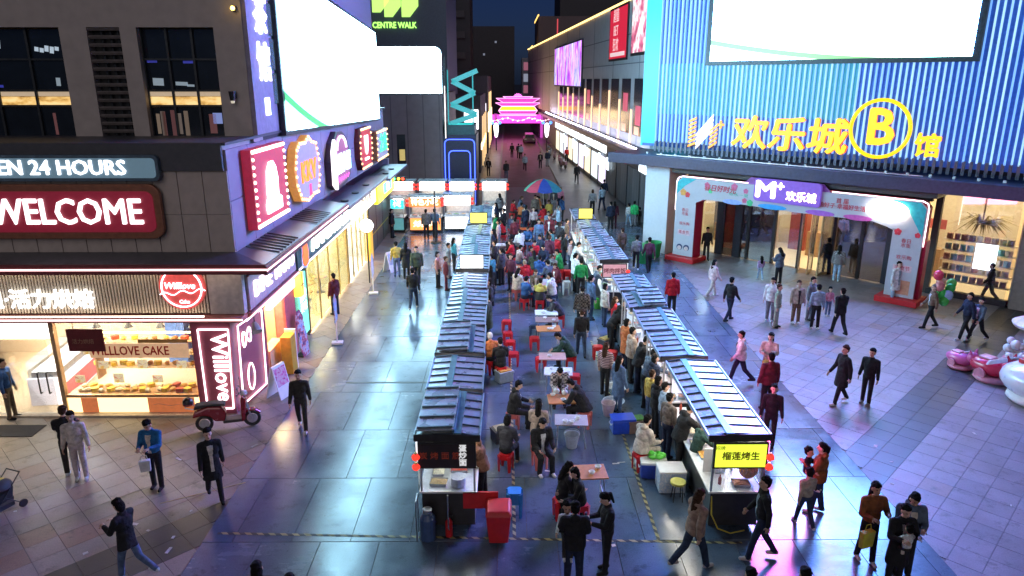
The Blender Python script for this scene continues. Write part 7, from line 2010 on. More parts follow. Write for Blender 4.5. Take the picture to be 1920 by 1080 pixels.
for kind, x, y, rz, c, label in FURNITURE:
    if kind == 'table':
        make_table(x, y, rz + rs_.uniform(-4, 4), c, label)
    elif kind == 'stool':
        make_stool(x, y, rz + rs_.uniform(-12, 12), c, label, 4 if 'stack' in label else 1)
    elif kind == 'cooler':
        t = thing('cool_box', label, 'cool box', (x, y, 0), rz)
        body_ = furn_mat(c)
        bx('body', body_, t, -0.3, 0.3, -0.21, 0.21, 0.01, 0.36, bevel=0.02)
        lid = bx('lid', body_ if c == 'blue' else WHITEP, t, -0.315, 0.315, -0.225, 0.225, 0.362, 0.43, bevel=0.02)
        for sx in (-1, 1):
            MB().tube([(sx * 0.31, -0.1, 0.28), (sx * 0.34, -0.1, 0.24), (sx * 0.34, 0.1, 0.24), (sx * 0.31, 0.1, 0.28)], 0.012, 5).build('handle', WHITEP, t)
        if c == 'bluewhite':
            g_ = thing('vegetable_bag', 'bright green plastic bag lying on the white-lidded cool box', 'bag', (x + 0.08, y + 0.05, 0.432))
            mb = MB()
            rg = random.Random(3)
            for k in range(7):
                mb.ball((rg.uniform(-0.12, 0.12), rg.uniform(-0.08, 0.08), 0.06), (rg.uniform(0.07, 0.12), rg.uniform(0.06, 0.1), rg.uniform(0.05, 0.09)), 8, 6)
            mb.build('bag', mat('bright_green_film', (0.1, 0.55, 0.06), 0.35), g_, smooth=True)
    elif kind == 'crate':
        t = thing('styrofoam_box', label, 'box', (x, y, 0), rz)
        bx('body', art_mat('blue_white_print', [(0.4, (0.55, 0.58, 0.62)), (0.52, (0.3, 0.42, 0.6)), (0.6, (0.6, 0.62, 0.65))], 14.0, 0.0), t, -0.3, 0.3, -0.24, 0.24, 0.005, 0.5, bevel=0.02)
        bx('lid', WHITEP, t, -0.31, 0.31, -0.25, 0.25, 0.502, 0.55, bevel=0.015)
        t2 = thing('round_stool', 'round stool with pale yellow seat before the patterned box', 'stool', (x + 0.05, y - 0.48, 0))
        MB().cyl((0, 0, 0.42), (0, 0, 0.47), 0.17, n=20).build('seat', mat('pale_yellow_seat', (0.55, 0.52, 0.12), 0.45), t2)
        for q in range(4):
            MB().cyl((0.15 * math.cos(R(45 + 90 * q)), 0.15 * math.sin(R(45 + 90 * q)), 0), (0.1 * math.cos(R(45 + 90 * q)), 0.1 * math.sin(R(45 + 90 * q)), 0.42), 0.012, n=6).build('leg', DARKST, t2)
    elif kind == 'bucket':
        t = thing('bucket', label, 'bucket', (x, y, 0), rz)
        m_ = furn_mat(c)
        MB().lathe([(0.0, 0.01), (0.13, 0.005), (0.19, 0.36), (0.205, 0.365), (0.205, 0.385), (0.18, 0.375), (0.13, 0.03), (0, 0.03)], n=20).build('pail', m_, t)
        MB().tube([(0.2 * math.cos(R(a)), 0.06, 0.37 + 0.12 * math.sin(R(a))) for a in range(0, 181, 20)], 0.006, 5).build('bail_handle', STEEL, t)
    elif kind == 'bin':
        t = thing('wheelie_bin', label, 'bin', (x, y, 0), rz)
        MB().hexa([(-0.19, -0.2, 0.06), (0.19, -0.2, 0.06), (0.19, 0.2, 0.06), (-0.19, 0.2, 0.06), (-0.25, -0.27, 0.72), (0.25, -0.27, 0.72), (0.25, 0.27, 0.72), (-0.25, 0.27, 0.72)]).build('body', REDPL, t, bevel=0.02)
        MB().hexa([(-0.27, -0.29, 0.722), (0.27, -0.29, 0.722), (0.27, 0.29, 0.74), (-0.27, 0.29, 0.74), (-0.22, -0.22, 0.80), (0.22, -0.22, 0.80), (0.22, 0.25, 0.82), (-0.22, 0.25, 0.82)]).build('lid', REDPL, t, bevel=0.02)
        for sx in (-1, 1):
            MB().cyl((sx * 0.2 - 0.02, 0.2, 0.07), (sx * 0.2 + 0.02, 0.2, 0.07), 0.07, n=12).build('wheel', BLACK, t)
        MB().cyl((-0.2, 0.31, 0.72), (0.2, 0.31, 0.72), 0.015, n=6).build('handle', REDPL, t)
# basins, crates and tubs on the ground behind the mall-side counters
for k, (x, y, kind, c, lb) in enumerate(((3.05, 18.6, 'basin', 'clear', 'grey steel basin of dishes behind the blue cool box'), (3.3, 19.6, 'basin', 'white', 'white plastic basin behind the denim coat'), (3.42, 17.1, 'crate', 'wood2', 'brown crate right of the bright blue cool box'), (3.4, 21.5, 'basin', 'red', 'red plastic basin by the third mall-side counter'), (-0.15, 16.6, 'crate', 'dark', 'dark equipment crate beside the second dark-roofed stall'), (-0.1, 20.4, 'crate', 'paleblue', 'pale crate beside the fourth dark-roofed stall'), (3.45, 23.2, 'crate', 'dark', 'dark crate by the fifth mall-side counter'))):
    if kind == 'basin':
        t = thing('wash_basin', lb, 'basin', (x, y, 0))
        MB().lathe([(0, 0.02), (0.2, 0.01), (0.3, 0.17), (0.32, 0.18), (0.29, 0.18), (0.19, 0.03), (0, 0.03)], n=22).build('bowl', furn_mat(c), t)
        for q in range(4):
            MB().lathe([(0.04, 0.0), (0.1, 0.03), (0.105, 0.035), (0.04, 0.012), (0, 0.012)], c=(0.08 * math.cos(q * 1.7), 0.08 * math.sin(q * 1.7), 0.05 + 0.035 * q), n=12).build('dish', WHITEP, t)
    else:
        t = thing('supply_crate', lb, 'crate', (x, y, 0), 6 * k)
        bx('body', furn_mat(c), t, -0.24, 0.24, -0.18, 0.18, 0.01, 0.34, bevel=0.01)
        bx('rim', furn_mat(c), t, -0.255, 0.255, -0.195, 0.195, 0.3, 0.36)
        bx('contents', FOODS[k % 6], t, -0.2, 0.2, -0.14, 0.14, 0.361, 0.40)
for i, (dx, dy) in enumerate(((0.0, 0.05), (0.22, -0.06))):
    bg_ = thing('takeaway_bag', 'white knotted takeaway bag on the wooden table', 'bag', (1.36 + dx, 17.95 + dy, 0.687), group='takeaway bags on the wooden table')
    MB().ball((0, 0, 0.07), (0.09, 0.08, 0.075), 10, 7).ball((0, 0, 0.16), (0.025, 0.025, 0.05), 8, 5).build('bag', mat('white_film', (0.65, 0.65, 0.66), 0.35), bg_, smooth=True)

# ================================================================ STREET FURNITURE AND VEHICLES
um = thing('parasol', 'rainbow market umbrella beyond the far stalls', 'umbrella', (2.35, 45.5, 0))
cols = [(0.05, 0.35, 0.22), (0.5, 0.04, 0.08), (0.03, 0.06, 0.32), (0.03, 0.25, 0.38), (0.55, 0.3, 0.03), (0.3, 0.05, 0.3), (0.05, 0.3, 0.4), (0.5, 0.05, 0.2)]
for k in range(8):
    a0, a1 = R(45 * k + 160), R(45 * k + 205)
    mb = MB()
    rings = [(0.0, 2.95), (0.5, 2.82), (0.95, 2.55), (1.25, 2.25)]
    vs = []
    for r_, z in rings:
        for j in range(4):
            a = a0 + (a1 - a0) * j / 3
            vs.append((r_ * math.cos(a), r_ * math.sin(a), z - (0.05 * r_ if j in (1, 2) else 0)))
    fs_ = [(i * 4 + j, i * 4 + j + 1, i * 4 + j + 5, i * 4 + j + 4) for i in range(3) for j in range(3)]
    mb.add(vs, fs_)
    mb.add([(v[0], v[1], v[2] - 0.01) for v in vs], [tuple(reversed(f)) for f in fs_])
    mb.build('panel', mat('umbrella_%d' % k, cols[k], 0.6), um)
MB().cyl((0, 0, 0), (0, 0, 2.95), 0.025, n=8).build('pole', STEEL, um)
MB().cyl((0, 0, 0), (0, 0, 0.08), 0.25, n=14).build('base', DARKST, um)
gl = thing('globe_lamp', 'white globe lamp on slim post before the dark shutters', 'lamp', (-6.35, 31.6, 0))
MB().cyl((0, 0, 0), (0, 0, 2.4), 0.035, n=8).build('post', DARKST, gl)
MB().ball((0, 0, 2.68), 0.30, 20, 12).build('globe', glow('globe_white', (1.0, 0.97, 0.88), 6.0), gl, smooth=True)
MB().cyl((0, 0, 2.36), (0, 0, 2.42), 0.12, n=12).build('collar', DARKST, gl)
tl = thing('traffic_light', 'small traffic light with green and red lamps at the eave end', 'traffic light', (-6.7, 43.6, 3.2))
bx('housing', BLACK, tl, -0.35, 0.5, -0.06, 0.1, -0.12, 0.12)
for x, c in ((-0.2, (0.05, 1.0, 0.3)), (0.08, (1.0, 0.55, 0.05)), (0.34, (1.0, 0.06, 0.03))):
    MB().cyl((x, -0.061, 0), (x, -0.09, 0), 0.09, n=12).build('lamp', glow('signal_%d' % int(x * 100), c, 5.0), tl)
bx('arm', DARKST, tl, -0.5, -0.35, -0.02, 0.04, -0.03, 0.03)
pp = thing('lamp_post', 'dark unlit post with crossed arms before the cross stalls', 'lamp post', (-4.1, 40.0, 0))
MB().cyl((0, 0, 0), (0, 0, 3.0), 0.05, 0.04, 8).build('pole', DARKST, pp)
for z, w_ in ((2.55, 0.75), (2.8, 0.9)):
    MB().bar((-w_, 0, z), (w_, 0, z), 0.05, 0.04).build('arm', DARKST, pp)
MB().cyl((0, 0, 0), (0, 0, 0.05), 0.3, n=12).build('base', DARKST, pp)
for x, y, lb, c in ((-6.04, 23.7, 'slim blue and red flag sign on a white post with square foot', (0.12, 0.25, 0.6)), (-5.85, 29.8, 'slim white flag sign on a post, farther up the shops', (0.5, 0.5, 0.52))):
    t = thing('post_sign', lb, 'sign', (x, y, 0), 8)
    bx('foot', WHITEP, t, -0.2, 0.2, -0.15, 0.15, 0.004, 0.08, bevel=0.02)
    MB().cyl((0, 0, 0.08), (0, 0, 1.75), 0.022, n=8).build('post', WHITEP, t)
    MB().prism([(-0.1, 0.7), (0.1, 0.85), (0.12, 1.55), (0.0, 1.8), (-0.12, 1.6)], (0, 0.02, 0.05), (0.35, 0.94, 0), (0, 0, 1), (1, 0, 0), 0.02).build('flag', art_mat('flag_print_%d' % int(y), [(0.4, c), (0.55, (0.5, 0.5, 0.55)), (0.62, (0.5, 0.08, 0.1))] if y < 25 else [(0.4, c), (0.6, (0.6, 0.6, 0.62))], 5.0, 0.0), t)


def a_board(x, y, rz, label, m_):
    t = thing('a_frame_board', label, 'sign', (x, y, 0), rz)
    for sy, nm in ((-1, 'front_panel'), (1, 'rear_panel')):
        MB().hexa([(-0.28, sy * 0.25 - 0.012, 0.01), (0.28, sy * 0.25 - 0.012, 0.01), (0.28, sy * 0.25 + 0.012, 0.01), (-0.28, sy * 0.25 + 0.012, 0.01), (-0.28, sy * 0.02 - 0.012, 1.0), (0.28, sy * 0.02 - 0.012, 1.0), (0.28, sy * 0.02 + 0.012, 1.0), (-0.28, sy * 0.02 + 0.012, 1.0)]).build(nm, WHITEP, t)
        if sy < 0:
            MB().hexa([(-0.24, -0.255 + 0.02, 0.1), (0.24, -0.255 + 0.02, 0.1), (0.24, -0.24, 0.1), (-0.24, -0.24, 0.1), (-0.24, -0.06, 0.93), (0.24, -0.06, 0.93), (0.24, -0.05, 0.93), (-0.24, -0.05, 0.93)]).build('print', m_, t)


a_board(-6.75, 19.35, 70, 'pink printed A-frame board beside the neon pillar', art_mat('pink_board_print', [(0.4, (0.6, 0.08, 0.3)), (0.55, (0.6, 0.45, 0.5)), (0.65, (0.5, 0.05, 0.2))], 6.0, 0.0))
a_board(-5.7, 33.6, 60, 'pale grey A-frame board standing by the far flag sign', mat('grey_board_print', (0.4, 0.42, 0.45), 0.5))
yc = thing('amber_cabinet', 'amber yellow cabinet standing against the salmon shop bay', 'cabinet', (-7.0, 21.2, 0), 0)
bx('body', mat('amber_paint', (0.55, 0.3, 0.02), 0.45), yc, -0.14, 0.2, -0.25, 0.25, 0.01, 1.25, bevel=0.02)
bx('white_side', WHITEP, yc, -0.14, 0.2, 0.252, 0.34, 0.01, 1.35)
sd = thing('cutout_standee', 'printed standee cut-out with dark top leaning beside the green panel', 'standee', (-6.85, 22.6, 0), 80)
MB().prism([(-0.22, 0), (0.25, 0), (0.3, 0.6), (0.24, 1.0), (0.26, 1.35), (0.12, 1.6), (-0.1, 1.58), (-0.25, 1.3), (-0.22, 0.9), (-0.3, 0.5)], (0, 0, 0.01), (1, 0, 0), (0, 0.12, 0.99), (0, -1, 0), 0.03).build('board', art_mat('standee_print', [(0.36, (0.03, 0.04, 0.12)), (0.45, (0.5, 0.08, 0.12)), (0.52, (0.55, 0.52, 0.55)), (0.62, (0.12, 0.2, 0.5))], 3.2, 0.0), sd)
bx('foot', BLACK, sd, -0.2, 0.2, 0.0, 0.3, 0.004, 0.02)
spk = thing('ceiling_speaker', 'grey cone spotlight hanging under the bakery ledge corner', 'spotlight', (-6.95, 18.5, 2.6))
MB().cyl((0, 0, 0), (0.1, -0.15, -0.22), 0.06, 0.16, 14).build('shade', mat('grey_shade', (0.4, 0.4, 0.4), 0.4), spk)
MB().cyl((0, 0, 0), (0, 0, 0.25), 0.012, n=6).build('bracket', BLACK, spk)
# green tubs and handcart by the arch
for i, (x, y, lb) in enumerate(((7.75, 36.6, 'green plastic tub beside the white pillar'), (7.0, 35.3, 'green handcart load pushed past the arch'))):
    t = thing('green_tub', lb, 'tub', (x, y, 0))
    m_ = mat('green_tub', (0.02, 0.28, 0.08), 0.45)
    MB().lathe([(0, 0.02), (0.34, 0.01), (0.42, 0.75), (0.44, 0.76), (0.44, 0.8), (0.38, 0.78), (0.32, 0.05), (0, 0.05)], n=20).build('tub', m_, t)
    if i:
        MB().ball((0, 0, 0.8), (0.4, 0.4, 0.25), 10, 6).build('load', mat('green_leafy_load', (0.04, 0.3, 0.06), 0.6, var=0.4, scale=14, bump=0.8), t)

# ---- red scooter
so = thing('scooter', 'red electric scooter parked before the neon pillar', 'scooter', (-7.5, 17.32, 0), 16)
RB = mat('scooter_red', (0.28, 0.012, 0.02), 0.25, 0.1, 0.1, coat=0.6)


def wheel(x, r=0.23):
    w_ = thing('wheel', None, None)
    w_.parent = so
    t_ = MB()
    for k in range(20):
        a, b = R(18 * k), R(18 * k + 18)
        t_.cyl((x + (r - 0.045) * math.cos(a), 0, r + (r - 0.045) * math.sin(a)), (x + (r - 0.045) * math.cos(b), 0, r + (r - 0.045) * math.sin(b)), 0.045, n=8, cap=False)
    t_.build('tyre', BLACK, w_, smooth=True)
    MB().cyl((x, -0.03, r), (x, 0.03, r), 0.13, n=16).build('rim', STEEL, w_)


wheel(-0.58)
wheel(0.62)
MB().prism([(-0.85, 0.45), (-0.8, 0.62), (-0.45, 0.74), (-0.1, 0.7), (0.0, 0.5), (-0.05, 0.28), (-0.3, 0.3), (-0.42, 0.46), (-0.6, 0.5)], (0, 0.15, 0), (1, 0, 0), (0, 0, 1), (0, -1, 0), 0.3).build('rear_body', RB, so, bevel=0.05)
MB().box(-0.1, 0.42, -0.15, 0.15, 0.22, 0.30).build('floor_board', mat('scooter_dark', (0.04, 0.03, 0.03), 0.5), so, bevel=0.02)
MB().prism([(0.36, 0.25), (0.46, 0.25), (0.52, 0.85), (0.44, 0.98), (0.38, 0.9)], (0, 0.19, 0), (1, 0, 0), (0, 0, 1), (0, -1, 0), 0.38).build('leg_shield', RB, so, bevel=0.04)
MB().prism([(0.38, 0.42), (0.52, 0.52), (0.72, 0.52), (0.86, 0.4), (0.84, 0.34), (0.7, 0.46), (0.54, 0.46), (0.4, 0.34)], (0, 0.08, 0), (1, 0, 0), (0, 0, 1), (0, -1, 0), 0.16).build('front_fender', RB, so, bevel=0.03)
MB().prism([(-0.8, 0.68), (-0.75, 0.8), (-0.3, 0.82), (-0.02, 0.78), (0.0, 0.71), (-0.45, 0.75)], (0, 0.14, 0), (1, 0, 0), (0, 0, 1), (0, -1, 0), 0.28).build('seat', mat('scooter_seat', (0.02, 0.02, 0.022), 0.55), so, bevel=0.04)
MB().tube([(0.62, 0.06, 0.23), (0.46, 0.05, 0.9), (0.40, 0.0, 1.05)], 0.025, 8).tube([(0.62, -0.06, 0.23), (0.46, -0.05, 0.9)], 0.025, 8).build('fork', STEEL, so)
MB().tube([(0.32, -0.34, 1.06), (0.4, -0.15, 1.06), (0.4, 0.15, 1.06), (0.32, 0.34, 1.06)], 0.016, 8).build('handlebar', BLACK, so)
MB().ball((0.47, 0, 0.98), (0.1, 0.12, 0.09), 12, 8).build('headlight', mat('lamp_lens', (0.6, 0.6, 0.62), 0.15), so, smooth=True)
for sy in (-1, 1):
    MB().cyl((0.38, sy * 0.28, 1.07), (0.36, sy * 0.36, 1.25), 0.008, n=5).ball((0.36, sy * 0.37, 1.27), (0.015, 0.06, 0.045), 8, 6).build('mirror', BLACK, so)
MB().tube([(-0.78, 0.14, 0.72), (-0.98, 0.12, 0.78), (-0.98, -0.12, 0.78), (-0.78, -0.14, 0.72)], 0.014, 6).build('rear_rack', STEEL, so)
hm = thing('helmet', 'black and red helmet resting on the scooter rack', 'helmet', (-8.38, 17.07, 0.79))
MB().ball((0, 0, 0.1), (0.14, 0.13, 0.13), 14, 8, cut=(0, 0.62)).build('shell', mat('helmet_shell', (0.03, 0.02, 0.02), 0.3), hm, smooth=True)
MB().ball((0, 0, 0.05), (0.143, 0.133, 0.06), 14, 5).build('band', RB, hm, smooth=True)
# ---- stroller at the left edge
sr = thing('stroller', 'dark baby stroller with yellow hood panel at the edge of the bakery plaza', 'stroller', (-10.95, 13.45, 0), -20)
sr.scale = (0.82, 0.82, 0.82)
MB().ball((0, 0.05, 0.72), (0.3, 0.34, 0.24), 14, 8, cut=(0, 0.5)).build('hood', mat('dark_hood', (0.03, 0.03, 0.03), 0.7), sr, smooth=True)
MB().ball((0, 0.02, 0.75), (0.2, 0.34, 0.225), 14, 8, cut=(0, 0.35)).build('yellow_panel', mat('yellow_hood', (0.55, 0.42, 0.03), 0.6), sr, smooth=True)
MB().hexa([(-0.2, -0.3, 0.3), (0.2, -0.3, 0.3), (0.2, 0.25, 0.38), (-0.2, 0.25, 0.38), (-0.24, -0.35, 0.5), (0.24, -0.35, 0.5), (0.24, 0.3, 0.72), (-0.24, 0.3, 0.72)]).build('seat', BLACK, sr, bevel=0.04)
fr_ = MB()
for sx in (-1, 1):
    fr_.tube([(sx * 0.26, -0.42, 0.12), (sx * 0.25, 0.1, 0.62), (sx * 0.24, 0.5, 1.0)], 0.014, 6).tube([(sx * 0.26, 0.42, 0.12), (sx * 0.25, 0.0, 0.5)], 0.014, 6)
fr_.tube([(-0.24, 0.5, 1.0), (0.24, 0.5, 1.0)], 0.018, 6)
fr_.build('frame', DARKST, sr)
for sx in (-1, 1):
    for sy in (-0.42, 0.42):
        MB().cyl((sx * 0.26 - 0.02, sy, 0.11), (sx * 0.26 + 0.02, sy, 0.11), 0.11, n=16).build('wheel', BLACK, sr)
MB().box(-0.2, 0.2, -0.2, 0.25, 0.16, 0.28).build('basket', mat('dark_mesh', (0.03, 0.03, 0.035), 0.8), sr)

# ---- coin rides on the plaza
def ride(x, y, rz, s_, c, label, kind):
    t = thing('kiddie_ride', label, 'kiddie ride', (x, y, 0), rz, 'coin rides on the plaza')
    b_ = mat('ride_' + kind, c, 0.3, coat=0.5, var=0.05)
    pk_ = mat('ride_pale_pink', (0.62, 0.25, 0.34), 0.35)
    eye = mat('ride_eye', (0.02, 0.02, 0.04), 0.2)
    MB().lathe([(0, 0.01), (0.42 * s_, 0.01), (0.5 * s_, 0.08 * s_), (0.48 * s_, 0.16 * s_), (0.36 * s_, 0.18 * s_), (0, 0.18 * s_)], n=24).build('skirt', WHITEP if kind == 'whale' else pk_, t, smooth=True)
    if kind == 'whale':
        MB().ball((0, 0, 0.42 * s_), (0.55 * s_, 0.72 * s_, 0.36 * s_), 20, 12).build('body', b_, t, smooth=True)
        MB().prism([(-0.5, 0), (0.5, 0), (0.42, 0.12), (-0.42, 0.12)], (0, 0.72 * s_, 0.55 * s_), (s_, 0, 0), (0, 0.2, 0.9), (0, 1, 0), 0.05).build('tail_fin', b_, t)
        for sx in (-1, 1):
            MB().ball((sx * 0.36 * s_, -0.56 * s_, 0.52 * s_), (0.07 * s_, 0.05 * s_, 0.08 * s_), 10, 7).build('eye', eye, t, smooth=True)
            MB().ball((sx * 0.42 * s_, -0.5 * s_, 0.38 * s_), (0.07 * s_, 0.05 * s_, 0.045 * s_), 10, 7).build('cheek', pk_, t, smooth=True)
        MB().box(-0.2 * s_, 0.2 * s_, -0.1 * s_, 0.35 * s_, 0.72 * s_, 0.82 * s_).build('seat', REDPL, t, bevel=0.03)
    else:
        MB().ball((0, 0.1 * s_, 0.42 * s_), (0.36 * s_, 0.6 * s_, 0.28 * s_), 18, 10).build('body', b_, t, smooth=True)
        MB().ball((0, -0.5 * s_, 0.66 * s_), (0.26 * s_, 0.24 * s_, 0.24 * s_), 16, 10).build('head', b_, t, smooth=True)
        MB().ball((0, -0.7 * s_, 0.58 * s_), (0.16 * s_, 0.1 * s_, 0.11 * s_), 12, 8).build('muzzle', WHITEP if kind == 'fox' else pk_, t, smooth=True)
        for sx in (-1, 1):
            MB().cyl((sx * 0.15 * s_, -0.48 * s_, 0.82 * s_), (sx * 0.2 * s_, -0.46 * s_, 1.02 * s_), 0.09 * s_, 0.01, 8).build('ear', b_, t)
            MB().ball((sx * 0.12 * s_, -0.72 * s_, 0.7 * s_), (0.035 * s_, 0.03 * s_, 0.045 * s_), 8, 6).build('eye', eye, t, smooth=True)
            MB().cyl((sx * 0.36 * s_, 0.15 * s_, 0.25 * s_), (sx * 0.42 * s_, 0.15 * s_, 0.25 * s_), 0.17 * s_, n=16).build('wheel_disc', pk_, t)
        MB().box(-0.18 * s_, 0.18 * s_, 0.0, 0.4 * s_, 0.66 * s_, 0.74 * s_).build('seat', pk_, t, bevel=0.03)
        MB().tube([(-0.2 * s_, -0.2 * s_, 0.82 * s_), (0.2 * s_, -0.2 * s_, 0.82 * s_)], 0.02, 6).build('handle_bar', WHITEP, t)


ride(14.75, 21.35, 20, 0.75, (0.55, 0.10, 0.28), 'pink animal coin ride, smallest and farthest back', 'pig')
ride(15.1, 20.35, 25, 1.0, (0.5, 0.02, 0.06), 'red coin ride with white muzzle between the pink and the white ones', 'fox')
ride(15.35, 18.75, 15, 1.5, (0.6, 0.64, 0.68), 'large white whale coin ride with dark eyes and pink cheeks', 'whale')
cl = thing('kiddie_carousel', 'white fluffy cloud carousel with pink post and canopy', 'carousel', (17.2, 21.2, 0))
rgn = random.Random(6)
mb = MB()
for i in range(60):
    a = rgn.uniform(0, 6.28)
    q_ = rgn.uniform(0.5, 0.9)
    mb.ball((q_ * math.cos(a), q_ * math.sin(a), rgn.uniform(0.22, 0.8)), rgn.uniform(0.08, 0.17), 8, 6)
mb.build('cloud_puffs', mat('cloud_white', (0.66, 0.64, 0.66), 0.55), cl, smooth=True)
MB().cyl((0, 0, 0), (0, 0, 0.2), 1.0, n=28).build('platform', mat('ride_pink_base', (0.55, 0.2, 0.28), 0.4), cl)
MB().cyl((0, 0, 0.2), (0, 0, 1.5), 0.16, 0.12, 14).build('post', mat('ride_pink_post', (0.5, 0.08, 0.16), 0.4), cl)
MB().lathe([(0.9, 1.4), (0.95, 1.5), (0.6, 1.7), (0, 1.85)], n=24).build('canopy', mat('ride_canopy', (0.62, 0.5, 0.52), 0.4), cl)
bl = thing('balloon_bunch', 'bunch of green, red and blue balloons carried on the plaza', 'balloons', (17.35, 25.2, 0))
for i, (dx, dy, dz, c) in enumerate(((0.1, 0, 1.35, (0.05, 0.6, 0.1)), (0.42, 0, 1.55, (0.04, 0.45, 0.08)), (0.32, -0.1, 1.3, (0.35, 0.5, 0.7)), (-0.1, 0, 2.05, (0.65, 0.05, 0.1)), (0.1, 0.1, 1.75, (0.6, 0.3, 0.2)), (0.5, 0.1, 1.7, (0.1, 0.5, 0.1)), (-0.05, -0.1, 1.65, (0.6, 0.2, 0.2)), (0.2, -0.1, 1.08, (0.08, 0.65, 0.1)))):
    b_ = MB().ball((dx, dy, dz), (0.17, 0.17, 0.2), 12, 8).build('balloon', mat('balloon_%d' % i, c, 0.25), bl, smooth=True)
    MB().cyl((dx, dy, dz - 0.2), (0.0, 0, 0.95), 0.004, n=4).build('string', WHITEP, bl)
# far parked scooters and a car on the street
car = thing('parked_car', 'dark car with pale bonnet stopped under the far gate', 'car', (3.35, 108, 0))
MB().prism([(-0.85, 0.3), (0.85, 0.3), (0.88, 0.75), (0.7, 0.85), (0.6, 1.35), (-0.6, 1.35), (-0.7, 0.85), (-0.88, 0.75)], (0, -2.1, 0), (1, 0, 0), (0, 0, 1), (0, 1, 0), 4.2).build('body', mat('car_mauve', (0.12, 0.07, 0.1), 0.3, 0.3), car, bevel=0.08)
MB().box(-0.56, 0.56, -2.12, -2.1, 0.9, 1.3).build('windscreen', DGL, car)
for sx in (-1, 1):
    MB().box(sx * 0.6 - 0.15, sx * 0.6 + 0.15, -2.13, -2.1, 0.6, 0.75).build('headlight', mat('head_lens', (0.5, 0.5, 0.5), 0.2), car)
    for yy in (-1.3, 1.3):
        MB().cyl((sx * 0.8 - 0.1, yy, 0.32), (sx * 0.8 + 0.1, yy, 0.32), 0.32, n=16).build('wheel', BLACK, car)
for i, (x, y) in enumerate(((5.2, 88), (5.6, 84), (5.9, 80), (5.4, 91.5), (6.0, 76))):
    t = thing('parked_moped', '%s moped from the near end of the far kerb' % ('fourth', 'third', 'second', 'fifth', 'first')[i], 'moped', (x, y, 0), 70 + 10 * i, 'mopeds parked along the far kerb')
    for xx in (-0.55, 0.55):
        MB().cyl((xx, -0.04, 0.25), (xx, 0.04, 0.25), 0.25, n=12).build('wheel', BLACK, t)
    MB().prism([(-0.75, 0.45), (-0.7, 0.75), (0.0, 0.75), (0.1, 0.35), (0.35, 0.35), (0.45, 0.95), (0.6, 0.9), (0.5, 0.3), (-0.4, 0.3)], (0, 0.14, 0), (1, 0, 0), (0, 0, 1), (0, -1, 0), 0.28).build('body', mat('moped_%d' % i, (0.1 + 0.1 * (i % 3), 0.1, 0.12), 0.35), t)
    MB().tube([(0.4, -0.3, 1.02), (0.45, 0, 1.0), (0.4, 0.3, 1.02)], 0.02, 6).build('handlebar', BLACK, t)
# ================================================================ PEOPLE
# one continuous body for each pose: limbs and torso are laid out as tapered solids, fused into one skin by a voxel remesh, then
# the faces take skin / top / trousers / shoes by the limb they belong to. Hands get a palm, a thumb and four bent fingers.
SKIN, TOP, BOT, SHOE, DARKF, INNER = 0, 1, 2, 3, 4, 5


def _rot(ax, deg):
    return Matrix.Rotation(R(deg), 3, ax)


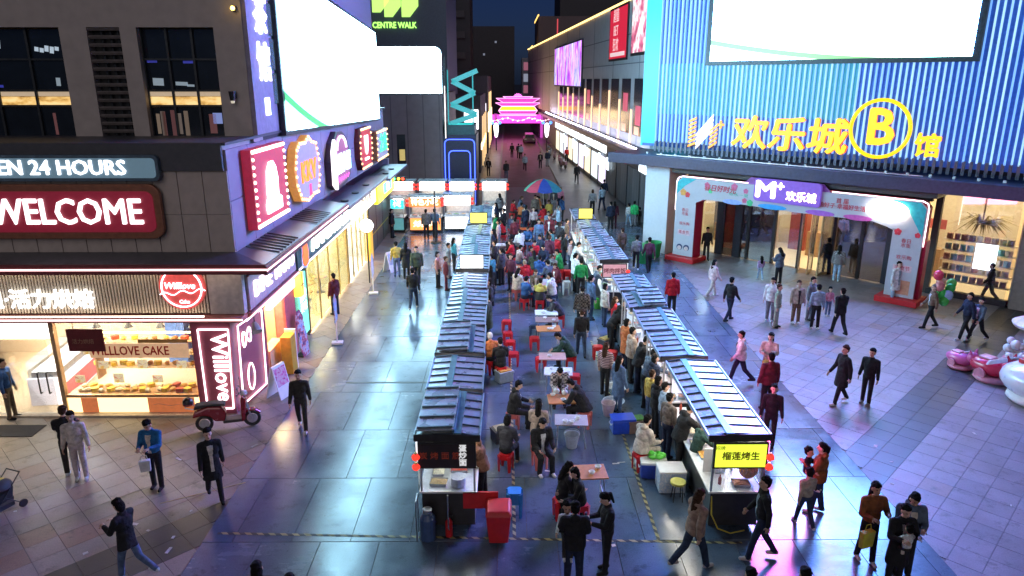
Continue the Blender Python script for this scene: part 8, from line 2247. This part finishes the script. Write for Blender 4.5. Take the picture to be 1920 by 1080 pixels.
def build_pose(lean=0, thigh=(0, 0), knee=(0, 0), sh=((0, 8), (0, 8)), elb=(8, 8), nod=0, turn=0, seat=None, coat=0, wide=1.0, inward=(0, 0), head=1.0, legw=1.0, puff=0.0, hood=False):
    """joint positions from angles; returns prims [(kind, label, data)] and the head frame"""
    prims = []
    pel = Vector((0, 0, seat if seat else 0.90))
    T = _rot('X', -lean)
    up = T @ Vector((0, 0, 1))
    fw = T @ Vector((0, 1, 0))
    chest = pel + up * 0.36
    neck = pel + up * 0.53
    if not seat:                       # drop so that the lower foot stands on the ground
        pass
    feet = []
    legs = []
    for i, s in enumerate((-1, 1)):
        hip = pel + Vector((s * 0.085, 0, -0.02))
        a = thigh[i]
        d1 = Vector((s * 0.03 * legw, math.sin(R(a)), -math.cos(R(a)))).normalized()
        kn = hip + d1 * 0.42
        b = a - knee[i]
        d2 = Vector((s * 0.015 * legw, math.sin(R(b)), -math.cos(R(b)))).normalized()
        an = kn + d2 * 0.40
        legs.append((hip, kn, an, d2))
        feet.append(an.z)
    low = min(feet) - 0.075
    dz = Vector((0, 0, -low))
    if seat:
        dz = Vector((0, 0, 0))
    pel, chest, neck = pel + dz, chest + dz, neck + dz
    for hip, kn, an, d2 in legs:
        hip, kn, an = hip + dz, kn + dz, an + dz
        prims.append(('cap', BOT, hip, kn, 0.088 * wide, 0.066 * wide))
        prims.append(('cap', BOT, kn, an, 0.066 * wide, 0.054 * wide))
        prims.append(('cap', SHOE, an + Vector((0, -0.03, -0.02)), an + Vector((0, 0.13, -0.035)), 0.046, 0.038))
    # trunk
    prims.append(('ell', BOT, pel + Vector((0, -0.01, 0.0)), (0.155, 0.125, 0.13), T))
    prims.append(('ell', TOP, pel + up * 0.13, (0.170 + puff, 0.135 + puff, 0.20), T))
    prims.append(('ell', TOP, pel + up * 0.33, (0.190 + puff * 0.8, 0.135 + puff, 0.20), T))
    if puff:
        prims.append(('cone', TOP, pel + up * 0.16, pel + up * -0.07, 0.175 + puff, 0.185 + puff, 0.78))
    if hood:
        prims.append(('ell', TOP, neck + T @ Vector((0, -0.075, 0.015)), (0.10, 0.06, 0.075), T))
    prims.append(('cap', TOP, neck + T @ Vector((-0.14, 0, -0.06)), neck + T @ Vector((0.14, 0, -0.06)), 0.075, 0.075))
    prims.append(('ell', TOP, neck + up * 0.0, (0.085, 0.08, 0.06), T))
    if coat:
        if seat:
            pass
        else:
            c0, c1 = pel + up * 0.15, pel + Vector((0, 0.01, -coat))
            prims.append(('cone', TOP, c0, c1, 0.165, 0.215 if coat > 0.3 else 0.19, 0.74))
    # arms
    hands = []
    for i, s in enumerate((-1, 1)):
        shp = neck + T @ Vector((s * 0.185, 0, -0.065))
        f, ab = sh[i]
        d1 = T @ Vector((s * math.sin(R(ab)) * math.cos(R(f)), math.sin(R(f)), -math.cos(R(f)) * math.cos(R(ab)))).normalized()
        el = shp + d1 * 0.275
        bend = elb[i]
        # forearm: turn the upper-arm direction forward and up by the bend, then inward
        side = T @ Vector((1, 0, 0))
        d2 = Matrix.Rotation(R(bend), 3, side) @ d1
        d2 = (d2 + side * (-s) * math.sin(R(inward[i]))).normalized()
        wr = el + d2 * 0.24
        prims.append(('cap', TOP, shp, el, 0.068 + puff * 0.55, 0.058 + puff * 0.5))
        prims.append(('cap', TOP, el, wr - d2 * 0.01, 0.058 + puff * 0.5, 0.045 + puff * 0.25))
        prims.append(('cap', SKIN, wr - d2 * 0.03, wr + d2 * 0.03, 0.028, 0.028))
        hands.append((wr, d2, d1, s))
    # neck and head
    H = T @ _rot('X', -nod) @ _rot('Z', turn)
    hc = neck + up * 0.055 + H @ Vector((0, 0.015, 0.12 * head))
    prims.append(('cap', SKIN, neck, hc - H @ Vector((0, 0, 0.05)), 0.052, 0.05))
    k = head
    prims.append(('ell', SKIN, hc + H @ Vector((0, -0.008, 0.02 * k)), (0.078 * k, 0.096 * k, 0.108 * k), H))
    prims.append(('ell', SKIN, hc + H @ Vector((0, 0.025 * k, -0.055 * k)), (0.058 * k, 0.064 * k, 0.066 * k), H))
    prims.append(('ell', SKIN, hc + H @ Vector((0, 0.098 * k, -0.022 * k)), (0.017 * k, 0.024 * k, 0.026 * k), H))
    for s in (-1, 1):
        prims.append(('ell', SKIN, hc + H @ Vector((s * 0.08 * k, -0.005, -0.012)), (0.016, 0.026, 0.034), H))
    return prims, hands, hc, H


def prim_mesh(mb, p):
    if p[0] == 'cap':
        _, _, a, b, r0, r1 = p
        mb.cyl(a, b, r0, r1, 14)
        mb.ball(a, r0, 14, 10)
        mb.ball(b, r1, 14, 10)
    elif p[0] == 'ell':
        mb.ball(p[2], p[3], 18, 12, rot=p[4])
    elif p[0] == 'cone':
        _, _, a, b, r0, r1, fl = p
        n = 20
        vs = []
        for c, r in ((a, r0), ((a + b) / 2, (r0 + r1) / 2 * 1.02), (b, r1)):
            for i in range(n):
                t = 2 * math.pi * i / n
                w = 1 + (0.05 * math.sin(5 * t) if c is not a else 0)
                vs.append((c.x + r * w * math.cos(t), c.y + r * w * fl * math.sin(t), c.z))
        fs = [(j * n + i, j * n + (i + 1) % n, (j + 1) * n + (i + 1) % n, (j + 1) * n + i) for j in range(2) for i in range(n)]
        fs += [tuple(range(n - 1, -1, -1)), tuple(range(2 * n, 3 * n))]
        mb.add(vs, fs)


def sdist(P, p):
    if p[0] in ('cap', 'cone'):
        a, b = np.array(p[2]), np.array(p[3])
        d = b - a
        t = np.clip(((P - a) @ d) / max(1e-9, d @ d), 0, 1)
        r = p[4] + (p[5] - p[4]) * t
        return np.linalg.norm(P - a - t[:, None] * d, axis=1) - r
    q = (P - np.array(p[2])) @ np.array(p[4])
    rr = np.array(p[3])
    k = np.linalg.norm(q / rr, axis=1)
    return (k - 1) * rr.min()


def fuse(prims, voxel, smooth_it=2):
    mb = MB()
    for p in prims:
        prim_mesh(mb, p)
    me = mb.mesh('person')
    o = bpy.data.objects.new('tmp', me)
    C.objects.link(o)
    r = o.modifiers.new('r', 'REMESH')
    r.mode = 'VOXEL'
    r.voxel_size = voxel
    r.use_smooth_shade = True
    s = o.modifiers.new('s', 'SMOOTH')
    s.factor = 0.5
    s.iterations = smooth_it
    bpy.context.view_layer.update()
    out = bpy.data.meshes.new_from_object(o.evaluated_get(bpy.context.evaluated_depsgraph_get()))
    bpy.data.objects.remove(o)
    return out


def add_hands(me, hands, curl):
    bm = bmesh.new()
    bm.from_mesh(me)
    n0 = len(bm.faces)
    mb = MB()
    for wr, d, d1, s in hands:
        side = d.cross(Vector((0, 0, 1)))
        side = (side if side.length > 0.2 else Vector((0, -1, 0))).normalized()
        # palm plane: width along w, palm normal n (curl direction)
        w = Vector((0, 1, 0)) - d * d.y
        w = (w if w.length > 0.3 else side).normalized()
        n = d.cross(w).normalized()
        if n.x * s > 0:
            n = -n
        pc = wr + d * 0.055
        M3 = Matrix((w, n, d)).transposed()
        mb.ball(pc, (0.04, 0.016, 0.05), 10, 8, rot=M3)
        for k, ln in enumerate((0.066, 0.075, 0.07, 0.055)):
            b0 = wr + d * 0.092 + w * (0.028 - 0.0185 * k)
            e1 = (d * math.cos(R(curl)) + n * math.sin(R(curl)))
            e2 = (d * math.cos(R(curl * 2.1)) + n * math.sin(R(curl * 2.1)))
            m1 = b0 + e1 * ln * 0.55
            m2 = m1 + e2 * ln * 0.5
            mb.cyl(b0 - d * 0.01, m1, 0.0095, 0.009, 6)
            mb.cyl(m1, m2, 0.009, 0.007, 6)
        t0 = wr + d * 0.035 + w * 0.034
        t1 = t0 + (w * 0.75 + d * 0.6 + n * 0.25).normalized() * 0.036
        t2 = t1 + (d * 0.9 + n * 0.45).normalized() * 0.03
        mb.cyl(t0, t1, 0.012, 0.0105, 6)
        mb.cyl(t1, t2, 0.0105, 0.008, 6)
    hm_ = mb.mesh('hand')
    bm.from_mesh(hm_)
    for f in bm.faces:
        f.smooth = True
    bm.faces.ensure_lookup_table()
    for f in bm.faces[n0:]:
        f.material_index = SKIN
    bm.to_mesh(me)
    bm.free()


def make_proto(name, curl=22, voxel=0.0135, **kw):
    prims, hands, hc, H = build_pose(**kw)
    me = fuse(prims, voxel)
    n = len(me.polygons)
    ctr = np.empty(n * 3)
    me.polygons.foreach_get('center', ctr)
    P = ctr.reshape(-1, 3)
    best = np.full(n, 9.0)
    lab = np.zeros(n, int)
    for p in prims:
        d = sdist(P, p)
        if p[0] == 'cone':
            if p[2].z - p[3].z < 0.05:
                continue
            d = np.where((P[:, 2] <= p[2].z) & (P[:, 2] >= p[3].z - 0.03), np.minimum(d, 0.0) - 0.02, 9.0)
        m = d < best
        best[m] = d[m]
        lab[m] = p[1]
    k = kw.get('head', 1.0)
    Hn = np.array(H)
    for (ex, ey, ez, r) in ((-0.033, 0.085, 0.008, 0.015), (0.033, 0.085, 0.008, 0.015), (0, 0.088, -0.07, 0.014)):
        c = np.array(hc) + Hn @ (np.array((ex, ey, ez)) * k)
        lab[np.linalg.norm(P - c, axis=1) < r * k] = DARKF
    # opening of the jacket down the front
    a_, b_ = np.array(prims[6][2]), np.array(prims[7][2])
    T_ = np.array(prims[6][4])
    q = (P - a_) @ T_
    lab[(lab == TOP) & (np.abs(q[:, 0]) < 0.035 + 0.12 * np.clip(q[:, 2] - 0.2, 0, 0.3)) & (q[:, 1] > 0.05) & (q[:, 2] > -0.12) & (q[:, 2] < 0.46)] = INNER
    me.polygons.foreach_set('material_index', lab.tolist())
    for i in range(6):
        me.materials.append(None)
    add_hands(me, hands, curl)
    me.name = 'person'
    return dict(me=me, hc=hc.copy(), H=H.copy(), k=k)


WALKA = dict(thigh=(17, -14), knee=(6, 18), sh=((-15, 7), (14, 7)), elb=(16, 22))
WALKB = dict(thigh=(-18, 21), knee=(26, 8), sh=((18, 8), (-17, 8)), elb=(26, 14), lean=3)
PROTO = dict(
    stand=dict(sh=((2, 9), (-3, 9)), elb=(10, 14), thigh=(2, -2)),
    walk=WALKA, walk2=WALKB,
    phone=dict(sh=((22, 6), (18, 8)), elb=(78, 82), inward=(32, 32), nod=26, thigh=(3, -3)),
    hug=dict(sh=((42, 14), (46, 14)), elb=(48, 44), inward=(24, 24), nod=16, lean=6),
    hold=dict(sh=((24, 12), (16, 12)), elb=(92, 84), inward=(38, 34), thigh=(6, -6), knee=(0, 6)),
    serve=dict(lean=14, sh=((46, 8), (60, 10)), elb=(34, 18), nod=16, thigh=(6, -4), knee=(4, 0)),
    bend=dict(lean=42, sh=((30, 6), (38, 8)), elb=(30, 30), nod=10, thigh=(6, -4), knee=(8, 4)),
    coat=dict(coat=0.36, sh=((2, 10), (2, 10)), elb=(12, 12)),
    coatwalk=dict(coat=0.34, **WALKA),
    coatphone=dict(coat=0.16, thigh=(14, -18), knee=(6, 38), sh=((26, 6), (20, 8)), elb=(74, 80), inward=(30, 30), nod=24),
    coathold=dict(coat=0.40, sh=((26, 12), (18, 12)), elb=(94, 88), inward=(38, 36), nod=12),
    sit=dict(seat=0.56, thigh=(78, 82), knee=(78, 86), sh=((32, 8), (28, 8)), elb=(50, 56), inward=(16, 16), lean=10, nod=10, legw=4),
    sitlean=dict(seat=0.56, thigh=(80, 76), knee=(86, 78), sh=((58, 10), (52, 10)), elb=(44, 50), inward=(26, 26), lean=34, nod=16, legw=4),
    kid=dict(head=1.28, sh=((4, 10), (2, 10)), elb=(14, 14)),
    kidwalk=dict(head=1.2, **WALKA),
    baby=dict(head=1.6, seat=0.2, thigh=(60, 64), knee=(50, 54), sh=((40, 20), (40, 20)), elb=(30, 30)),
)
PUFFY = {k + '_puffy': dict(PROTO[k], puff=0.028, hood=True, wide=1.12) for k in ('stand', 'walk', 'walk2', 'phone', 'sit', 'sitlean', 'serve', 'hold')}
PROTO.update(PUFFY)
PROTO = {k: make_proto(k, **v) for k, v in PROTO.items()}
for k in ('kid', 'kidwalk'):
    PROTO[k]['base'] = 0.66
PROTO['baby']['base'] = 0.5


# hair, in the head's own frame (y forward)
def hair_mesh(kind):
    I = Matrix.Identity(3)
    pr = [('ell', 0, Vector((0, -0.026, 0.034)), (0.085, 0.092, 0.101), I), ('ell', 0, Vector((0, 0.006, 0.08)), (0.074, 0.076, 0.05), I), ('ell', 0, Vector((0, -0.045, -0.005)), (0.08, 0.062, 0.085), I)]
    hr_ = random.Random(len(kind))
    for _ in range(0 if kind == 'cap' else 16):                     # tufts
        a, e = hr_.uniform(0, 6.28), hr_.uniform(0.15, 1.3)
        pr.append(('ell', 0, Vector((0.078 * math.cos(a) * math.cos(e), -0.022 + 0.086 * math.sin(a) * math.cos(e), 0.036 + 0.094 * math.sin(e))), (0.026, 0.026, 0.022), I))
    if kind in ('bob', 'long'):
        pr.append(('ell', 0, Vector((0, -0.045, -0.03)), (0.096, 0.07, 0.12), I))
    if kind == 'long':
        pr.append(('cap', 0, Vector((0, -0.075, -0.05)), Vector((0, -0.12, -0.30)), 0.078, 0.05))
        pr.append(('cap', 0, Vector((-0.04, -0.07, -0.05)), Vector((-0.05, -0.11, -0.27)), 0.05, 0.035))
        pr.append(('cap', 0, Vector((0.04, -0.07, -0.05)), Vector((0.05, -0.11, -0.27)), 0.05, 0.035))
    if kind == 'ponytail':
        pr.append(('ell', 0, Vector((0, -0.12, 0.04)), (0.035, 0.03, 0.035), I))
        pr.append(('cap', 0, Vector((0, -0.13, 0.03)), Vector((0, -0.115, -0.16)), 0.04, 0.022))
    if kind == 'cap':
        pr.append(('ell', 0, Vector((0, 0.1, 0.062)), (0.07, 0.085, 0.012), I))
    me = fuse(pr, 0.011, 1)
    me.name = 'hair'
    me.materials.append(None)
    return me


HAIR = {k: hair_mesh(k) for k in ('short', 'bob', 'long', 'ponytail', 'cap')}
CC = dict(blk=(0.016, 0.016, 0.018), char=(0.035, 0.03, 0.028), charcoal=(0.045, 0.045, 0.055), navy=(0.018, 0.024, 0.05), cream=(0.55, 0.48, 0.42), pinkwhite=(0.5, 0.42, 0.4), white=(0.62, 0.62, 0.63), vest=(0.02, 0.12, 0.28),
          jeans=(0.09, 0.13, 0.22), jeansdk=(0.03, 0.045, 0.08), blue=(0.03, 0.09, 0.25), khaki=(0.14, 0.11, 0.08), yellow=(0.5, 0.35, 0.08), olive=(0.05, 0.065, 0.045), pink=(0.5, 0.24, 0.22), maroon=(0.12, 0.02, 0.03), grey=(0.2, 0.2, 0.22), teal=(0.04, 0.2, 0.25),
          greybrown=(0.14, 0.11, 0.095), slate=(0.09, 0.12, 0.17), rosewhite=(0.6, 0.45, 0.46), lavender=(0.42, 0.3, 0.5), paleblue=(0.3, 0.42, 0.55), plaid=(0.2, 0.2, 0.2), sage=(0.3, 0.33, 0.27), beige=(0.38, 0.3, 0.24), brown=(0.16, 0.1, 0.07), greyblue=(0.28, 0.36, 0.46),
          rose=(0.55, 0.2, 0.28), rust=(0.24, 0.085, 0.03), beigegrey=(0.36, 0.31, 0.25), tan=(0.3, 0.2, 0.15), plaidgrey=(0.25, 0.22, 0.22), brownv=(0.18, 0.085, 0.05), orange=(0.5, 0.15, 0.05), greendk=(0.02, 0.05, 0.04), plaiddk=(0.05, 0.04, 0.035), yellowblk=(0.3, 0.24, 0.06),
          stripe=(0.3, 0.2, 0.2), denim=(0.09, 0.15, 0.26), green=(0.015, 0.22, 0.07), red=(0.42, 0.015, 0.025), plum=(0.09, 0.025, 0.05), pinkgrey=(0.4, 0.32, 0.34), greenbr=(0.03, 0.4, 0.12))
HC = dict(black=(0.008, 0.007, 0.007), brown=(0.05, 0.025, 0.015), greyh=(0.2, 0.2, 0.2), whitecap=(0.6, 0.58, 0.55), tan=(0.3, 0.22, 0.14))


def cloth(c):
    nm = 'cloth_' + c
    if nm in _mats:
        return _mats[nm]
    if c.startswith('plaid') or c == 'stripe':
        g = NT(nm)
        tc = g.n('ShaderNodeTexCoord')
        if c == 'stripe':
            w = g.n('ShaderNodeTexWave', {'Vector': tc.outputs['Object'], 'Scale': 6.0}, bands_direction='Z')
            f = g.math('GREATER_THAN', w.outputs['Fac'], 0.5)
        else:
            ck = g.n('ShaderNodeTexChecker', {'Vector': tc.outputs['Object'], 'Scale': 22.0 if c == 'plaid' else 15.0})
            f = ck.outputs['Fac']
        b = CC[c]
        g.put(g.b.inputs['Base Color'], g.mix(f, tuple(x * 0.25 for x in b), tuple(min(0.8, x * 1.9) for x in b)))
        g.b.inputs['Roughness'].default_value = 0.85
        return g.m
    if c == 'yellowblk':
        g = NT(nm)
        tc = g.n('ShaderNodeTexCoord')
        sp = g.n('ShaderNodeSeparateXYZ', {0: tc.outputs['Object']})
        g.put(g.b.inputs['Base Color'], g.mix(g.math('GREATER_THAN', sp.outputs[2], 0.85), (0.02, 0.02, 0.022), (0.5, 0.4, 0.08)))
        g.b.inputs['Roughness'].default_value = 0.85
        return g.m
    return mat(nm, CC[c], 0.85, 0, 0.32, 11, 1.0, spec=0.25)


SKINS = [mat('skin_%d' % i, c, 0.5, 0, 0.06, 12) for i, c in enumerate(((0.50, 0.30, 0.21), (0.43, 0.25, 0.17), (0.55, 0.35, 0.26)))]
FEAT = mat('eye_and_lip', (0.07, 0.025, 0.02), 0.5)
pr_ = random.Random(77)


def person(x, y, pose, face, top, bot, shoe, hc_, hk, scale, label, z=0.0, group=None):
    if pose + '_puffy' in PROTO and pr_.random() < 0.5:
        pose += '_puffy'
    p = PROTO[pose]
    o = bpy.data.objects.new('person', p['me'])
    C.objects.link(o)
    s = scale * p.get('base', 1.0)
    o.location = (x, y, z)
    o.rotation_euler = (0, 0, R(face))
    o.scale = (s * pr_.uniform(0.97, 1.03), s * pr_.uniform(0.97, 1.03), s)
    for i, m in enumerate((SKINS[pr_.randrange(3)], cloth(top), cloth(bot), cloth(shoe), FEAT, cloth(top if pr_.random() < 0.45 else pr_.choice(['white', 'grey', 'blk', 'cream', 'greyblue', 'char', 'beige'])))):
        o.material_slots[i].link = 'OBJECT'
        o.material_slots[i].material = m
    tag(o, label, 'person', group)
    h = bpy.data.objects.new('hair', HAIR[hk])
    C.objects.link(h)
    h.parent = o
    h.matrix_local = Matrix.Translation(p['hc']) @ p['H'].to_4x4() @ Matrix.Scale(p['k'], 4)
    h.material_slots[0].link = 'OBJECT'
    h.material_slots[0].material = mat('hair_' + hc_, HC[hc_], 0.85, 0, 0.35, 40, 0.9, spec=0.15)
    if hk == 'cap':
        h.name = 'cap'
    return o


for row in PEOPLE:
    person(*row[:11])
# heads just entering at the bottom edge
for x, y, c, hk, lb in ((-3.95, 9.5, 'char', 'long', 'dark-haired person whose head just shows at the bottom edge, paved side'), (-3.35, 9.2, 'blk', 'short', 'second dark head at the bottom edge close to the first'), (3.78, 9.3, 'blk', 'short', 'dark head at the bottom edge below the front right stall'), (4.63, 9.3, 'brown', 'short', 'brown-clad person at the bottom edge under the rust sweater')):
    person(x, y, 'stand', 10, c, 'navy', 'blk', 'black', hk, 1.0, lb)
# carried children and things in hands


def carrier(key):
    r = next(p for p in PEOPLE if key in p[10])
    f = Vector((-math.sin(R(r[3])), math.cos(R(r[3])), 0))
    return Vector((r[0], r[1], 0)), f, f.cross(Vector((0, 0, 1))), r


for key, fo, si, z, turn, top, lb, sc1 in (('child on the shoulder', 0.24, -0.12, 0.92, 180, 'white', 'small figure in white carried on a shoulder at the front', 1.25), ('rust sweater carrying', 0.26, -0.06, 0.86, 170, 'blk', 'small figure in black carried by the rust sweater', 1.15), ('carrying a baby', 0.25, 0.02, 0.90, 180, 'white', 'baby in white held against the long black coat', 1.0)):
    c_, f_, sd_, r_ = carrier(key)
    q = c_ + f_ * fo + sd_ * si
    person(q.x, q.y, 'baby', r_[3] + turn, top, 'char', 'white', 'black', 'short', sc1, lb, z=z)


def bag(x, y, z, m_, label, s_=1.0):
    t = thing('shopping_bag', label, 'bag', (x, y, z), 20)
    MB().hexa([(-0.13 * s_, -0.05, 0), (0.13 * s_, -0.05, 0), (0.13 * s_, 0.05, 0), (-0.13 * s_, 0.05, 0), (-0.15 * s_, -0.06, 0.34 * s_), (0.15 * s_, -0.06, 0.34 * s_), (0.14 * s_, 0.06, 0.34 * s_), (-0.14 * s_, 0.06, 0.34 * s_)]).build('bag_body', m_, t, bevel=0.015)
    MB().tube([(-0.08 * s_, 0, 0.34 * s_), (-0.05, 0, 0.48 * s_), (0.05, 0, 0.48 * s_), (0.08 * s_, 0, 0.34 * s_)], 0.008, 5).build('bag_handle', m_, t)


for key, fo, si, z, m_, lb, sz in (('wide black trousers with yellow', 0.3, 0.2, 0.55, mat('yellow_bag', (0.55, 0.5, 0.05), 0.5), 'bright yellow carrier bag held by the rust jacket', 1.0), ('carrying a yellow bag', 0.32, 0.0, 0.62, mat('lime_bag', (0.5, 0.5, 0.1), 0.5), 'lime yellow bag carried by the cream top', 0.9), ('blue vest over', 0.3, 0.05, 0.62, mat('white_bag', (0.6, 0.6, 0.6), 0.5), 'white plastic bag held by the blue vest', 0.8)):
    c_, f_, sd_, r_ = carrier(key)
    q = c_ + f_ * fo + sd_ * si
    bag(q.x, q.y, z, m_, lb, sz)
c_, f_, sd_, r_ = carrier('balloon seller')
bl.location = c_ + f_ * 0.1 + Vector((0.3, 0.05, 0))
